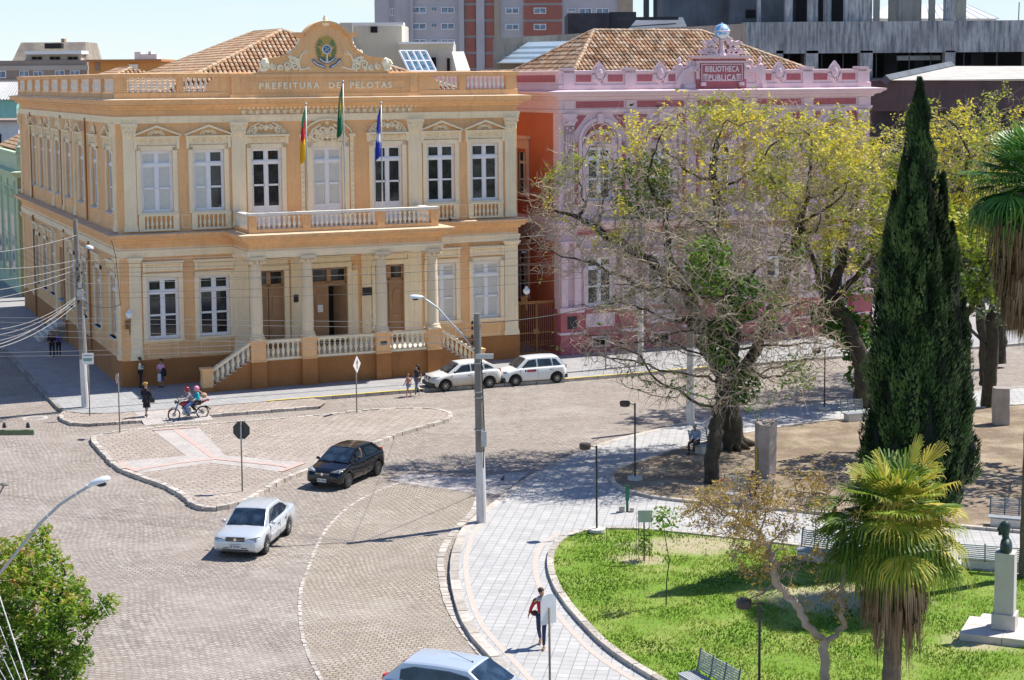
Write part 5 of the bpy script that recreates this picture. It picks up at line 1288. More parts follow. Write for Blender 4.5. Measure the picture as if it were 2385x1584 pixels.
# ================================================================ vegetation
def ell(c,r,n,shell=.0,cond=None):
    out=[]
    while len(out)<n:
        v=Vector((U(-1,1),U(-1,1),U(-1,1))); l=v.length
        if l>1 or l<shell: continue
        p=Vector((c[0]+v.x*r[0],c[1]+v.y*r[1],c[2]+v.z*r[2]))
        if cond and not cond(p): continue
        out.append(p)
    return out
def colonize(limbs,att,step=.3,infl=3.0,kill=.5,iters=90,jit=.25,grav=0.0):
    """space colonisation; limbs: list of polylines (first starts at root; others start at an existing point)"""
    N=[];PA=[]
    def nearest(p): return min(range(len(N)),key=lambda i:(N[i]-p).length_squared)
    for li,l in enumerate(limbs):
        l=[Vector(p) for p in l]
        if not N: N.append(l[0]);PA.append(-1);cur=0
        else: cur=nearest(l[0])
        for a,c in zip(l,l[1:]):
            n=max(1,int((c-a).length/step))
            for k in range(1,n+1): N.append(a.lerp(c,k/n)+Vector((U(-1,1),U(-1,1),U(-1,1)))*jit*.18);PA.append(cur);cur=len(N)-1
    att=list(att); base=len(N)
    for it in range(iters):
        if not att: break
        kd=kdtree.KDTree(len(N))
        for i,p in enumerate(N): kd.insert(p,i)
        kd.balance(); acc={}; keep=[]
        for a in att:
            co,i,d=kd.find(a)
            if d<kill: continue
            keep.append(a)
            if d<infl:
                v=(a-co)/max(d,1e-6)
                if i in acc: acc[i]+=v
                else: acc[i]=v.copy()
        att=keep
        if not acc: infl*=1.4; 
        if not acc and infl>20: break
        new=0
        for i,v in acc.items():
            if v.length<1e-3: continue
            v.normalize(); v+=Vector((U(-1,1),U(-1,1),U(-1,1)-grav))*jit; v.normalize()
            N.append(N[i]+v*step);PA.append(i);new+=1
    return N,PA
def skel_mesh(b,N,PA,tip=.010,ex=2.2,maxr=None,nmain=7,rootflare=0):
    n=len(N); ch=[[] for _ in range(n)]
    for i,p in enumerate(PA):
        if p>=0: ch[p].append(i)
    w=[0.0]*n
    for i in range(n-1,-1,-1):
        w[i]=tip**ex if not ch[i] else sum(w[c] for c in ch[i])
        w[i]+= (tip*.25)**ex
    r=[x**(1/ex) for x in w]
    if maxr:
        s=maxr/r[0]
        r=[x*(s**min(1,max(0,(x-tip)/(r[0]-tip)*1.6))) for x in r]
    stack=[(0,None)]
    while stack:
        i,st=stack.pop(); pts=[];rs=[]
        if st is not None: pts.append(N[st]);rs.append(r[i])
        while True:
            pts.append(N[i]);rs.append(r[i])
            c=ch[i]
            if not c: break
            c=sorted(c,key=lambda q:-w[q])
            for q in c[1:]: stack.append((q,i))
            i=c[0]
        k=nmain if rs[0]>.12 else (5 if rs[0]>.04 else 3)
        rs[-1]*=.5
        b.tube(pts,rs,k,cap=False,t=min(1,rs[0]*4))
    return r,ch
def leaf(b,p,size,t,elong=2.0,droop=.0):
    a=Vector((U(-1,1),U(-1,1),U(-.6,.6)-droop)); a.normalize(); c=a.cross(Vector((U(-1,1),U(-1,1),U(-1,1)))); c.normalize()
    a*=size*elong*.5; c*=size*.5
    b.add([p-a,p-a*.1+c,p+a,p-a*.1-c],[(0,1,2,3)],t=t)
def leaves(N,ch,r,b,per,size,spread,tf,cond=None,elong=2.0,tipmax=.03,droop=0):
    for i,p in enumerate(N):
        if r[i]>tipmax: continue
        if ch[i] and R_()<.5: continue
        if cond and not cond(p): continue
        for _ in range(per):
            q=p+Vector((U(-1,1),U(-1,1),U(-1,1)))*spread
            leaf(b,q,size*U(.6,1.3),min(1,max(0,tf(q)+U(-.22,.22))),elong,droop)
def twiglets(b,N,ch,r,prob,L,rad,rmax,seg=4,droop=.0,out=None):
    ext=[]
    for i,p in enumerate(N):
        if r[i]>rmax or R_()>prob: continue
        for _ in range(1 if prob<1 else int(prob)):
            d=Vector((U(-1,1),U(-1,1),U(-.8,1))).normalized(); pts=[p]; q=p.copy()
            for k in range(seg):
                d=(d+Vector((U(-1,1),U(-1,1),U(-1,1)-droop))*.5).normalized(); q=q+d*(L*U(.6,1.3)/seg); pts.append(q)
            b.tube(pts,[rad,rad*.9,rad*.75,rad*.55,rad*.3][:len(pts)],3,cap=False,t=0); ext+=pts[2:]
    return ext
def tree(name,loc,label,limbs,att,maxr,matw,matl,lf,cat='tree',twig=None,twigr=.045,step=.3,infl=3,kill=.5,jit=.25,tip=.01,group=None,iters=90,grav=0,tw=None):
    e=empty(name,loc,0,label,cat,group)
    N,PA=colonize(limbs,att,step,infl,kill,iters,jit,grav)
    b=MB(); r,ch=skel_mesh(b,N,PA,tip,2.2,maxr)
    ex_=twiglets(b,N,ch,r,*tw) if tw else []
    NX=N+ex_; ch=ch+[[] for _ in ex_]; r=r+[.001]*len(ex_)
    if twig:
        me=b; b2=MB(); b3=MB()
        # split thick limbs from thin twigs: two parts with their own bark
        idx={}
        for f,t in zip(b.f,b.t): (b2 if t>twigr*4 else b3).f.append(f)
        for q in (b2,b3):
            mp={}
            nf=[]
            for f in q.f:
                g=[]
                for i in f:
                    if i not in mp: mp[i]=len(q.v); q.v.append(b.v[i])
                    g.append(mp[i])
                nf.append(tuple(g))
            q.f=nf; q.t=[.5]*len(nf); q.m=[0]*len(nf)
        tr=b2.build('trunk',matw,e,smooth=True); b3.build('twigs',twig,e)
    else: b.build('trunk',matw,e,smooth=True)
    b=MB(); lf(NX,ch,r,b)
    if b.f: b.build('crown',matl,e)
    return e,N
# --- big half bare tree on the bare soil, world positions relative to its foot
T0=G(1655,1130); 
def rel(px_,py_,dy,base=T0): p=P(px_,py_,base.y+dy); return Vector((p.x-base.x,p.y-base.y,p.z))
# slim leaning tree in front
l1=[rel(1655,1132,0),rel(1658,1060,.3),rel(1672,980,1.0),rel(1684,930,1.6),rel(1700,880,2),rel(1712,800,2.2),rel(1700,700,2.4)]
att=ell(rel(1640,640,2.5),(4.6,3.2,3.3),1150)+ell(rel(1500,760,1.5),(3.4,2.6,2.2),420)+ell(rel(1830,790,2),(2.6,2.5,2.0),420)+ell(rel(1700,900,1),(4.0,2.2,1.1),230)
def lf1(N,ch,r,b):
    leaves(N,ch,r,b,1,.10,.15,lambda q:.55,cond=lambda p:pnoise(p*.6)>.42,tipmax=.02)
e1,N1=tree('half_bare_tree',(T0.x,T0.y,.05),'slim leaning tree with tangled bare pale twigs, dark trunk and white band',[l1],att,.30,m_barkd,m_lgreen,lf1,twig=m_bark,twigr=.05,step=.27,infl=2.2,kill=.36,jit=.42,tip=.0125,iters=80,grav=.15,tw=(2,.9,.0125,.05,4,.1))
b=MB(); p=rel(1668,974,1.05); b.lathe([(.24,-.05),(.24,.05)],(p.x,p.y,p.z),10); b.build('white_band',m_white,e1)
# ivy on its trunk
b=MB()
for _ in range(1500):
    k=U(0,1); p=rel(1700+40*sin(k*9),640+k*300,2.2).lerp(rel(1700,600,2),0); q=p+Vector((U(-.8,.8)*(1.1-k*.5),U(-.5,.5),0)); leaf(b,q,U(.10,.2),U(0,.7),1.4,.5)
for _ in range(700):
    a=U(0,6.28); p=rel(1650,630+U(-60,40),1.5); leaf(b,p+Vector((cos(a)*U(0,.9),sin(a)*.8,U(-.4,.4))),U(.12,.22),U(.4,1),1.5)
b.build('ivy',m_lgreen,e1)
# --- broad yellow-leaved tree right behind it
T1=G(1702,1048)
rl1=lambda x,y,dy: rel(x,y,dy,T1)
l2=[[rl1(1702,1050,0),rl1(1702,985,0),rl1(1695,930,.2),rl1(1688,880,.4)],
 [rl1(1690,890,.4),rl1(1640,800,0),rl1(1610,700,-.5),rl1(1560,600,-.8),rl1(1545,480,-.6)],
 [rl1(1690,890,.4),rl1(1690,760,1),rl1(1668,640,1.2),rl1(1676,520,1.4),rl1(1660,400,1.2)],
 [rl1(1700,930,.3),rl1(1760,820,1),rl1(1810,700,1.5),rl1(1850,590,1.8),rl1(1870,480,2)],
 [rl1(1610,700,-.5),rl1(1500,600,-.6),rl1(1430,560,-.5),rl1(1330,500,0)],
 [rl1(1640,800,0),rl1(1540,690,.5),rl1(1450,650,.8),rl1(1370,610,.8)],
 [rl1(1760,820,1),rl1(1880,760,1),rl1(1960,690,1.5)]]
att=ell(rl1(1640,420,.5),(6.9,4.0,3.3),1700)+ell(rl1(1420,520,0),(3.8,3.2,2.6),650)+ell(rl1(1900,440,1),(3.4,3.6,3.4),750)+ell(rl1(1700,300,.8),(4.2,3.0,1.5),500)+ell(rl1(1300,520,.4),(1.7,2,2.6),260)+ell(rl1(1640,640,.3),(5.5,3,2.2),500)
def yel(c0):
    def f(q):
        return c0+.55*pnoise(q*.35+Vector((3,1,7)))+.04*(q.z-9)
    return f
def lf2(N,ch,r,b):
    f=yel(.62)
    leaves(N,ch,r,b,3,.085,.13,f,cond=lambda p:pnoise(p*.5+Vector((5,2,1)))*.8+1.1*pnoise(p*1.35)+.06*(p.z-10.0)+.04*p.x>.42,tipmax=.02,elong=2.3,droop=.2)
    leaves(N,ch,r,b,3,.10,.2,lambda q:.15,cond=lambda p:(p-rl1(1500,440,0)).length<1.5,tipmax=.03,elong=2)
e2,N2=tree('yellow_flowering_tree',(T1.x,T1.y,.05),'broad spreading tree with yellow green leaf tips in front of the library',l2,att,.52,m_barkd,m_lyel,lf2,twig=m_bark,twigr=.06,step=.3,infl=2.6,kill=.40,jit=.40,tip=.0125,iters=80,tw=(2,.8,.012,.04,4,.0))
b=MB()
for (x,y,dy) in ((1747,1058,-.3),(1650,1062,-.2),(1725,1075,-.8),(1700,1085,-.9),(1770,1035,.6)):
    p=rl1(x,y,dy); p.z=.02; b.tube([rl1(1702,1000,0),rl1(1702,1035,0).lerp(p,.4)+Vector((0,0,.12)),p],[.38,.2,.06],7)
b.build('root',m_barkd,e2,smooth=True)
# --- mossy tree further right with long slanting limbs
T2=G(2012,948); r2=lambda x,y,dy: rel(x,y,dy,T2)
l3=[[r2(2012,950,0),r2(2010,880,0),r2(2000,820,0),r2(1965,740,.5),r2(1920,690,1)],
 [r2(1935,705,.8),r2(1990,650,.6),r2(2040,600,.2),r2(2090,560,0)],
 [r2(1920,690,1),r2(1890,600,1.5),r2(1850,520,2),r2(1800,450,2)],
 [r2(1925,690,1),r2(1925,600,1),r2(1930,500,1),r2(1945,400,1)],
 [r2(1930,690,1),r2(1965,620,1),r2(1965,540,1),r2(2000,430,1)],
 [r2(2010,880,0),r2(1985,850,.2),r2(1978,820,.4),r2(1962,800,.5)]]
att=ell(r2(1960,420,1.5),(4.2,3.5,3.4),900)+ell(r2(2060,480,1),(2.6,3,3.4),500)+ell(r2(1980,620,1),(3,2.4,2),250)
def lf3(N,ch,r,b): leaves(N,ch,r,b,4,.10,.15,yel(.55),cond=lambda p:pnoise(p*.45)*.8+1.1*pnoise(p*1.3)>.10,tipmax=.02,elong=2.2,droop=.2)
tree('mossy_tree',(T2.x,T2.y,.05),'mossy dark limbed tree with yellow leaves between the broad tree and the cypress',l3,att,.42,m_barkd,m_lyel,lf3,twig=m_bark,step=.34,infl=2.8,kill=.45,jit=.35,tip=.0125,iters=60,tw=(2,.7,.012,.04,4,0))
# small dark leaved tree at its foot and hanging fern-like branch
TS=G(1995,940); r3=lambda x,y,dy: rel(x,y,dy,TS)
def lfd(dens,size,t0,sp=.25): return lambda N,ch,r,b: leaves(N,ch,r,b,dens,size,sp,lambda q:t0+.4*pnoise(q*.8),tipmax=.05,elong=1.7,droop=.2)
tree('small_dark_tree',(TS.x,TS.y,.05),'small dark leaved tree left of the cypress by the kerb',[[r3(1995,942,0),r3(2000,880,0),r3(2010,830,0),r3(1990,800,0)],[r3(2000,905,0),r3(1972,875,.2),r3(1988,850,.2),r3(1980,830,.3)]],ell(r3(1975,775,.3),(1.5,1.4,1.1),180)+ell(r3(1940,740,0),(1.5,1.0,.9),120),.17,m_barkd,m_lgreen,lfd(12,.17,.35),step=.2,infl=2,kill=.35)
# --- trees filling the right background
def roundtree(name,label,px_,py_,tx,ty,rx,rz,ry,mat,f,dens=5,size=.2,n=600,maxr=.25,barkm=None,group=None,twig=None,cond=None,step=.32):
    base=G(px_,py_); rr=lambda x,y,dy: rel(x,y,dy,base); c=rr(tx,ty,0)
    limbs=[[Vector((0,0,0)),Vector((0,0,c.z*.3)),c*.6+Vector((0,0,c.z*.02))]]
    for k in range(5):
        a=k*1.257+.4; limbs.append([c*.6,c+Vector((cos(a)*rx*.5,sin(a)*ry*.5,rz*U(-.1,.4)))])
    return tree(name,(base.x,base.y,.05),label,limbs,ell(c,(rx,ry,rz),n,cond=cond),maxr,barkm or m_barkd,mat,lambda N,ch,r,b: leaves(N,ch,r,b,dens,size*.85,.2,f,cond=lambda p:1.1*pnoise(p*1.2+Vector((px_,0,0)))>-.02,tipmax=.03,elong=2,droop=.2),twig=twig,step=step,infl=2.8,kill=.42,jit=.35,group=group,iters=60,tip=.012,tw=(1,.7,.012,.04,4,0))
roundtree('background_tree','yellow leaved tree directly right of the cypress tip, in front of the dark hall',2190,890,2190,430,3.6,4.6,3,m_lyel,yel(.56),3,.13,1500,.35,twig=m_bark)
roundtree('background_tree','bare twigged tree with sparse lime leaves behind the tall palm',2330,850,2330,400,3.9,4.6,3,m_lyel,yel(.5),2,.12,1500,.35,twig=m_bark)
roundtree('background_tree','low yellow leaved tree under the tall palm skirt',2290,900,2270,560,2.4,2.4,2,m_lyel,yel(.6),4,.15,700,.25)
TR=G(2305,950); r4=lambda x,y,dy: rel(x,y,dy,TR)
tree('round_leafy_tree',(TR.x,TR.y,.05),'upright tree with thick dark trunk and small grey green crown right of the cypress',[[r4(2300,955,0),r4(2306,860,0),r4(2310,790,0),r4(2310,740,0)],[r4(2306,820,0),r4(2280,790,0),r4(2262,770,0)]],ell(r4(2300,690,0),(1.9,1.6,1.5),300),.34,m_barkd,leafmat('grey_green_leaves',((.05,.08,.04),(.12,.16,.09),(.24,.28,.17),(.34,.38,.24)),.3),lfd(9,.16,.45),step=.25,infl=2,kill=.4)
roundtree('background_tree','leafy lime green tree filling the gap between the cypress and the tall palm',2236,1062,2236,600,3.0,2.2,3,m_lyel,yel(.4),5,.16,700,.28)
_g=Vector((23.5,70,0)); tree('background_tree',(23.5,70,.05),'spreading leafy tree just outside the right edge, shading the park ground',[[Vector((0,0,0)),Vector((.2,0,3)),Vector((0,.2,6))],[Vector((.1,0,4)),Vector((-3,0,7))],[Vector((.1,0,4)),Vector((2,1,8))]],ell((.4,0,9),(3.1,4,2.6),500),.3,m_barkd,m_lgreen,lfd(5,.2,.45),step=.35,infl=2.8,kill=.5,iters=60)
# low hedge far right behind the road
b=MB(); a=L2W(49,13.5); 
hb_=G(2385,760)
for _ in range(5200):
    p=G(2310,765).lerp(G(2480,750),R_()); leaf(b,Vector((p.x+U(-.3,.3),p.y+U(-1.2,1.2),U(0,1.1))),U(.12,.24),U(.3,1),1.6)
tag(b.build('hedge',m_lgreen),'low bright green hedge across the road at the right edge','hedge')
# --- cypress
CB_=Vector((13.4,57.5,0)); ce=empty('cypress_tree',CB_,0,'very tall dense dark green cypress with several pointed spires','tree')
def cyp(px_,top,bot,w,dy):
    Y=CB_.y+dy; a=P(px_,top,Y); zb=P(px_,bot,Y).z
    return (a.x-CB_.x,dy,max(0,zb),a.z,w)
spires=[cyp(2142,187,1240,1.28,0),cyp(2106,370,1200,1.05,-.3),cyp(2082,450,1150,.75,-.2),cyp(2197,405,1000,.55,.1),cyp(2218,522,1180,.68,-.1),cyp(2176,560,1240,.9,-.6),cyp(2060,620,1130,.5,.1),cyp(2118,600,1240,.8,-.8),cyp(2246,700,1100,.42,.1),cyp(2052,800,1200,.6,-.2),cyp(2238,860,1130,.55,-.3),cyp(2030,960,1230,.5,-.3),cyp(2160,760,1250,.65,-1.05),cyp(2100,900,1250,.75,-1.0),cyp(2205,800,1200,.6,-.7),cyp(2252,930,1128,.38,-.3)]
b=MB(); bi=MB()
def p_x(a): return cos(a)*2+sin(a)
def sprof(t): return (min(1,(1-t)*1.9))**.8*min(1,.35+t*5)
for (x,y,z0,z1,w_) in spires:
    H=z1-z0; prof=[]
    for k in range(14): t=k/13; prof.append((max(.01,w_*sprof(t)*.74),z0+H*t*.985))
    bi.lathe(prof,(x,y,0),9)
    n=int(H*w_*1300)
    for _ in range(n):
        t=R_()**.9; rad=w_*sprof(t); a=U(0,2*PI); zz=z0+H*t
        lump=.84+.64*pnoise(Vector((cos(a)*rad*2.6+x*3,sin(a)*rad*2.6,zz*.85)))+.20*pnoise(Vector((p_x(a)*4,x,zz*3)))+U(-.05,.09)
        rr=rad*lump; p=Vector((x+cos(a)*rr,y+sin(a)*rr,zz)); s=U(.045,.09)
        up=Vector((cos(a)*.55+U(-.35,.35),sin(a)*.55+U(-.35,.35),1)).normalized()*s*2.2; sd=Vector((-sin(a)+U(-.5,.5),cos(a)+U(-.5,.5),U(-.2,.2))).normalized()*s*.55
        tt=min(1,max(0,.38+(lump-.84)*1.9+U(-.28,.28)))  # hollows darker, lumps paler: shade put into the leaf tint
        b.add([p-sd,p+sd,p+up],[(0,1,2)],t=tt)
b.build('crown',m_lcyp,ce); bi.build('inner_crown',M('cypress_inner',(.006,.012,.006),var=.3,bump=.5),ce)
b=MB(); b.tube([(0,0,0),(.1,0,12)],[.35,.05],8); b.build('trunk',m_barkd,ce)
# --- fan palms
def fan(b,base,d,pet,R,nseg=26,spread=2.2,droop=.5,t0=.5,w=.03,tv=.15,bs=None):
    d=Vector(d).normalized(); side=d.cross(Vector((0,0,1)))
    if side.length<.1: side=Vector((1,0,0))
    side.normalize(); up=side.cross(d).normalized()
    hub=base+d*pet+Vector((0,0,-.12*pet))
    b.tube([base,base+d*pet*.5+up*.05,hub],[.03,.024,.016],4,t=.75 if t0>.3 else .3)
    d2=(d+Vector((0,0,-.25))).normalized(); up2=side.cross(d2).normalized()
    for i in range(nseg):
        a=-spread+2*spread*i/(nseg-1); L=R*(1-.22*(abs(a)/spread)**2)*U(.9,1.08)
        e=(d2*cos(a)+side*sin(a)).normalized(); f=(side*cos(a)-d2*sin(a)).normalized()
        p0=hub; p1=hub+e*L*.55-up2*0+Vector((0,0,-.04*L)); p2=hub+e*L*.86+Vector((0,0,-L*.22*droop)); p3=hub+e*L*.97+Vector((0,0,-L*(.30+.5*U(.5,1.2))*droop))
        ww=w*U(.8,1.2)*R/.9; k=up2*(.012 if i%2 else -.012)
        t=min(1,max(0,t0+U(-tv,tv)))
        if R_()<.07: continue
        b.add([p0,p1-f*ww+k,p1+f*ww-k,p2-f*ww*.7,p2+f*ww*.7,p3],[(0,1,2),(1,3,4,2),(3,5,4)],t=t)
        for q in (1,2): pass
def palm(name,loc,label,h,crownR,nleaf,matg,skirt,trunkr,seed,skirtw=1.0,t0=.45,young=True):
    random.seed(seed); e=empty(name,loc,0,label,'palm tree')
    b=MB(); pts=[];rs=[]
    for k in range(26): t=k/25; pts.append((.10*sin(t*2),0,h*t)); rs.append(trunkr*(1.25-.3*t)*(1.06 if k%2 else .96))
    b.tube(pts,rs,12); b.build('trunk',m_bpalm,e)
    top=Vector((.10*sin(2),0,h))
    b=MB()
    for i in range(nleaf):
        a=i*2.39996+U(-.3,.3); el=1.3-(2.0 if young else 1.75)*(i/nleaf)**.8+U(-.15,.15); d=Vector((cos(a)*cos(el),sin(a)*cos(el),sin(el)))
        fan(b,top+Vector((0,0,.25*sin(el))),d,crownR*U(.22,.62),crownR*U(.34,.50),nseg=22,spread=1.35,droop=(.15+.85*(i/nleaf))*U(.6,1.5),t0=t0+(.25*(1-i/nleaf) if young else 0)+U(-.34,.34)+(.15*cos(a) if young else 0),w=.026)  # young palm gets brighter right fronds, sunlight put into their tint
    b.build('crown',matg,e)
    b=MB()
    for i in range(int(skirt*(46 if young else 100))):
        a=U(0,2*PI); zt=h-U(.0,1)*skirt*.75-.3; L=U(.7,1.25)*min(1.2,.5+skirt*.35); rr=trunkr+skirtw*U(.12,.62)*(1-(.55 if young else .72)*(h-zt)/max(.1,skirt))
        base=Vector((top.x+cos(a)*rr*.5,sin(a)*rr*.5,zt)); tm=.35+.4*R_()
        for k in range(11):
            an=a+U(-.5,.5); q=base+Vector((cos(an)*rr*.75,sin(an)*rr*.75,-L*.3+U(-.1,.1))); q2=q+Vector((cos(an)*.08*U(-1,2),sin(an)*.08*U(-1,2),-L*U(.5,.9)))
            s=Vector((-sin(an),cos(an),0))*U(.015,.035); b.add([base,q-s,q2,q+s],[(0,1,2,3)],t=min(1,max(0,tm+U(-.3,.3))))
    b.build('dead_frond_skirt',m_ldead,e)
    return e,top
pl=G(2072,1665); zc=P(2098,1185,pl.y).z
pe,top=palm('fan_palm',(pl.x,pl.y,.08),'young fan palm with bright drooping fronds and brown skirt on the lawn',zc-.3,2.3,84,m_lpalm,2.75,.20,11,1.15,t0=.42)
b=MB()
for i in range(16):
    a=U(0,6.28); L=U(.5,.95); pts=[top+Vector((0,0,.1)),top+Vector((cos(a)*L*.5,sin(a)*L*.5,.55)),top+Vector((cos(a)*L,sin(a)*L,.35)),top+Vector((cos(a)*L*1.15,sin(a)*L*1.15,-.1))]; b.tube(pts,[.03,.025,.02,.01],4,t=.9)
    for _ in range(50): p=pts[2].lerp(pts[3],R_())+Vector((U(-.14,.14),U(-.14,.14),U(-.3,.1))); leaf(b,p,.05,U(.5,1),2.2)
b.build('flower_stalk',leafmat('palm_flowers',((.45,.25,.03),(.60,.38,.05),(.66,.50,.08),(.70,.58,.16)),.2),pe)
pl=G(2383,1350); zc=P(2383,440,pl.y).z
palm('tall_fan_palm',(pl.x+.06,pl.y,.05),'tall fan palm with long shaggy brown skirt at the right edge',zc,2.5,90,m_lpalm2,4.4,.17,5,2.3,t0=.42,young=False)
# --- small deciduous tree in the foreground (smooth forked trunk, amber leaf buds)
random.seed(21)
TC=G(1925,1640); r5=lambda x,y,dy: rel(x,y,dy,TC)
lc_=[[Vector((0,0,0)),r5(1920,1560,0),r5(1918,1500,0)],[r5(1918,1505,0),r5(1880,1460,-.05),r5(1855,1410,-.1),r5(1810,1370,-.1)],[r5(1918,1505,0),r5(1965,1470,.1),r5(1958,1420,.1),r5(1962,1370,.1),r5(1968,1260,.1)],
 [r5(1810,1370,-.1),r5(1800,1300,-.1),r5(1760,1240,0),r5(1700,1200,0)],[r5(1968,1260,.1),r5(2000,1300,.2),r5(2040,1280,.3),r5(2090,1255,.3)],[r5(1968,1260,.1),r5(1940,1180,0),r5(1900,1140,0)],[r5(1962,1370,.1),r5(1930,1380,0),r5(1890,1430,-.1)]]
att=ell(r5(1745,1200,0),(1.75,1.3,.95),520)+ell(r5(1930,1170,0),(1.15,1.0,.75),200)+ell(r5(1800,1310,0),(1.3,.9,.5),150)+ell(r5(1640,1190,0),(.7,.8,.5),90)+ell(r5(1960,1400,0),(.5,.5,.5),40)+ell(r5(1760,1400,0),(.7,.5,.25),50)
def lf5(N,ch,r,b): leaves(N,ch,r,b,2,.042,.07,lambda q:.45+.2*pnoise(q*1.5),cond=lambda p:pnoise(p*1.3)>-.05,tipmax=.013,elong=2.2)
tree('crape_myrtle',(TC.x,TC.y,.08),'small forked tree with smooth tan trunk and amber buds on the lawn front',lc_,att,.125,m_barkb,m_lamber,lf5,twig=M('tan_twigs',(.30,.23,.17),var=.2),twigr=.03,step=.12,infl=1.2,kill=.19,jit=.35,tip=.0085,iters=80,tw=(2,.32,.007,.03,4,0))
# --- leafy tree, bottom left
random.seed(31)
TL=Vector((-11.9,43,0)); r6=lambda x,y,dy: rel(x,y,dy,TL)
lb=[[Vector((0,0,0)),Vector((.1,0,1.4)),Vector((.3,.1,2.6))]]
for p in ((60,1300,.5),(150,1320,0),(150,1420,-.5),(250,1410,0),(40,1450,-.6),(120,1520,.3),(-40,1380,0)): lb.append([Vector((.3,.1,2.2)),r6(*p)])
att=ell(r6(60,1330,0),(1.0,1.3,.9),240)+ell(r6(120,1420,0),(1.05,1.3,.9),260)+ell(r6(40,1500,0),(1.5,1.3,.9),240)+ell(r6(248,1405,0),(.27,.35,.3),40)+ell(r6(-60,1400,0),(1.6,1.5,1.6),200)+ell(r6(180,1445,0),(.55,.7,.45),70)+ell(r6(95,1245,0),(.3,.4,.25),30)+ell(r6(90,1590,.2),(1.3,1.2,.8),200)+ell(r6(170,1530,0),(.5,.7,.4),50)
def lf6(N,ch,r,b):
    for i,p in enumerate(N):
        if r[i]>.028: continue
        tip_=not ch[i]
        for _ in range(26 if tip_ else 12):
            q=p+Vector((U(-1,1),U(-1,1),U(-1,1)))*.17; leaf(b,q,U(.045,.075),min(1,max(0,(.62 if tip_ else .36)+.4*pnoise(q*2.2)+U(-.25,.25)+.12*(q.z-3.5))),2.6)
tree('street_tree',TL,'leafy bright green street tree with orange new shoots at bottom left',lb,att,.13,m_barkd,m_lbush,lf6,step=.16,infl=1.4,kill=.22,jit=.3,tip=.007,iters=60)
# --- saplings
random.seed(41)
S1=G(1500,1305,.09); S2=G(1551,1412,.09)
sp1=empty('staked_sapling',S1,0,'young sapling inside a thin wire guard with brown stake on the lawn','sapling')
b=MB(); b.box(-.025,.025,-.025,.025,0,1.5); b.build('stake',m_wood,sp1)
b=MB()
for k in range(8):
    a=k*PI/4; b.tube([(cos(a)*.25,sin(a)*.25,0),(cos(a)*.25,sin(a)*.25,1.6)],.008,3)
for z in (.4,.9,1.4,1.6): b.tube([(cos(a*PI/8)*.25,sin(a*PI/8)*.25,z) for a in range(17)],.008,3)
b.build('wire_guard',m_black,sp1)
b=MB(); b.box(-.22,.25,-.27,-.25,1.35,1.75); b.build('guard_plate',M('plate_grey',(.45,.48,.42),var=.1),sp1)
b=MB()
for _ in range(90): leaf(b,Vector((U(-.15,.25),U(-.2,.2),U(.3,1.1))),U(.05,.1),U(.4,1),2)
b.build('leaves',m_lgreen,sp1)
sp2=empty('thin_sapling',S2,0,'thin curved dark stemmed sapling with few leaves left of the forked tree','sapling')
b=MB(); b.tube([(0,0,0),(.02,0,.8),(.1,0,1.4),(-.02,0,2.1),(-.1,0,2.7),(-.03,0,3.1)],[.022,.02,.018,.015,.01,.006],5); b.build('stem',m_barkd,sp2)
b=MB()
for _ in range(170): k=R_(); a=U(0,6.28); leaf(b,Vector((-.06+cos(a)*U(.05,.42),sin(a)*U(.05,.4),2.55+U(-.2,.5)-.0)),U(.05,.09),U(.5,1),2.2)
b.build('leaves',m_lgreen,sp2)
random.seed(51)
# ================================================================ street furniture
random.seed(60)
def pole_shaft(e,h,r0,r1,white=1.9,lean=(0,0)):
    w_=white/h
    b=MB(); b.tube([(lean[0]*w_,lean[1]*w_,white),(lean[0],lean[1],h)],[r0+(r1-r0)*w_,r1],12); b.build('shaft',m_pole,e,smooth=False)
    if white>0: b=MB(); b.tube([(0,0,-.2),(lean[0]*w_,lean[1]*w_,white)],[r0,r0+(r1-r0)*w_],12); b.build('painted_foot',m_polew,e)
def luminaire(e,pts,head,dirv,s=1.0):
    b=MB(); b.tube(pts,.042*s,8); arm=b.build('lamp_arm',m_steel,e,smooth=True)
    d=Vector(dirv).normalized(); h=Vector(head); side=d.cross(Vector((0,0,1))).normalized(); up=side.cross(d)
    b=MB(); v=[];n=10
    for (t,w_,zz) in ((-.12,.05,.05),(.0,.09,.09),(.12,.16,.12),(.36,.18,.13),(.5,.12,.10),(.56,.04,.04)):
        for k in range(n): a=2*PI*k/n; v.append(h+d*t*s+side*(w_*cos(a)*s)+up*(zz*sin(a)*s*(1 if sin(a)>0 else .4)))
    b.add(v,[(i*n+k,i*n+(k+1)%n,(i+1)*n+(k+1)%n,(i+1)*n+k) for i in range(5) for k in range(n)]+[tuple(range(n)),tuple(range(5*n,6*n))])
    b.build('lamp_head',M('lamp_white',(.70,.74,.80),rough=.35,var=.04) if not bpy.data.materials.get('lamp_white') else bpy.data.materials['lamp_white'],arm,smooth=True)
    b=MB(); c=h+d*.27*s-up*.07*s; b.ball(c,.15*s,10,(1,1,.45)); b.build('lamp_lens',m_glass,arm,smooth=True)
def insul(e,pts,name='insulator'):
    b=MB()
    for p in pts: b.lathe([(.02,-.05),(.05,-.04),(.05,0),(.03,.01),(.045,.03),(.02,.08)],p,7)
    b.build(name,m_wireb,e)
def relp(base,px_,py_,dy=0): p=P(px_,py_,base.y+dy); return p-base
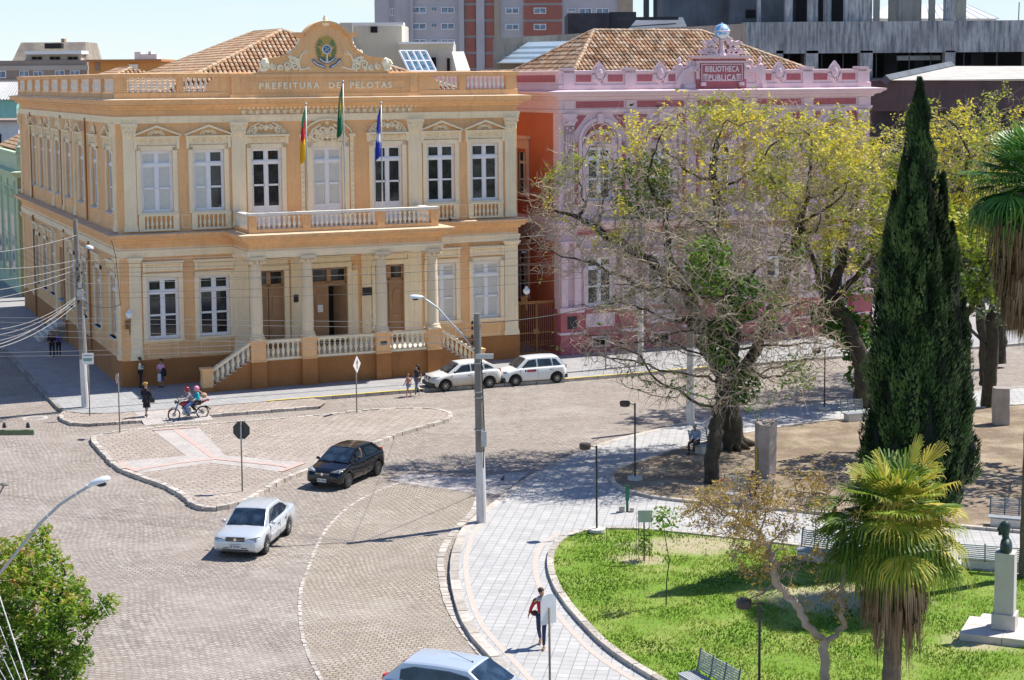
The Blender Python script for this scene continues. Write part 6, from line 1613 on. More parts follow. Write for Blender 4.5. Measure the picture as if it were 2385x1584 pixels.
# mid pole with street lamp
B1=G(1122,1216); e=empty('utility_pole',B1,0,'concrete utility pole with whitewashed foot at the plaza kerb, lamp arm reaching left','utility pole')
tp=relp(B1,1111,730); pole_shaft(e,tp.z,.19,.12,2.6,(tp.x,0))
pts=[relp(B1,1106,820,-.1),relp(B1,1085,788,-.1),relp(B1,1050,752,-.1),relp(B1,1020,718,-.1),relp(B1,995,700,-.1),relp(B1,982,693,-.1)]
luminaire(e,pts,pts[-1],pts[-1]-pts[-2]+Vector((-.3,0,-.1)),.82)
b=MB(); b.tube([relp(B1,1121,830,-.2),relp(B1,1124,900,-.25),relp(B1,1128,1000,-.25),relp(B1,1126,1090,-.22)],.02,4); b.build('cable',m_wireb,e)
b=MB(); q=relp(B1,1127,1020,-.26); b.box(q.x-.1,q.x+.1,q.y-.1,q.y+.06,q.z-.3,q.z+.25)
for yy in (845,912,925,1000): q=relp(B1,1117,yy,0); b.lathe([(.185,-.02),(.185,.02)],(q.x-.02,0,q.z),12)
q=relp(B1,1117,826,0); b.box(q.x-.15,q.x+.5,-.25,-.1,q.z-.12,q.z+.05); b.build('brackets',m_steel,e)
insul(e,[relp(B1,1100,752,-.15),relp(B1,1100,765,-.15),relp(B1,1100,784,-.15),relp(B1,1100,800,-.15)])
# left pole
B2=G(199,948); e2=empty('utility_pole',B2,0,'tall leaning concrete utility pole crowded with cables in front of the town hall corner','utility pole')
tp2=relp(B2,175,512); pole_shaft(e2,tp2.z,.19,.11,2.4,(tp2.x,0))
pts=[relp(B2,195,600,-.1),relp(B2,200,585,-.2),relp(B2,205,575,-.3)]
luminaire(e2,pts,relp(B2,204,574,-.3),(.5,-.6,-.15),.9)
ipts=[relp(B2,178+U(-3,16),610+k*8.5,-.2) for k in range(12)]
insul(e2,ipts)
b=MB()
for k in range(26):
    y0=602+k*4.6; x0=180+k*.4; p=[relp(B2,x0+U(-8,14),y0+U(-5,5),U(-.35,-.15)) for _ in range(4)]; b.tube(p,.014,3)
b.build('cable_tangle',m_wire,e2)
b=MB()
for k in range(4): q=relp(B2,186,676+k*6,-.2); b.box(q.x-.12,q.x+.16,q.y-.1,q.y+.05,q.z-.08,q.z+.05)
q=relp(B2,186,663,-.25); b.box(q.x-.06,q.x+.1,q.y-.1,q.y,q.z-.15,q.z+.12); b.build('junction_box',m_steel,e2)
b=MB(); b.tube([relp(B2,195,735,-.12),relp(B2,199,790,-.15),relp(B2,203,850,-.18),relp(B2,205,890,-.2)],.035,6); b.build('conduit',m_polew,e2)
# near pole just outside the left edge, with crossarm and lamp
B3=Vector((-12.35,40.2,0)); e3=empty('utility_pole',B3,0,'near utility pole at the left edge with green crossarm and curved lamp arm','utility pole')
pole_shaft(e3,8.6,.18,.12,2,(0,0))
ra=lambda x,y,dy=0: P(x,y,B3.y+dy)-B3
pts=[ra(-50,1392),ra(-26,1360),ra(0,1335),ra(40,1285),ra(90,1222),ra(140,1175),ra(190,1143),ra(212,1130)]
luminaire(e3,pts,pts[-1],pts[-1]-pts[-2]+Vector((.1,0,-.02)),.86)
b=MB(); q,r_=ra(-60,1012),ra(79,1003); b.box(q.x,r_.x,-.05,.05,(q.z+r_.z)/2-.06,(q.z+r_.z)/2+.06); b.build('crossarm',M('green_crossarm',(.12,.15,.08),var=.2),e3)
insul(e3,[ra(65,992),ra(10,992)]); b=MB(); q=ra(10,1128); b.ball(q,.09,8,(1.3,1,.5)); b.tube([q,ra(2,1145),ra(-10,1160)],.02,5); b.build('camera_bracket',m_pole,e3)
# poles behind the trees
B4=G(1608,988); e4=empty('utility_pole',B4,0,'weathered whitewashed pole behind the trunk of the half bare tree','utility pole'); pole_shaft(e4,7.8,.2,.13,3.6)
B5=G(1492,852); e5=empty('utility_pole',B5,0,'slim pale pole on the library pavement behind the bare branches','utility pole'); pole_shaft(e5,8.6,.17,.12,4.2)
# ---- overhead wires (each a thing)
wn=0
OR_=['topmost','second highest','third highest','fourth highest','fifth highest','sixth highest','seventh highest','lowest']
def wire(a,c,sag,label,r=.012,mat=None,group=None,cat='power line'):
    global wn
    a,c=Vector(a),Vector(c); r*=.62; pts=[a.lerp(c,t/14)+Vector((0,0,-sag*4*(t/14)*(1-t/14))) for t in range(15)]
    b=MB(); b.tube(pts,r,4); o=b.build('overhead_wire',mat or m_wire); tag(o,label,cat,group); return o
W5=B5+Vector((0,0,0)); gA='wires from the crowded corner pole across the town hall front'
for k,(ya,zb,s,m_) in enumerate(((608,7.9,.35,m_wire),(615,7.5,.4,m_wireb),(625,7.1,.35,m_wireb),(633,6.7,.45,m_wireb),(661,6.1,.2,m_wire),(683,5.7,.3,m_wireb),(692,5.3,.5,m_wireb),(640,6.4,.6,m_wireb))):
    wire(B2+relp(B2,184,ya,-.1),W5+Vector((0,-.1,zb)),s,OR_[k]+' of eight thin cables from the crowded corner pole across the town hall front',.013,m_,gA)
gB='cables from the crowded corner pole towards the left edge'
for k,(y1,x2,y2) in enumerate(((548,-40,590),(606,-40,625),(618,-40,655),(628,-40,680),(640,-40,700))):
    wire(B2+relp(B2,178,y1,-.1),P(x2,y2,B2.y-6),.15,OR_[k]+' pale cable from the crowded corner pole out of the left edge',.022,m_wire,gB)
gC='dark cables running down the shaded side street'
for k,(y1,x2,y2) in enumerate(((640,-30,500),(650,-30,520),(660,-30,540),(668,-30,580))):
    wire(B2+relp(B2,180,y1,.1),P(x2,y2,120),.3,OR_[k]+' dark cable down the side street past the green house',.016,m_wireb,gC)
gD='sagging cables from the crowded corner pole to the lower left edge'
for k,(y1,x2,y2) in enumerate(((688,-40,770),(692,-40,785),(698,-40,800),(705,-40,818),(690,-40,812))):
    wire(B2+relp(B2,182,y1,-.1),P(x2,y2,B2.y-12),.4,OR_[k]+' sagging cable from the corner pole down to the left edge',.022 if k<3 else .03,m_wire,gD)
gE='low parallel wires from the left edge to the kerbside lamp pole'
for k,(yl,yr) in enumerate(((744,752),(755,765),(769,784),(783,800))):
    wire(P(-60,yl-5,70),B1+relp(B1,1100,yr,-.15),.0 if k<2 else .1,OR_[k]+' low bare wire from the left edge to the kerbside lamp pole',.012,m_wire,gE)
for k,(yl,yr) in enumerate(((818,770),(826,790))):
    wire(P(-60,yl+4,72),B1+relp(B1,1106,yr,-.1),.15,('upper' if k==0 else 'lower')+' of the two lowest wires rising to the kerbside lamp pole',.014,m_wire,'lowest wires to the kerbside lamp pole')
wire(B1+relp(B1,1122,752,-.05),B4+Vector((0,0,7.2)),.5,'twisted black service cable from the kerbside lamp pole to the right',.03,m_wireb)
wire(B1+relp(B1,1100,757,-.05),P(1060,765,B1.y+18),.1,'short wire behind the lamp arm of the kerbside pole',.012,m_wireb)
wire(P(68,985,40.2),P(600,1780,25),.05,'long thin pale wire slanting over the road, right one of the pair',.008,m_polew)
wire(P(-2,1014,40.2),P(470,1780,25),.05,'long thin pale wire slanting over the leafy tree, left one of the pair',.008,m_polew)
for k in range(5):
    wire(P(-20-k*14,1330+k*40,38),P(82-k*12,1640,30),.02,('first','second','third','fourth','fifth')[k]+' cable from the right in the pale cable bundle before the street tree',.013 if k else .02,m_polew,'cable bundle in front of the street tree')
wire(L2W(-.6,.6,8.1),L2W(-.25,.25,6.9),-.1,'black drop cable hanging at the town hall corner cornice',.03,m_wireb); wire(L2W(-.25,.25,6.9),L2W(-.1,.3,4.4),.0,'black cable running down the town hall corner',.025,m_wireb)
wire(B2+relp(B2,190,700,-.1),L2W(-.1,.3,4.45),.25,'black cable from the corner pole to the town hall corner',.025,m_wireb)
# ---- signs
def signpost(name,base,h,label,z=0,r=.03,cat='road sign'):
    e=empty(name,base,0,label,cat); b=MB(); b.tube([(0,0,0),(0,0,h)],r,8); b.build('post',m_pole,e,smooth=True); return e
m_sb=M('sign_back_dark',(.045,.05,.045),rough=.5,var=.2); m_sw=M('sign_white',(.76,.77,.78),rough=.4,var=.05,scale=3); m_sr=M('sign_red',(.55,.03,.03),rough=.4)
def plate(e,pts,zc,rz,face,back,t=.02):
    c,s=cos(rz),sin(rz)
    def T(u,o,z): return (u*c+o*s*1,u*s-o*c,z)
    b=MB(T); b.prism([(x,zc+y) for x,y in pts],.035,.035+t,1); b.build('sign_back',back,e)
    b=MB(T); b.prism([(x*.98,zc+y*.98) for x,y in pts],.035+t,.038+t,1); b.build('sign_face',face,e); return T
octg=[(.37*cos(PI/8+k*PI/4),.37*sin(PI/8+k*PI/4)) for k in range(8)]
e=signpost('stop_sign',G(564.5,1144.6),2.75,'octagonal stop sign seen from its dark back on the traffic island'); plate(e,octg,2.42,PI*.93,m_sr,m_sb)
b=MB(); b.tube([(0,-.01,2.0),(0,-.01,2.6)],.035,8); b.build('clamp',m_steel,e)
e=signpost('diamond_sign',G(831,961),2.35,'white diamond shaped sign seen almost edge on at the island kerb'); T=plate(e,[(0,-.42),(.42,0),(0,.42),(-.42,0)],2.35,1.22,m_sw,m_sw)
b=MB(T); b.box(-.06,.06,.058,.064,2.15,2.45); b.add([(-.16,.064,2.42),(.16,.064,2.42),(0,.064,2.62)],[(0,1,2)]); b.build('arrow',m_wood,e)
cir=[(.26*cos(k*PI/12),.26*sin(k*PI/12)) for k in range(24)]
e=signpost('no_parking_sign',G(279,1008),2.75,'round red rimmed sign seen from the side at the island tip'); T=plate(e,cir,2.5,-1.15,m_sr,m_sb,.03)
b=MB(T); b.prism([(x*.76,2.5+y*.76) for x,y in cir],.068,.075,1); b.build('sign_disc',m_sw,e); b=MB(T); b.box(-.05,.05,.075,.08,2.36,2.64); b.build('symbol',m_black,e)
e=signpost('street_name_sign',G(209,968),2.55,'square white sign with green lettering on a leaning thin post by the corner pole')
T=plate(e,[(-.27,-.27),(.27,-.27),(.27,.27),(-.27,.27)],2.78,.12,m_sw,m_sw); b=MB(T)
for k,(w_,zz) in enumerate(((.2,.15),(.22,.0),(.22,-.05),(.2,-.1))): b.box(-w_,w_*.9,.058,.062,2.78+zz-.018,2.78+zz+.018)
b.build('lettering',M('sign_green',(.03,.22,.16)),e)
sg=G(1281,1660); zc=P(1278,1420,sg.y).z
e=signpost('rounded_sign',sg,zc+.05,'white round topped plate sign seen from behind, beside the walking woman in red')
q=[(.24*cos(a),.20+.2*sin(a)) for a in [PI*k/10 for k in range(11)]]+[(-.24,-.38),(.24,-.38)]
plate(e,q,zc,PI*1.2,m_sw,m_sw)
e=signpost('sign_post',G(1410.5,862),1.9,'bare thin grey post on the library pavement','',.03,'post')
e=empty('green_marker_post',G(1461,1192),0,'short green post between two small stones on the plaza paving','post')
b=MB(); b.tube([(0,0,0),(0,0,1.0)],.05,8); b.box(-.07,.07,-.05,.05,.45,1.0); b.build('post',M('green_paint',(.03,.16,.08)),e)
b=MB(); b.box(-.3,-.1,-.1,.1,0,.2); b.build('stone',m_kerb,e); b=MB(); b.box(.1,.24,-.1,.1,0,.16); b.build('stone',m_kerb,e)
# ---- dark garden lamps
def glamp(px_,py_,label,h=3.1,z=.0):
    p=G(px_,py_,z); e=empty('garden_lamp',p,0,label,'lamp post','dark garden lamps')
    b=MB(); b.tube([(0,0,0),(0,0,h)],.035,8); b.tube([(0,0,h-.06),(-.22,0,h-.02)],.02,5); b.build('post',m_black,e)
    b=MB(); b.lathe([(.15,0),(.3,.02),(.3,.14),(.0,.16)],(0,0,0),12); b.build('foot',m_stone,e)
    b=MB(); b.lathe([(.05,-.14),(.19,-.12),(.21,.02),(.19,.08),(.05,.10)],(-.40,0,h),12); b.build('lamp_head',M('lamp_brown',(.05,.035,.03),rough=.5),e) if not bpy.data.materials.get('lamp_brown') else b.build('lamp_head',bpy.data.materials['lamp_brown'],e)
    return e
glamp(1390,1240,'dark garden lamp standing at the near lawn edge, left of the saplings',3.1,.09)
glamp(1479,1118,'dark garden lamp standing at the rounded tip of the bare soil',3.1,.07)
p=G(1768,1640); glamp(1768,1640,'dark garden lamp on the lawn just left of the forked tan tree',P(1768,1405,p.y).z,.09)
glamp(1920,955,'thin dark garden lamp by the far kerb, left of the cypress',2.9)
# ---- benches
m_bench=M('bench_grey_paint',(.13,.16,.19),rough=.5,var=.15); m_bseat=M('bench_seat_slats',(.36,.38,.40),rough=.6,var=.15)
def bench(a,c,label,flip=1,top=.95):
    a,c=Vector(a),Vector(c); a.z=c.z=0; L=(c-a).length; mid=(a+c)/2; ang=math.atan2(c.y-a.y,c.x-a.x)
    e=empty('park_bench',mid,ang,label,'bench','slatted park benches')
    s=flip   # seat on -y side when flip=1
    b=MB(); b.box(-L/2+.1,L/2-.1,min(-s*.62,-s*.12),max(-s*.62,-s*.12),0.05,.38); b.build('base',m_stone,e)
    b=MB()
    for k in range(7): y=-s*(.12+k*.078); b.box(-L/2,L/2,y-.03,y+.03,.41,.44)
    b.build('seat',m_bseat,e)
    b=MB()
    for k in range(8): z=.47+k*.066; y=s*.02*k*.6; b.box(-L/2,L/2,y-.012,y+.012,z,z+.034)
    b.build('backrest',m_bseat,e)
    b=MB(); n=4
    for k in range(n):
        x=-L/2+.03+(L-.06)*k/(n-1); b.tube([(x,-s*.5,.40),(x,-s*.06,.41),(x,-s*.01,.5),(x,s*.085,1.02)],.026,5)
    b.build('frame',m_bench,e); return e
def bp(x,y,z=1.0): return G(x,y,z)
bench(bp(1624.6,1511),bp(1719,1563),'grey slatted bench at the bottom edge of the lawn')
bench(bp(1684,1106),bp(1802,1119),'slatted bench on bare soil in front of the stone stele, man seated')
bench(bp(2305,1158),bp(2410,1166),'slatted bench facing the path between cypress and tall palm')
bench(bp(2232,1262),bp(2420,1276),'slatted bench seen from behind, nearest to the bust',-1)
bench(bp(1866,1231),bp(1960,1243),'slatted bench mostly hidden behind the forked tan tree')
bench(bp(1606,1004),bp(1668,992),'slatted bench under the broad tree where the man in blue sits')
bench(bp(1958,932),bp(2010,928),'slatted bench in shade at the far kerb near the small dark tree')
# ---- stele and stones
_N=NT('pink_granite'); _c=_N.mix(_N.ramp(_N.noise(1.3,6,.7),[(.35,0),(.7,1)]),(.34,.28,.25),(.50,.43,.40)); _c=_N.mix(_N.ramp(_N.noise(30,3,.8),[(.45,0),(.6,.4)]),_c,(.2,.17,.16)); _N.col(_c); _N.bump(_N.noise(14,4,.7),.7,.03); m_gran=_N.mat
def rock(name,base,pts,h,tops,label,cat,mat,rz=0):
    e=MB(); n=len(pts); v=[(x,y,0) for x,y in pts]+[(x*tx,y*tx,h+dz) for (x,y),(tx,dz) in zip(pts,tops)]
    e.add(v,[tuple(range(n-1,-1,-1)),tuple(range(n,2*n))]+[(i,(i+1)%n,n+(i+1)%n,n+i) for i in range(n)])
    o=e.build(name,mat); o.location=base; o.rotation_euler=(0,0,rz); bm=bmesh.new(); bm.from_mesh(o.data); bmesh.ops.bevel(bm,geom=list(bm.edges),offset=.02,segments=1,affect='EDGES'); bmesh.ops.subdivide_edges(bm,edges=list(bm.edges),cuts=3,use_grid_fill=True)
    for q in bm.verts: q.co+=Vector((pnoise(q.co*4),pnoise(q.co*4+Vector((9,0,0))),0))*.03
    bm.to_mesh(o.data); bm.free(); tag(o,label,cat); return o
o=rock('stone_stele',G(1783,1112,.07),[(-.42,.15),(-.30,-.12),(.10,-.34),(.42,-.02),(.36,.36),(-.2,.4)],2.3,[(1.05,-.05),(1.0,-.12),(.95,-.2),(1.08,.02),(1.0,0),(1.0,.02)],'upright pink granite stele with a yellow paint mark beside the broad tree','monument',m_gran)
b=MB(); b.add([(-.372,-.0,1.25),(-.318,-.125,1.2),(-.322,-.125,.72),(-.34,-.06,.1),(-.368,-.01,.5)],[(0,1,2,3,4)]); y_=b.build('paint_mark',M('yellow_paint',(.55,.40,.04),var=.25,scale=6)); y_.parent=o; y_.location=(-.035,-.03,0)
rock('granite_block',G(2332,988,.07),[(-.42,.1),(-.40,-.25),(.30,-.3),(.44,.1),(.3,.4),(-.3,.4)],1.7,[(1,0),(1,.02),(.98,0),(.9,-.05),(.9,0),(1,0)],'plain grey granite block standing behind the tall palm in the shade','monument',m_gran)
# ---- bust on pedestal
BP=G(2340,1462,.3); be=empty('bust_monument',BP,math.radians(-24),'green bronze bust of a bald man on a tall granite pedestal over stone slabs','monument')
m_ped=M('pale_granite',(.52,.49,.45),var=.08,scale=2,streak=.15,bump=.2); m_slab=M('pink_slab',(.60,.52,.48),var=.08,scale=2)
b=MB(); b.box(-.27,.27,-.27,.27,.46,2.22); b.build('pedestal',m_ped,be)
b=MB(); b.box(-.33,.33,-.33,.33,.02,.46); b.build('pedestal_base',m_ped,be)
for k,(x0,x1,y0,y1) in enumerate(((-1.1,.05,-.98,-.05),(.07,1.3,-.98,-.05),(-1.1,.05,-.03,.75),(.07,1.3,-.03,.75),(-.8,.6,.77,1.15))):
    b=MB(); b.box(x0,x1,y0,y1,-.25,.0+.012*(k%2)); b.build('slab',m_slab,be)
bm_=MB(); cz=2.22
v=[];n=14      # lofted bust: shoulders, neck, head
for (z,rx,ry,ox) in ((0,.27,.15,0),(.06,.30,.17,0),(.20,.33,.17,0),(.30,.28,.15,0),(.36,.16,.12,0),(.40,.10,.10,-.01),(.47,.095,.10,-.03),(.52,.12,.13,-.05),(.60,.125,.155,-.06),(.70,.13,.165,-.055),(.78,.12,.155,-.04),(.85,.085,.11,-.03),(.885,.03,.04,-.03)):
    for k in range(n): a=2*PI*k/n; v.append((ox+ry*cos(a)*1.0,rx*sin(a),cz+z))
bm_.add(v,[(i*n+k,i*n+(k+1)%n,(i+1)*n+(k+1)%n,(i+1)*n+k) for i in range(12) for k in range(n)]+[tuple(range(n-1,-1,-1))])
bm_.ball((-.225,0,cz+.63),.035,6,(1.1,.7,1.5)); bm_.ball((-.20,0,cz+.545),.03,6,(1,1.4,.6)); bm_.ball((-.18,0,cz+.50),.05,6); bm_.ball((-.195,0,cz+.70),.04,6,(.7,2.2,.6))
for s in (-1,1): bm_.ball((-.04,s*.13,cz+.62),.035,6,(.9,.4,1.3))
bu=bm_.build('bust',m_bronze,be,smooth=True); bu.rotation_euler=(0,0,math.radians(10))
# ---- birds
def bird(p,label,rz=0,mat=None):
    b=MB(); b.ball((0,0,.09),.075,8,(1.7,.8,.85)); b.ball((.11,0,.16),.04,7); b.add([(-.1,-.04,.1),(-.1,.04,.1),(-.27,.03,.06),(-.27,-.03,.06)],[(0,1,2,3)]); b.tube([(.14,0,.16),(.185,0,.15)],[.012,.003],4)
    for s in (-1,1): b.tube([(0,s*.03,.04),(.01,s*.03,0)],.008,3)
    o=b.build('pigeon',mat or m_black,smooth=True); o.location=p; o.rotation_euler=(0,0,rz); tag(o,label,'bird')
bird(L2W(17.0,.4,8.11),'dark pigeon standing on the town hall ledge right of the balcony',1); bird(L2W(18.3,.45,8.11),'small pigeon on the ledge below the right hand windows',2)
bird(L2W(29.6,.55,15.25)+Vector((0,0,-.9)),'pigeon sitting on the library moulding left of the broad tree',0); bird(G(1171,1120),'dark pigeon walking on the plaza kerb behind the lamp pole',1.2)
bird(L2W(37.0,.3,15.32),'dark pigeon on the library cornice under the sign',.4); bird(L2W(31.6,.14,14.24),'pair member pigeon on the library frieze',0)
# ================================================================ vehicles
random.seed(70)
def carpaint(name,c,metal=.2,rough=.28,dirt=None,coat=.6):
    N=NT(name); col=c
    if dirt:
        sep=N.node('ShaderNodeSeparateXYZ'); N.link(N.co.outputs['Object'],sep.inputs[0]); 
        f=N.ramp(sep.outputs['Z'],[(.35,.85),(.85,0)]); f=N.mix(1.0,f,N.ramp(N.noise(3,4),[(.2,.6),(.7,1)]),'MULTIPLY'); col=N.mix(f,c,dirt)
    N.col(col); N.b.inputs['Metallic'].default_value=metal; N.b.inputs['Roughness'].default_value=rough; N.b.inputs['Coat Weight'].default_value=coat; N.b.inputs['Coat Roughness'].default_value=.06
    return N.mat
m_cg=glassmat('car_glass',(.012,.022,.035),.04,.8); m_tyre=M('tyre_rubber',(.018,.018,.018),rough=.85,var=.2); m_rim=M('alloy_rim',(.50,.50,.48),rough=.35,metal=.6,var=.05)
m_rimd=M('dark_rim',(.09,.09,.09),rough=.4,var=.1)
m_trim=M('black_trim',(.025,.025,.028),rough=.6,var=.1); m_hl=M('headlamp_glass',(.24,.27,.31),rough=.08,var=.5,scale=7,col2=(.55,.58,.62)); m_tl=M('tail_lamp_red',(.50,.015,.012),rough=.2,var=.05); m_plate=M('number_plate',(.62,.64,.66),rough=.5,var=.03); m_chrome=M('chrome',(.8,.8,.8),rough=.15,metal=1,var=.02)
def interp(tab,x):
    for (a,va),(c,vc) in zip(tab,tab[1:]):
        if a>=x>=c or a<=x<=c: 
            t=(x-a)/(c-a) if c!=a else 0; t=t*t*(3-2*t) if 0 else t; return va+(vc-va)*t
    return tab[0][1] if abs(x-tab[0][0])<abs(x-tab[-1][0]) else tab[-1][1]
def car(name,label,loc,rz,paint,S,plate=None,rimdark=False,bump=None,group=None):
    e=empty(name,loc,rz,label,'car',group); L=S['L'];W=S['W']/2;H=S['H'];xf,xr=S['wf'],S['wr'];R=S.get('R',.30)
    xs=sorted(set([round(x,3) for x in [L/2-L*k/26 for k in range(27)]]+[round(xw+d,3) for xw in (xf,xr) for d in (-.40,-.375,-.33,-.25,-.13,0,.13,.25,.33,.375,.40)]+[L/2-.03,-L/2+.03]),reverse=True)
    top=S['top']; b=MB(); v=[];n=0
    for x in xs:
        zt=interp(top,x); zb=S.get('sill',.24)
        endf=min(1,(L/2-x)/.35); endr=min(1,(x+L/2)/.3); k=min(endf,endr); wd=W*(.80+.20*(1-(1-max(0,k))**2.2)); zb+=.10*(1-min(1,k*2))
        for xw in (xf,xr):
            if abs(x-xw)<.38: zb=max(zb,R+math.sqrt(max(0,.38**2-(x-xw)**2))*1.0-.0)
        zb=min(zb,zt-.12); zm=min(max(zb+.02,zt*.62),zt-.10); edge=zt-.05
        ring=[(0,zb),(wd*.90,zb),(wd*.985,zb+(zm-zb)*.35),(wd,zm),(wd*.985,edge-.06 if edge-.06>zm else (edge+zm)/2),(wd*.93,edge+.02),(wd*.80,zt+.012),(wd*.4,zt+.03),(0,zt+.035)]
        pts=[(x,y,z) for y,z in ring]+[(x,-y,z) for y,z in ring[-2:0:-1]]
        n=len(pts); v+=pts
    m=len(xs); b.add(v,[(i*n+j,(i+1)*n+j,(i+1)*n+(j+1)%n,i*n+(j+1)%n) for i in range(m-1) for j in range(n)]+[tuple(range(n)),tuple(range((m-1)*n,m*n))])
    body=b.build('body',paint,e,smooth=True,recalc=True)
    b=MB(); b.box(-L/2+.25,L/2-.25,-W*.80,W*.80,.2,.62); b.build('underbody',m_trim,e)
    # greenhouse
    A,B_,C,D=S['gh']     # x,z: windscreen base, roof front, roof rear, rear window base
    wb,wr_=W*.90,W*.70
    rows=[]
    def row(x,z,w_): rows.append((x,z,w_))
    N_=8; tops=[]
    g=MB(); 
    def ringpt(t):   # along roof line from A to D
        return t
    prof=[A]+[((B_[0]+(C[0]-B_[0])*k/6),B_[1]+(C[1]-B_[1])*k/6+.035*sin(PI*k/6)) for k in range(7)]+[D]
    zbelt=lambda x: interp(top,x)-.03
    v=[]
    for i,(x,z) in enumerate(prof):
        f=(z-zbelt(x))/(H-zbelt(x)) if H>zbelt(x) else 0; f=max(0,min(1,f)); w_=wb+(wr_-wb)*f
        zz=z
        v+=[(x,-w_,z-.035*f),(x,-w_*.9,z),(x,-w_*.45,z+.02*f),(x,0,z+.025*f),(x,w_*.45,z+.02*f),(x,w_*.9,z),(x,w_,z-.035*f)]
    q=7; F=[(i*q+j,(i+1)*q+j,(i+1)*q+j+1,i*q+j+1) for i in range(len(prof)-1) for j in range(q-1)]
    base=len(v)
    for s,j in ((-1,0),(1,6)):
        st=len(v)
        for i,(x,z) in enumerate(prof): v.append((x,s*wb,zbelt(x)-.02))
        for i in range(len(prof)-1): F.append((i*q+j,(i+1)*q+j,st+i+1,st+i))
    g.add(v,F); g.build('roof',paint,e,smooth=False,recalc=True)
    def side(x,z,off=.012):   # point on side glass plane
        f=(z-zbelt(x))/(H-zbelt(x)); return wb+(wr_-wb)*max(0,min(1,f))*.985+off
    def poly(name,pts,s,mat,off=.012):
        g=MB(); n=len(pts); 
        g.add([(x,s*side(x,z,off),z) for x,z in pts]+[(x,s*side(x,z,off-.03),z) for x,z in pts],[tuple(range(n)),tuple(range(2*n-1,n-1,-1))]+[(i,(i+1)%n,n+(i+1)%n,n+i) for i in range(n)]); return g.build(name,mat,e)
    def lerp2(p,q_,t): return (p[0]+(q_[0]-p[0])*t,p[1]+(q_[1]-p[1])*t)
    zt=H-.10
    for s in (-1,1):
        for pts in S['sw']: poly('side_window',[(x,(zbelt(x)+.05) if z==0 else z) for x,z in pts],s,m_cg)
        for xx in S['doors']: 
            g=MB(); g.tube([(xx,s*W*.995,.32),(xx,s*W*1.002,.62),(xx,s*W*.992,zbelt(xx)-.05)],.005,3); g.build('door_seam',m_trim,e)
        for hx in S['handles']: g=MB(); g.box(hx-.07,hx+.07,min(s*W,s*(W+.025)),max(s*W,s*(W+.025)),zbelt(hx)-.16,zbelt(hx)-.13); g.build('door_handle',S.get('hm',m_trim),e)
        mx=A[0]-.32; g=MB(); g.ball((mx,s*(W*.90+.13),zbelt(mx)+.09),.09,8,(.6,1.1,.75)); g.build('wing_mirror',S.get('mm',paint),e,smooth=True)
        if S.get('strip'): g=MB(); g.box(xr+.45,xf-.45,s*W-.012 if s>0 else s*W-.018,s*W+.018 if s>0 else s*W+.012,.50,.57); g.build('side_moulding',S['strip'],e)
        # lights
        hx,hz,hw,hh=S['hl']; g=MB(); y0,y1=s*W*.42,s*W*.86
        g.add([(hx+.03,y0,hz-hh*.8),(hx+.03,y0,hz+hh*.3),(hx-.02,y1,hz+hh),(hx-.02,y1,hz-hh*.5),(hx-hw,s*W*.93,hz+hh*1.1),(hx-hw*.8,s*W*.955,hz-hh*.1),(hx-.2,y0,hz-hh*.6),(hx-.3,y1*.9,hz-.02)],[(0,1,2,3),(3,2,4,5),(0,3,5,6),(1,2,4,7),(0,1,7,6)]); g.build('headlight',m_hl,e)
        g=MB(); tx,tz=S['tl']; g.box(tx-.012,tx+.10,min(s*W*.58,s*W*.80),max(s*W*.58,s*W*.80),tz-.10,tz+.10); g.build('tail_light',m_tl,e)
    # windscreen and rear glass
    def pane(name,P0,P1,k0,k1,sgn):
        a=lerp2(P0,P1,k0);c=lerp2(P0,P1,k1); wa=wb+(wr_-wb)*k0; wc=wb+(wr_-wb)*k1; nx=(P1[1]-P0[1]);nz=-(P1[0]-P0[0]); l=math.hypot(nx,nz); nx,nz=nx/l*.022*sgn,nz/l*.022*sgn
        g=MB(); fr=[]
        for (x,z),w_ in ((a,wa*.90),(c,wc*.92)): fr+= [(x+nx,-w_,z+nz),(x+nx,-w_*.45,z+nz+.015),(x+nx,w_*.45,z+nz+.015),(x+nx,w_,z+nz)]
        g.add(fr,[(0,1,5,4),(1,2,6,5),(2,3,7,6)]); return g.build(name,m_cg,e)
    ws=pane('windscreen',A,B_,.04,.93,1); pane('rear_window',D,C,.12,.9,-1)
    g=MB(); 
    for y in (-.3,.25): g.tube([(A[0]+.02,y+.2,A[1]+.05),(A[0]-.06,y-.25,A[1]+.10)],.010,3)
    g.build('wiper',m_trim,ws)
    # bumpers, grille, plate
    fb=S.get('fb'); 
    if fb:
        for nm,x0,x1 in (('front_bumper',L/2-.18,L/2+.03),('rear_bumper',-L/2-.03,-L/2+.18)):
            g=MB(); g.box(x0,x1,-W*.93,W*.93,.28,.46); o=g.build(nm,fb,e); 
    gx,gz,gw,gh_=S['gr']; g=MB(); g.box(gx-.05,gx+.02,-gw,gw,gz-gh_,gz+gh_); gr=g.build('grille',m_trim,e)
    g=MB()
    for k in range(2): z=gz-gh_+gh_*2*(k+1)/3; g.box(gx+.02,gx+.024,-gw*.95,gw*.95,z-.003,z+.003)
    g.build('grille_bars',m_chrome,gr)
    g=MB(); g.lathe([(.055,0),(.055,.012)],(gx+.022,0,gz),14,'x'); g.build('badge',m_chrome,gr)
    g=MB(); g.box(L/2-.02,L/2+.012,-W*.55,W*.55,.33,.36); g.box(L/2-.02,L/2+.012,-W*.5,W*.5,.40,.42); g.build('air_intake',m_trim,e)
    px_=L/2+.04; g=MB(); g.box(px_-.03,px_,-.21,.21,S['pz']-.07,S['pz']+.07); pl_=g.build('number_plate',m_plate,e)
    if plate: t=text(plate,.105,m_trim,lambda u,o,z:(px_+.004+o,-u*-1 if 0 else u,z),0,S['pz']-.005,0,pl_,'plate_lettering',.002,sx=1.0)
    # wheels
    wp=[]
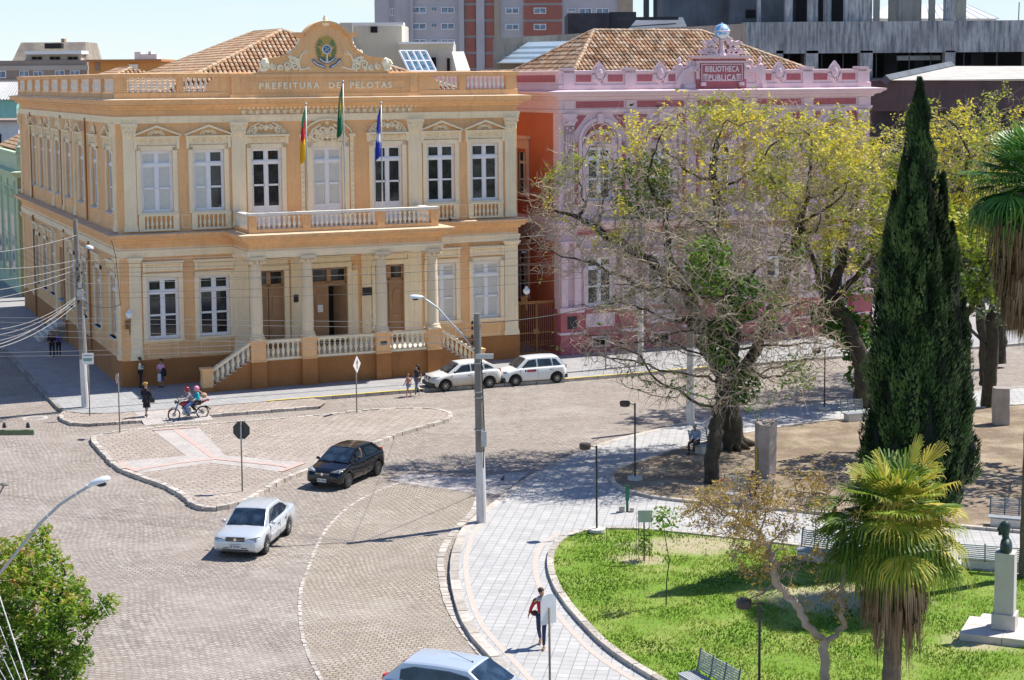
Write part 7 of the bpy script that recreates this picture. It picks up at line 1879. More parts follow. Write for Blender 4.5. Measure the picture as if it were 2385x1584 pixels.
    for xw in (xf,xr):
        for s in (-1,1):
            y=s*(W-.10); g=MB(); g.lathe([(R*.62,-.095),(R*.9,-.095),(R,-.07),(R,.07),(R*.9,.095),(R*.62,.095)],(xw,y,R),20,'y'); ty=g.build('tyre',m_tyre,e)
            wh=ty; wh.name='wheel'; g=MB(); g.lathe([(R*.66,.0),(R*.67,.098*s),(R*.62,.104*s),(R*.58,.098*s),(.01,.097*s)],(xw,y,R),20,'y')
            rm=g.build('rim',m_trim,wh)
            g=MB()
            for k in range(8): a=k*PI/4; g.add([(xw+cos(a-.14)*R*.12,y+s*.099,R+sin(a-.14)*R*.12),(xw+cos(a-.09)*R*.58,y+s*.102,R+sin(a-.09)*R*.58),(xw+cos(a+.09)*R*.58,y+s*.102,R+sin(a+.09)*R*.58),(xw+cos(a+.14)*R*.12,y+s*.099,R+sin(a+.14)*R*.12)],[(0,1,2,3)])
            g.lathe([(.07,.09*s),(.05,.108*s),(.01,.11*s)],(xw,y,R),10,'y'); g.lathe([(R*.60,.09*s),(R*.655,.1065*s),(R*.64,.107*s),(R*.57,.1*s)],(xw,y,R),20,'y') if 0 else None; g.build('hub',m_rimd if rimdark else m_rim,wh)
    return e
def place2(fx,fy,rx,ry,side,W,wf,wr,z=RD):
    # wheel contact pixels (front, rear) on one side -> origin, heading
    f_=G(fx,fy,z); r_=G(rx,ry,z); d=(f_-r_); d.z=0; ang=math.atan2(d.y,d.x); d.normalize(); left=Vector((-d.y,d.x,0))
    mid=(f_+r_)/2-d*((wf+wr)/2)-left*side*(W/2-.1); return Vector((mid.x,mid.y,z)),ang
# silver sedan
S=dict(L=4.45,W=1.70,H=1.40,wf=1.32,wr=-1.23,top=[(2.225,.58),(2.18,.72),(1.9,.80),(1.0,.90),(-.2,.93),(-1.4,.95),(-1.75,.99),(-2.12,.97),(-2.2,.86),(-2.225,.7)],gh=((1.12,.88),(.42,1.37),(-.95,1.38),(-1.58,.98)),
 sw=[[(.78,0),(.34,1.29),(-.12,1.32),(-.12,0)],[(-.19,0),(-.19,1.32),(-.78,1.30),(-.86,0)],[(-.93,0),(-.86,1.27),(-.98,1.24),(-1.30,1.04)]],doors=[.95,-.155,-.92],handles=[.02,-.78],hl=(2.17,.68,.25,.09),tl=(-2.2,.82),gr=(2.2,.70,.33,.07),pz=.47,strip=None)
lo,an=place2(617,1290,668.8,1245.6,1,1.7,1.32,-1.23)
m_sil=carpaint('silver_paint',(.62,.66,.70),.35,.3)
S['strip']=m_sil; car('silver_sedan','silver four door sedan driving towards the camera in mid road',lo,an,m_sil,S,'IJF 8760')
# black hatchback
S=dict(L=3.85,W=1.66,H=1.43,wf=1.22,wr=-1.22,top=[(1.925,.55),(1.86,.68),(1.6,.78),(.95,.93),(0,.95),(-1.3,1.0),(-1.75,1.0),(-1.88,.8),(-1.925,.6)],gh=((1.05,.92),(.25,1.40),(-1.1,1.40),(-1.72,1.0)),
 sw=[[(.70,0),(.22,1.28),(-.22,1.33),(-.28,0)],[(-.36,0),(-.30,1.33),(-.92,1.30),(-1.25,1.12),(-1.28,0)]],doors=[.85,-.33,-1.0],handles=[-.15,-.95],hl=(1.80,.72,.42,.10),tl=(-1.86,.95),gr=(1.9,.64,.34,.035),pz=.40,strip=None,R=.30)
lo,an=place2(808.4,1136.7,877.8,1107,1,1.66,1.22,-1.22)
m_blk=carpaint('black_paint',(.006,.006,.008),.0,.12,coat=.3)
bc_=car('black_hatchback','black five door hatchback driving towards the camera, arm out of its window',lo,an,m_blk,S,'IMD 8540',rimdark=True)
g=MB(); g.tube([(.25,.3,1.43),(-.25,.28,1.62)],.008,4); g.build('antenna',m_chrome,bc_)
# parked white hatchback, dirty lower half
S=dict(L=3.90,W=1.65,H=1.42,wf=1.24,wr=-1.22,top=[(1.95,.55),(1.90,.70),(1.65,.78),(1.0,.92),(0,.95),(-1.3,1.0),(-1.8,.98),(-1.92,.8),(-1.95,.6)],gh=((1.08,.91),(.35,1.38),(-1.15,1.39),(-1.78,1.0)),
 sw=[[(.72,0),(.28,1.28),(-.16,1.32),(-.18,0)],[(-.26,0),(-.25,1.32),(-.86,1.30),(-.92,0)],[(-1.0,1.05),(-.97,1.28),(-1.14,1.26),(-1.48,1.07)]],doors=[.9,-.22,-.98],handles=[-.05,-.85],hl=(1.84,.70,.32,.09),tl=(-1.9,.88),gr=(1.92,.68,.30,.06),pz=.52,fb=None,mm=m_trim)
lo,an=place2(1036.8,911.9,1140,903.7,1,1.65,1.24,-1.22)
c1=car('dusty_white_hatchback','white parked hatchback with dusty beige lower doors, behind the walking mother',lo,an,carpaint('dusty_white_paint',(.74,.74,.72),0,.35,(.42,.34,.22)),S)
g=MB(); g.box(1.75,1.99,-.76,.76,.26,.46); g.build('front_bumper',m_trim,c1)
# white boxy hatchback
S=dict(L=3.66,W=1.55,H=1.44,wf=1.12,wr=-1.24,top=[(1.83,.60),(1.80,.76),(1.5,.82),(.9,.93),(0,.94),(-1.3,.95),(-1.75,.95),(-1.82,.8),(-1.83,.6)],gh=((1.02,.92),(.42,1.40),(-1.35,1.42),(-1.75,.97)),
 sw=[[(.74,0),(.34,1.30),(-.08,1.34),(-.10,0)],[(-.20,0),(-.18,1.34),(-.92,1.33),(-.98,0)],[(-1.06,0),(-1.02,1.32),(-1.22,1.30),(-1.50,0)]],doors=[.86,-.15,-1.02],handles=[0,-.88],hl=(1.78,.72,.18,.08),tl=(-1.82,.86),gr=(1.8,.74,.30,.05),pz=.50,fb=m_trim,strip=m_trim,R=.28,mm=m_trim,sill=.22)
lo,an=place2(1200.6,899,1296,892,1,1.55,1.12,-1.24); S['strip']=None
m_wht=carpaint('white_paint',(.76,.78,.79),0,.3)
c2=car('white_boxy_hatchback','white boxy parked hatchback with small red door lettering, in front of the alley gate',lo,an,m_wht,S)
g=MB(); g.box(-.02,.48,.777,.783,.70,.84); g.build('door_decal',M('decal_red',(.45,.10,.12),var=.3,scale=20),c2)
g=MB(); g.box(.52,.60,.777,.783,.72,.84); g.build('door_emblem',m_trim,c2)
# silver hatchback cut by the bottom edge
a_=G(953,1518.5,1.32);b_=G(1117,1536,1.32); d_=(b_-a_); an=math.atan2(d_.y,d_.x)
S=dict(L=4.0,W=1.70,H=1.52,wf=1.25,wr=-1.22,top=[(2.0,.62),(1.9,.78),(1.5,.92),(1.0,1.0),(0,1.0),(-1.3,1.04),(-1.9,1.05),(-1.98,.85),(-2.0,.6)],gh=((1.12,.99),(.40,1.48),(-1.40,1.48),(-1.92,1.06)),
 sw=[[(.88,0),(.42,1.33),(-.1,1.40),(-1.1,1.40),(-1.45,1.30),(-1.45,0)]],doors=[.8,-.2],handles=[-.1,-1.0],hl=(1.9,.75,.3,.1),tl=(-1.96,1.0),gr=(2.0,.7,.3,.06),pz=.5,strip=None)
near=G(938.6,1542,1.32); fr_=G(1099,1564.5,1.32)
dv=(fr_-near); an=math.atan2(dv.y,dv.x); d_=dv.normalized(); lf_=Vector((-d_.y,d_.x,0)); 
lo=near+d_*1.42+lf_*.60; lo.z=RD
m_sb2=carpaint('silver_blue_paint',(.52,.60,.70),.3,.3)
c3=car('silver_hatchback','silver blue hatchback cut off by the bottom edge in the parking bay',lo,an,m_sb2,S)
g=MB(); g.tube([(.25,-.05,1.52),(-.35,.0,1.68)],.007,4); g.lathe([(.025,0),(.02,.03)],(.27,-.05,1.51),6); g.build('antenna',m_trim,c3)
# motorcycle
fw=G(405.7,981,RD); rw=G(472,974.7,RD); d=fw-rw; an=math.atan2(d.y,d.x); mid=(fw+rw)/2
ME=empty('motorcycle',(mid.x,mid.y,RD),an,'red motorcycle carrying two riders past the traffic island','motorcycle')
m_mred=carpaint('motorcycle_red',(.34,.02,.03),.1,.25)
wbm=(fw-rw).length/2
for x,nm in ((wbm,'front_wheel'),(-wbm,'rear_wheel')):
    g=MB(); g.lathe([(.26,-.04),(.29,-.05),(.31,-.02),(.31,.02),(.29,.05),(.26,.04),(.26,-.04)],(x,0,.31),24,'y',cap=False); w_=g.build(nm,m_tyre,ME)
    g=MB(); g.lathe([(.25,-.02),(.262,-.025),(.262,.025),(.25,.02),(.25,-.02)],(x,0,.31),24,'y',cap=False); g.lathe([(.09,-.04),(.09,.04)],(x,0,.31),12,'y')
    for k in range(14): a=k*2*PI/14; g.tube([(x,0,.31),(x+.25*cos(a),0,.31+.25*sin(a))],.004,3)
    g.build('rim',m_rim,w_)
g=MB(); 
for s in (-.07,.07): g.tube([(wbm,s,.31),(wbm-.22,s,.85),(wbm-.26,s,.98)],.025,6)
g.build('fork',m_steel,ME)
g=MB(); g.add([(wbm-.30*0+.33*cos(a),y,.31+.36*sin(a)) for a in (.5,.95,1.4,1.85,2.3) for y in (-.07,.07)],[(2*i,2*i+1,2*i+3,2*i+2) for i in range(4)]); g.build('front_mudguard',m_mred,ME)
g=MB(); g.ball((.18,0,.80),.2,10,(1.35,.75,.65)); g.build('fuel_tank',m_mred,ME,smooth=True)
g=MB(); g.add([(x,y,z) for x,w2,z in ((.02,.10,.78),(-.25,.13,.76),(-.55,.12,.82),(-.75,.07,.86)) for y in (-w2,w2)]+[(x,y,z-.09) for x,w2,z in ((.02,.10,.78),(-.25,.13,.76),(-.55,.12,.82),(-.75,.07,.86)) for y in (-w2,w2)],[(0,1,3,2),(2,3,5,4),(4,5,7,6),(0,2,10,8),(2,4,12,10),(4,6,14,12),(1,3,11,9),(3,5,13,11),(5,7,15,13)]); g.build('seat',m_trim,ME)
g=MB(); g.prism([(-.1,.70),(-.5,.72),(-.95,.86),(-.98,.92),(-.6,.80),(-.2,.78)],-.1,.1,1); g.build('tail_fairing',m_mred,ME)
g=MB(); g.box(-1.02,-.96,-.06,.06,.84,.93); g.build('tail_light',m_tl,ME)
g=MB(); g.prism([(-wbm-.2,.62),(-wbm-.42,.42),(-wbm-.38,.40),(-wbm-.1,.62)],-.06,.06,1); g.build('rear_mudguard',m_trim,ME)
g=MB(); g.box(-.12,.24,-.12,.12,.28,.56); g.lathe([(.11,-.16),(.11,.16)],(.02,0,.36),12,'y'); g.tube([(.2,0,.55),(.32,0,.62)],.06,6); g.build('engine',m_steel,ME)
g=MB(); g.tube([(.22,-.1,.45),(.28,-.12,.3),(.1,-.15,.25),(-.3,-.17,.3),(-.75,-.18,.38)],[.02,.02,.025,.04,.045],8); g.build('exhaust',m_chrome,ME,smooth=True)
g=MB(); g.tube([(.5,0,.9),(.2,0,.62),(-.15,0,.30),(-wbm,0,.31)],.025,6); g.tube([(.3,0,.75),(-.3,0,.68),(-wbm,.08,.31)],.02,6); g.build('frame',m_trim,ME)
g=MB(); g.tube([(.36,.36,1.06),(.44,.2,1.04),(.46,0,1.0),(.44,-.2,1.04),(.36,-.36,1.06)],.016,6)
for s in (-1,1): g.tube([(.4,s*.25,1.04),(.44,s*.3,1.22)],.008,4); g.ball((.44,s*.32,1.25),.06,6,(.3,1,.8))
g.build('handlebar',m_trim,ME); g=MB(); g.lathe([(.04,0),(.09,.06),(.095,.12),(.02,.13)],(.52,0,.92),12,'x'); g.build('headlight',m_trim,ME)
# ================================================================ people
random.seed(80)
def skin_obj(name,verts,edges,mat,parent,root=0,sub=1):
    me=bpy.data.meshes.new(name); me.from_pydata([v[:3] for v in verts],edges,[]); me.materials.append(mat)
    o=bpy.data.objects.new(name,me); SC.collection.objects.link(o)
    if parent: o.parent=parent
    md=o.modifiers.new('skin','SKIN'); md.use_smooth_shade=True; md.branch_smoothing=.3
    sv=me.skin_vertices[0].data if me.skin_vertices else None
    for i,v in enumerate(verts): sv[i].radius=(v[3],v[3]*(v[4] if len(v)>4 else 1)); sv[i].use_root=(i==root)
    s=o.modifiers.new('sub','SUBSURF'); s.levels=sub; s.render_levels=sub
    return o
STAND=dict(pel=(0,0,.95),bel=(0,0,1.10),che=(.0,0,1.29),nb=(-.01,0,1.42),hd=(.02,0,1.56),ht=(.01,0,1.635),
 sL=(-.01,.17,1.38),eL=(-.04,.22,1.11),wL=(.06,.22,.87),sR=(-.01,-.17,1.38),eR=(-.04,-.22,1.11),wR=(.06,-.22,.87),
 hL=(0,.09,.90),kL=(.02,.095,.50),aL=(-.02,.095,.09),hR=(0,-.09,.90),kR=(.02,-.095,.50),aR=(-.02,-.095,.09))
def person(loc,rz,label,H=1.7,pose=None,shirt=(.5,.5,.5),pants=(.05,.05,.08),skin=None,hair='short',hairc=None,sleeve='long',skirt=False,shoe=(.03,.03,.03),coat=0,group=None,name='person',fem=False,shorts=False,bodyname=None,helmet=None):
    J=dict(STAND); J.update(pose or {}); k=H/1.72
    e=empty(name,loc,rz,label,'person',group); e.scale=(k,k,k); V=lambda n:Vector(J[n])
    sk=skin or m_skin
    vs=[];es=[];ix={}
    def add(n,p,r,ry=1,par=None):
        ix[n]=len(vs); vs.append((p[0],p[1],p[2],r,ry)); 
        if par is not None: es.append((ix[par],ix[n]))
    add('pel',J['pel'],.125); add('bel',J['bel'],.115 if not fem else .10,1,'pel'); add('che',J['che'],.135 if not fem else .12,1,'bel'); add('nb',J['nb'],.065,1,'che')
    hd=V('hd'); nbv=V('nb'); add('nk',nbv.lerp(hd,.4),.05,1,'nb'); add('hd',hd,.078,1,'nk'); ht=V('ht'); add('ht',ht,.088,1,'hd'); add('hc',ht+(ht-hd).normalized()*.06,.055,1,'ht')
    fwd=Vector(J.get('face',(1,0,0))).normalized(); n0=hd+fwd*.085+Vector((0,0,.015)); add('nose',n0+fwd*.02,.014,1,'hd')
    lat=Vector((-fwd.y,fwd.x,0)).normalized()
    for s,c in (('L',1),('R',-1)):
        add('s'+s,J['s'+s],.052,1,'che'); add('e'+s,J['e'+s],.038,1,'s'+s); add('w'+s,J['w'+s],.026,1,'e'+s)
        w_,el=V('w'+s),V('e'+s); d=(w_-el).normalized(); bn=Vector(J.get('hb'+s,(.35,0,0))); dd=(d+bn*.4).normalized(); sd=dd.cross(Vector((0,0,1)) if abs(dd.z)<.9 else Vector((1,0,0))).normalized(); up=sd.cross(dd)
        if abs(d.z)>.8: sd=Vector((1,0,0)); 
        pm=w_+dd*.055; add('p'+s,pm,.028,1,'w'+s); cu=Vector((0,-c,0)) if abs(d.z)>.8 else Vector((0,0,-1))
        for q,(o_,L_) in enumerate(((-.026,.062),(-.009,.072),(.009,.068),(.026,.055))):
            a=pm+sd*o_+dd*.03; m_=a+dd*L_*.55+cu*.01; t_=m_+dd*L_*.42+cu*.028
            add('f%d%s'%(q,s),a,.0095,1,'p'+s); add('g%d%s'%(q,s),m_,.0085,1,'f%d%s'%(q,s)); add('h%d%s'%(q,s),t_,.007,1,'g%d%s'%(q,s))
        a=w_+dd*.03+sd*.032; add('t'+s,a+dd*.012,.011,1,'p'+s); add('u'+s,a+dd*.05+sd*.018,.009,1,'t'+s)
        add('hp'+s,J['h'+s],.082,1,'pel'); add('k'+s,J['k'+s],.055,1,'hp'+s); kn,an=V('k'+s),V('a'+s); calf=kn.lerp(an,.35); add('c'+s,calf,.052,1,'k'+s); add('a'+s,J['a'+s],.036,1,'c'+s)
    skin_obj('body',vs,es,sk,e,0,1)
    # eyes, ears
    b=MB(); 
    for s in (-1,1): b.ball(hd+fwd*.082+lat*s*.032+Vector((0,0,.035)),.012,6)
    b.ball(hd+fwd*.083+Vector((0,0,-.035)),.012,6,(.6,1.6,.4)); b.build('face_features',m_hair,e)
    def cl(c): 
        key='cloth_%02d%02d%02d'%tuple(int(x*99) for x in c); return bpy.data.materials.get(key) or cloth(key,c)
    # top
    sv=[];se=[]; 
    def a2(n,p,r,par=None):
        ix2[n]=len(sv); sv.append((p[0],p[1],p[2],r)); 
        if par: se.append((ix2[par],ix2[n]))
    ix2={}; g=.022+coat*.5
    a2('pel',V('pel')+Vector((0,0,-.0)),.125+g); a2('bel',J['bel'],(.118 if not fem else .104)+g,'pel'); a2('che',J['che'],(.142 if not fem else .125)+g,'bel'); a2('nb',V('nb')-Vector((0,0,.01)),.066+g*.5,'che')
    for s in 'LR':
        a2('s'+s,J['s'+s],.062+g*.6,'che'); el,w_=V('e'+s),V('w'+s)
        if sleeve=='long': a2('e'+s,el,.047+g*.4,'s'+s); a2('w'+s,el.lerp(w_,.93),.035+g*.3,'e'+s)
        elif sleeve=='half': a2('e'+s,el,.046+g*.3,'s'+s); a2('w'+s,el.lerp(w_,.35),.040,'e'+s)
        else: a2('e'+s,V('s'+s).lerp(el,.6),.052,'s'+s)
    if coat: 
        for nm,z in (('c1',.80),('c2',.62)): a2(nm,(V('hL')+V('hR'))*.5*Vector((1,1,0)) if 0 else ((J['kL'][0]+J['kR'][0])*.25,0,z),.17+coat*.02,'pel' if nm=='c1' else 'c1')
    skin_obj('top',sv,se,cl(shirt),e,0,1)
    # legwear
    if skirt:
        b=MB(); z0,z1=(.98,.52 if skirt is True else skirt); n=14; v=[]
        for t in range(6): 
            z=z0+(z1-z0)*t/5; r=.135+.05*t/5; 
            for q in range(n): a=2*PI*q/n; v.append((V('pel').x*(1-t/5)+(J['kL'][0]+J['kR'][0])*.5*t/5+r*cos(a)*(1+.06*sin(q*3)),r*1.05*sin(a),z))
        b.add(v,[(i*n+q,i*n+(q+1)%n,(i+1)*n+(q+1)%n,(i+1)*n+q) for i in range(5) for q in range(n)]); b.build('skirt',cl(pants),e,smooth=True)
    else:
        sv=[];se=[];ix2={}; a2('pel',V('pel')-Vector((0,0,.01)),.132)
        for s in 'LR':
            kn,an=V('k'+s),V('a'+s); a2('h'+s,J['h'+s],.094,'pel'); a2('k'+s,kn,.066,'h'+s)
            if not shorts: a2('c'+s,kn.lerp(an,.5),.058,'k'+s); a2('a'+s,kn.lerp(an,.97),.05,'c'+s)
        skin_obj('trousers',sv,se,cl(pants),e,0,1)
    for s in 'LR':
        an=V('a'+s); fd=Vector(J.get('foot'+s,(1,0,0))).normalized(); b=MB(); v=[];n=8
        for (t,w_,h_) in ((-.07,.025,.05),(-.05,.036,.075),(.03,.038,.07),(.11,.042,.045),(.16,.034,.03),(.19,.012,.015)):
            lt=Vector((-fd.y,fd.x,0)).normalized(); 
            for q in range(n): a=2*PI*q/n; v.append(Vector((an.x,an.y,max(0,an.z-.085)))+fd*t+lt*w_*cos(a)+Vector((0,0,h_*.5+h_*.5*sin(a))))
        b.add(v,[(i*n+q,i*n+(q+1)%n,(i+1)*n+(q+1)%n,(i+1)*n+q) for i in range(5) for q in range(n)]+[tuple(range(n)),tuple(range(5*n,6*n))]); b.build('shoe',cl(shoe),e,smooth=True)
    hm=cl(hairc) if hairc else m_hair
    if helmet:
        b=MB(); c=ht-fwd*.005; b.ball(c,.145,14,(1.05,.95,1.0)); h_=b.build('helmet',carpaint('helmet_%d'%int(helmet[1]*100),helmet,0,.2),e,smooth=True); b=MB(); b.ball(c+fwd*.045+Vector((0,0,-.01)),.122,12,(1,.9,.5)); b.build('visor',m_cg,h_,smooth=True)
    elif hair:
        b=MB(); c=ht-fwd*.030+Vector((0,0,.018)); b.ball(c,.097,12,(1.0,.95,.95))
        if hair in('long','curly'):
            if hair=='long': 
                for q in range(5): b.tube([c-fwd*.03+lat*(q-2)*.035,c-fwd*.085+lat*(q-2)*.04+Vector((0,0,-.12)),c-fwd*.10+lat*(q-2)*.04+Vector((0,0,-.30))],[.06,.05,.025],6)
            else:
                for q in range(16): a=q*.8; b.ball(c-fwd*.02+Vector((cos(a)*.09,sin(a)*.09,.03*sin(q*2))),.045,6)
        if hair=='bun': b.ball(c-fwd*.10+Vector((0,0,.0)),.05,8)
        b.build('hair',hm,e,smooth=True)
    return e
def faceto(px0,px1): d=G(*px1)-G(*px0); return math.atan2(d.y,d.x)
walk=dict(kL=(.16,.09,.52),aL=(.20,.09,.09),kR=(-.02,-.09,.50),aR=(-.28,-.09,.16),footR=(1,0,-.5),eL=(-.12,.22,1.12),wL=(-.06,.22,.88),eR=(.08,-.22,1.12),wR=(.22,-.2,.93))
dark=(.015,.015,.02)
person(G(122,836),faceto((0,700),(100,900)),'man in black walking on the shaded side street pavement',1.68,walk,(.015,.015,.018),(.02,.02,.03),hairc=(.12,.07,.04),sleeve='half',shoe=(.5,.5,.5))
person(G(137,830),faceto((0,700),(100,900)),'woman in purple top beside the man in black on the shaded pavement',1.5,dict(kL=(.1,.09,.5)),(.12,.05,.38),dark,sleeve='half',fem=True,hair='short')
person(G(328,903),.15,'man in white sweater talking at the town hall corner',1.62,dict(eL=(.0,.24,1.12),wL=(.24,.14,1.20),eR=(.0,-.24,1.12),wR=(.2,-.14,1.1)),(.66,.66,.58),(.02,.022,.04),skin=M('skin_brown',(.20,.10,.06),rough=.6))
person(G(376,902),-1.9,'woman in pink blouse with dark coat over her arm by the brown plinth',1.5,dict(eL=(.05,.22,1.1),wL=(.2,.1,1.08),eR=(.05,-.22,1.1),wR=(.2,-.1,1.08)),(.66,.33,.55),(.07,.11,.25),skirt=.42,hair='curly',fem=True)
pw=bpy.data.objects; 
b=MB(); p=G(376,902); b.add([(p.x-.14,p.y-.26,p.z+.35),(p.x+.04,p.y-.24,p.z+.35),(p.x+.05,p.y-.24,p.z+.75),(p.x-.13,p.y-.26,p.z+.75),(p.x-.12,p.y-.20,p.z+.35),(p.x+.03,p.y-.19,p.z+.35),(p.x+.04,p.y-.19,p.z+.75),(p.x-.12,p.y-.20,p.z+.75)],[(0,1,2,3),(4,5,6,7),(0,1,5,4),(1,2,6,5),(0,3,7,4)])
for s in (-.1,.0): b.tube([(p.x+s-.02,p.y-.23,p.z+.74),(p.x+s,p.y-.22,p.z+.95)],.008,4)
tag(b.build('carrier_bag',cloth('bag_white',(.65,.6,.6))),'white carrier bag held by the woman in the pink blouse','bag')
b=MB(); b.lathe([(.05,.0),(.13,-.1),(.16,-.3),(.13,-.42),(.02,-.45)],(p.x+.17,p.y-.16,p.z+1.05),10); tag(b.build('folded_coat',cloth('coat_dark',dark)),'dark folded coat hanging from the arm of the woman in pink','coat')
person(G(341,970),1.35,'blonde woman in shiny black coat walking away across the ramp',1.66,dict(walk,eL=(.02,.23,1.12),wL=(.12,.2,.95)),(.02,.02,.024),(.012,.012,.014),hair='curly',hairc=(.42,.24,.08),coat=.06,skirt=.45,fem=True)
b=MB(); p=G(341,970); b.box(p.x+.2,p.x+.42,p.y-.1,p.y+.02,.68,.92); b.tube([(p.x+.3,p.y-.04,.92),(p.x+.22,p.y-.02,1.3)],.015,4); tag(b.build('handbag',m_black),'black handbag on the arm of the blonde woman','bag')
person(G(972,922,RD),-2.4,'dark haired woman in dark top and grey jeans leading a child across the road',1.62,walk,(.035,.035,.045),(.17,.18,.22),hair='long',sleeve='none',shoe=(.5,.5,.5),fem=True)
person(G(951,925,RD),-2.5,'small child in patterned red and yellow top walking beside the woman in jeans',1.2,walk,(.52,.20,.16),(.25,.30,.45),hairc=(.35,.15,.06),sleeve='none',shorts=True,shoe=(.6,.2,.3))
person(G(1262,1507),-1.75,'woman in red cardigan and dark jeans walking down the plaza path',1.70,dict(walk,eL=(-.02,.30,1.14),wL=(.0,.36,.92),eR=(-.08,-.30,1.14),wR=(-.1,-.38,.92),face=(.75,.55,0)),(.48,.02,.03),(.03,.045,.10),hair='bun',sleeve='long',fem=True,shoe=(.20,.10,.05))
p=G(1262,1507); b=MB(); b.lathe([(.15,0),(.165,.04),(.12,.10),(.075,.12)],(p.x,p.y,1.36),12); tag(b.build('shawl',cloth('shawl_grey',(.40,.37,.36))),'grey shawl round the shoulders of the woman in red','shawl')
b=MB(); b.ball((p.x-.2,p.y+.02,.98),.11,8,(1,.6,.8)); tag(b.build('shoulder_bag',cloth('bag_brown',(.07,.03,.02))),'small brown bag at the hip of the woman in red','bag')
sit=dict(pel=(0,0,.52),bel=(.0,0,.66),che=(-.02,0,.86),nb=(-.02,0,1.0),hd=(.02,0,1.14),ht=(.02,0,1.21),sL=(-.02,.17,.96),sR=(-.02,-.17,.96),eL=(.04,.23,.70),wL=(.27,.13,.62),eR=(.04,-.23,.70),wR=(.27,-.13,.62),hL=(.03,.09,.50),kL=(.46,.12,.50),aL=(.46,.12,.09),hR=(.03,-.09,.50),kR=(.46,-.12,.50),aR=(.44,-.12,.09))
person((lambda a,c:Vector((a.x*.75+c.x*.25-.05,a.y*.75+c.y*.25-.30,.07)))(G(1606,1004,1.0),G(1668,992,1.0)),-2.1,'old man in pale blue shirt seated on the bench under the broad tree',1.7,dict(sit,nb=(.04,0,.98),hd=(.11,0,1.10),ht=(.13,0,1.17)),(.30,.38,.55),(.05,.05,.055),hairc=(.3,.3,.3))
person((lambda a,c:a.lerp(c,.58)*Vector((1,1,0)) if 0 else Vector(((a.x*.42+c.x*.58),(a.y*.42+c.y*.58)-.32,.07)))(G(1684,1106,1.0),G(1802,1119,1.0)),-1.55,'man in dark jacket and blue jeans seated on the bench by the stele',1.7,sit,(.05,.035,.03),(.02,.035,.13),skin=bpy.data.materials['skin_brown'])
b=MB(); p=G(1700,1150,.07); b.ball((p.x-.05,p.y+.25,.55),.2,10,(1.5,.7,.45)); tag(b.build('red_bag',cloth('bag_red',(.55,.08,.08))),'red and white bag lying on the bench beside the man in dark jacket','bag')
person(G(128,1541,RD),.3,'walking person almost hidden by the leafy street tree, only a foot visible',1.7,dict(walk,aL=(.30,.09,.09),kL=(.2,.09,.5)),(.3,.3,.3),(.10,.05,.04),shoe=(.03,.03,.04))
# riders on the motorcycle (parented in world space, resting on the seat)
ride=dict(pel=(0,0,.86),bel=(.03,0,1.0),che=(.10,0,1.20),nb=(.15,0,1.33),hd=(.20,0,1.44),ht=(.21,0,1.50),sL=(.12,.18,1.27),sR=(.12,-.18,1.27),eL=(.30,.28,1.10),wL=(.50,.30,1.06),eR=(.30,-.28,1.10),wR=(.50,-.30,1.06),hL=(.02,.11,.82),kL=(.38,.20,.66),aL=(.20,.18,.30),hR=(.02,-.11,.82),kR=(.38,-.20,.66),aR=(.20,-.18,.30))
a=ME.rotation_euler.z; D=Vector((cos(a),sin(a),0)); M0=ME.location
person(M0+D*-.16,a,'motorcycle driver in grey jacket, blue jeans and dark red helmet',1.70,ride,(.24,.21,.26),(.06,.14,.36),helmet=(.22,.01,.03),shoe=(.05,.05,.05))
r2_=dict(ride); r2_.update(pel=(0,0,.90),bel=(.0,0,1.05),che=(.03,0,1.26),nb=(.04,0,1.40),hd=(.08,0,1.52),ht=(.08,0,1.58),sL=(.03,.16,1.34),sR=(.03,-.16,1.34),eL=(.08,.24,1.1),wL=(.26,.2,.98),eR=(.08,-.24,1.1),wR=(.26,-.2,.98),hL=(.02,.11,.86),kL=(.34,.22,.74),aL=(.12,.2,.40),hR=(.02,-.11,.86),kR=(.34,-.22,.74),aR=(.12,-.2,.40))
person(M0+D*-.50,a,'motorcycle passenger in turquoise jacket with pink helmet',1.62,r2_,(.01,.42,.56),(.05,.035,.03),helmet=(.72,.25,.42),fem=True,shoe=(.45,.5,.65))
b=MB(); q=M0+D*-.78; b.ball((q.x,q.y,M0.z+1.12),.15,10,(1.1,1,.9)); b.tube([(q.x,q.y,M0.z+1.2),(q.x+D.x*.3,q.y+D.y*.3-.05,M0.z+1.42)],.02,4); tag(b.build('shoulder_bag',cloth('bag_tan',(.50,.34,.22))),'tan bag slung behind the motorcycle passenger','bag')
# driver's arm out of the black hatchback
p0=bc_.matrix_world; bc_.rotation_euler; a=bc_.rotation_euler.z; D=Vector((cos(a),sin(a),0)); Lf=Vector((-sin(a),cos(a),0)); o_=bc_.location
pe_=lambda x,y,z: o_+D*x+Lf*y+Vector((0,0,z))
vs=[tuple(pe_(.12,.60,1.02))+(.05,),tuple(pe_(.18,.80,1.05))+(.045,),tuple(pe_(.25,.84,1.25))+(.032,),tuple(pe_(.28,.82,1.36))+(.03,)]
es=[(0,1),(1,2),(2,3)]
for q in range(4): 
    a1=pe_(.26+.02*q,.80+.012*q,1.40);a2_=pe_(.25+.025*q,.78,1.45); vs+=[tuple(a1)+(.010,),tuple(a2_)+(.008,)]; es+=[(3,len(vs)-2),(len(vs)-2,len(vs)-1)]
vs+=[tuple(pe_(.32,.85,1.38))+(.011,)]; es+=[(3,len(vs)-1)]
o=skin_obj('person',vs,es,m_skin,None); tag(o,'bare raised arm of the driver out of the black hatchback window','person')
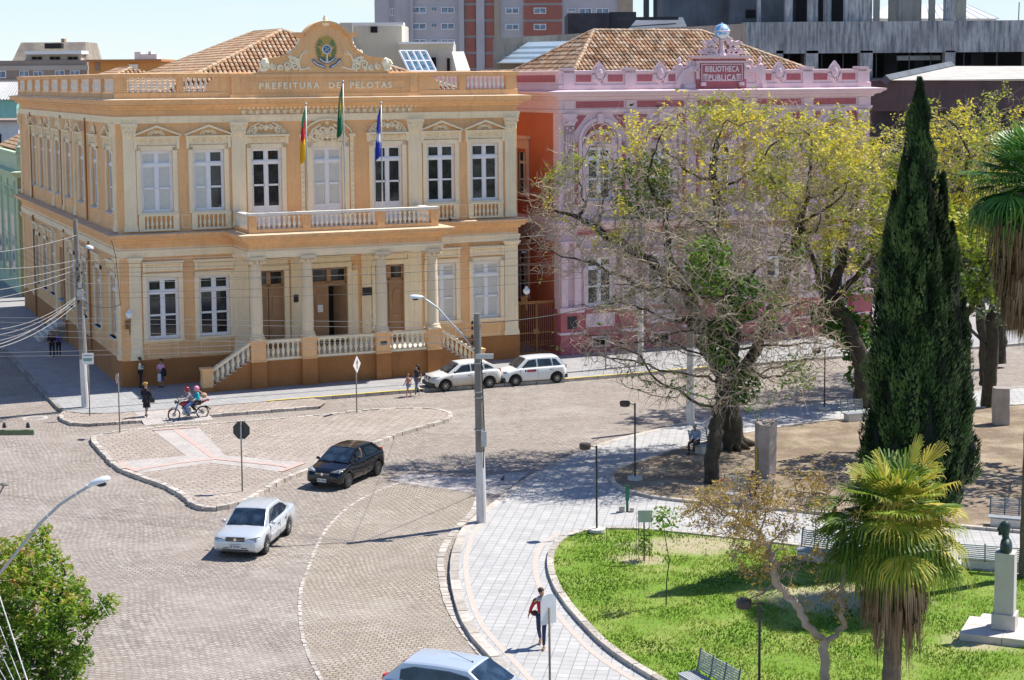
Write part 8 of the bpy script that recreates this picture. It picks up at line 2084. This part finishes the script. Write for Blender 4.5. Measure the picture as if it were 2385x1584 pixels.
# every separate piece of these repeated parts becomes a part of its own
SPLIT=('wall_panel','parapet_panel','side_sash','side_pane','side_window','brick_panel','pier','column','sill','drainpipe','basement_vent','basement_vent_frame','opening','wall_fin','window_row','water_tank','facade_band','ornament','recess','roof_edge','crest_ornament','wall_recess','room_backing','upper_wall','attic_trim','air_intake','dentils','hanging_pipe')
def split_pieces(o):
    me=o.data; n=len(me.vertices); par=list(range(n))
    def find(a):
        while par[a]!=a: par[a]=par[par[a]]; a=par[a]
        return a
    for p in me.polygons:
        v=p.vertices; r0=find(v[0])
        for k in v[1:]: par[find(k)]=r0
    isl={}
    for i in range(n): isl.setdefault(find(i),[]).append(i)
    bb=[]
    for k,v in isl.items():
        c=[me.vertices[i].co for i in v]; bb.append(([min(q[a] for q in c)-.03 for a in range(3)],[max(q[a] for q in c)+.03 for a in range(3)],[k]))
    ch=True
    while ch:
        ch=False; out=[]
        for b_ in bb:
            for q in out:
                if all(b_[0][a]<=q[1][a] and q[0][a]<=b_[1][a] for a in range(3)):
                    for a in range(3): q[0][a]=min(q[0][a],b_[0][a]); q[1][a]=max(q[1][a],b_[1][a])
                    q[2].extend(b_[2]); ch=True; break
            else: out.append(b_)
        bb=out
    if len(bb)<2: return
    name=o.name.split('.')[0]; gid={}
    for gi,q in enumerate(bb):
        for k in q[2]: gid[k]=gi
    data=[([],[],{},[]) for _ in bb]
    for p in me.polygons:
        d=data[gid[find(p.vertices[0])]]; f=[]
        for i in p.vertices:
            if i not in d[2]: d[2][i]=len(d[0]); d[0].append(tuple(me.vertices[i].co))
            f.append(d[2][i])
        d[1].append(tuple(f)); d[3].append(p.material_index)
    for d in data:
        m2=bpy.data.meshes.new(name); m2.from_pydata(d[0],[],d[1])
        for mm in me.materials: m2.materials.append(mm)
        m2.polygons.foreach_set('material_index',d[3]); m2.update()
        c=bpy.data.objects.new(name,m2); SC.collection.objects.link(c); c.parent=o.parent; c.location=o.location; c.rotation_euler=o.rotation_euler
        for kk in list(o.children): pass
    bpy.data.objects.remove(o)
for o in list(bpy.data.objects):
    if o.type=='MESH' and o.parent and o.name.split('.')[0] in SPLIT and not o.children and 'tint' in o.data.attributes: split_pieces(o)
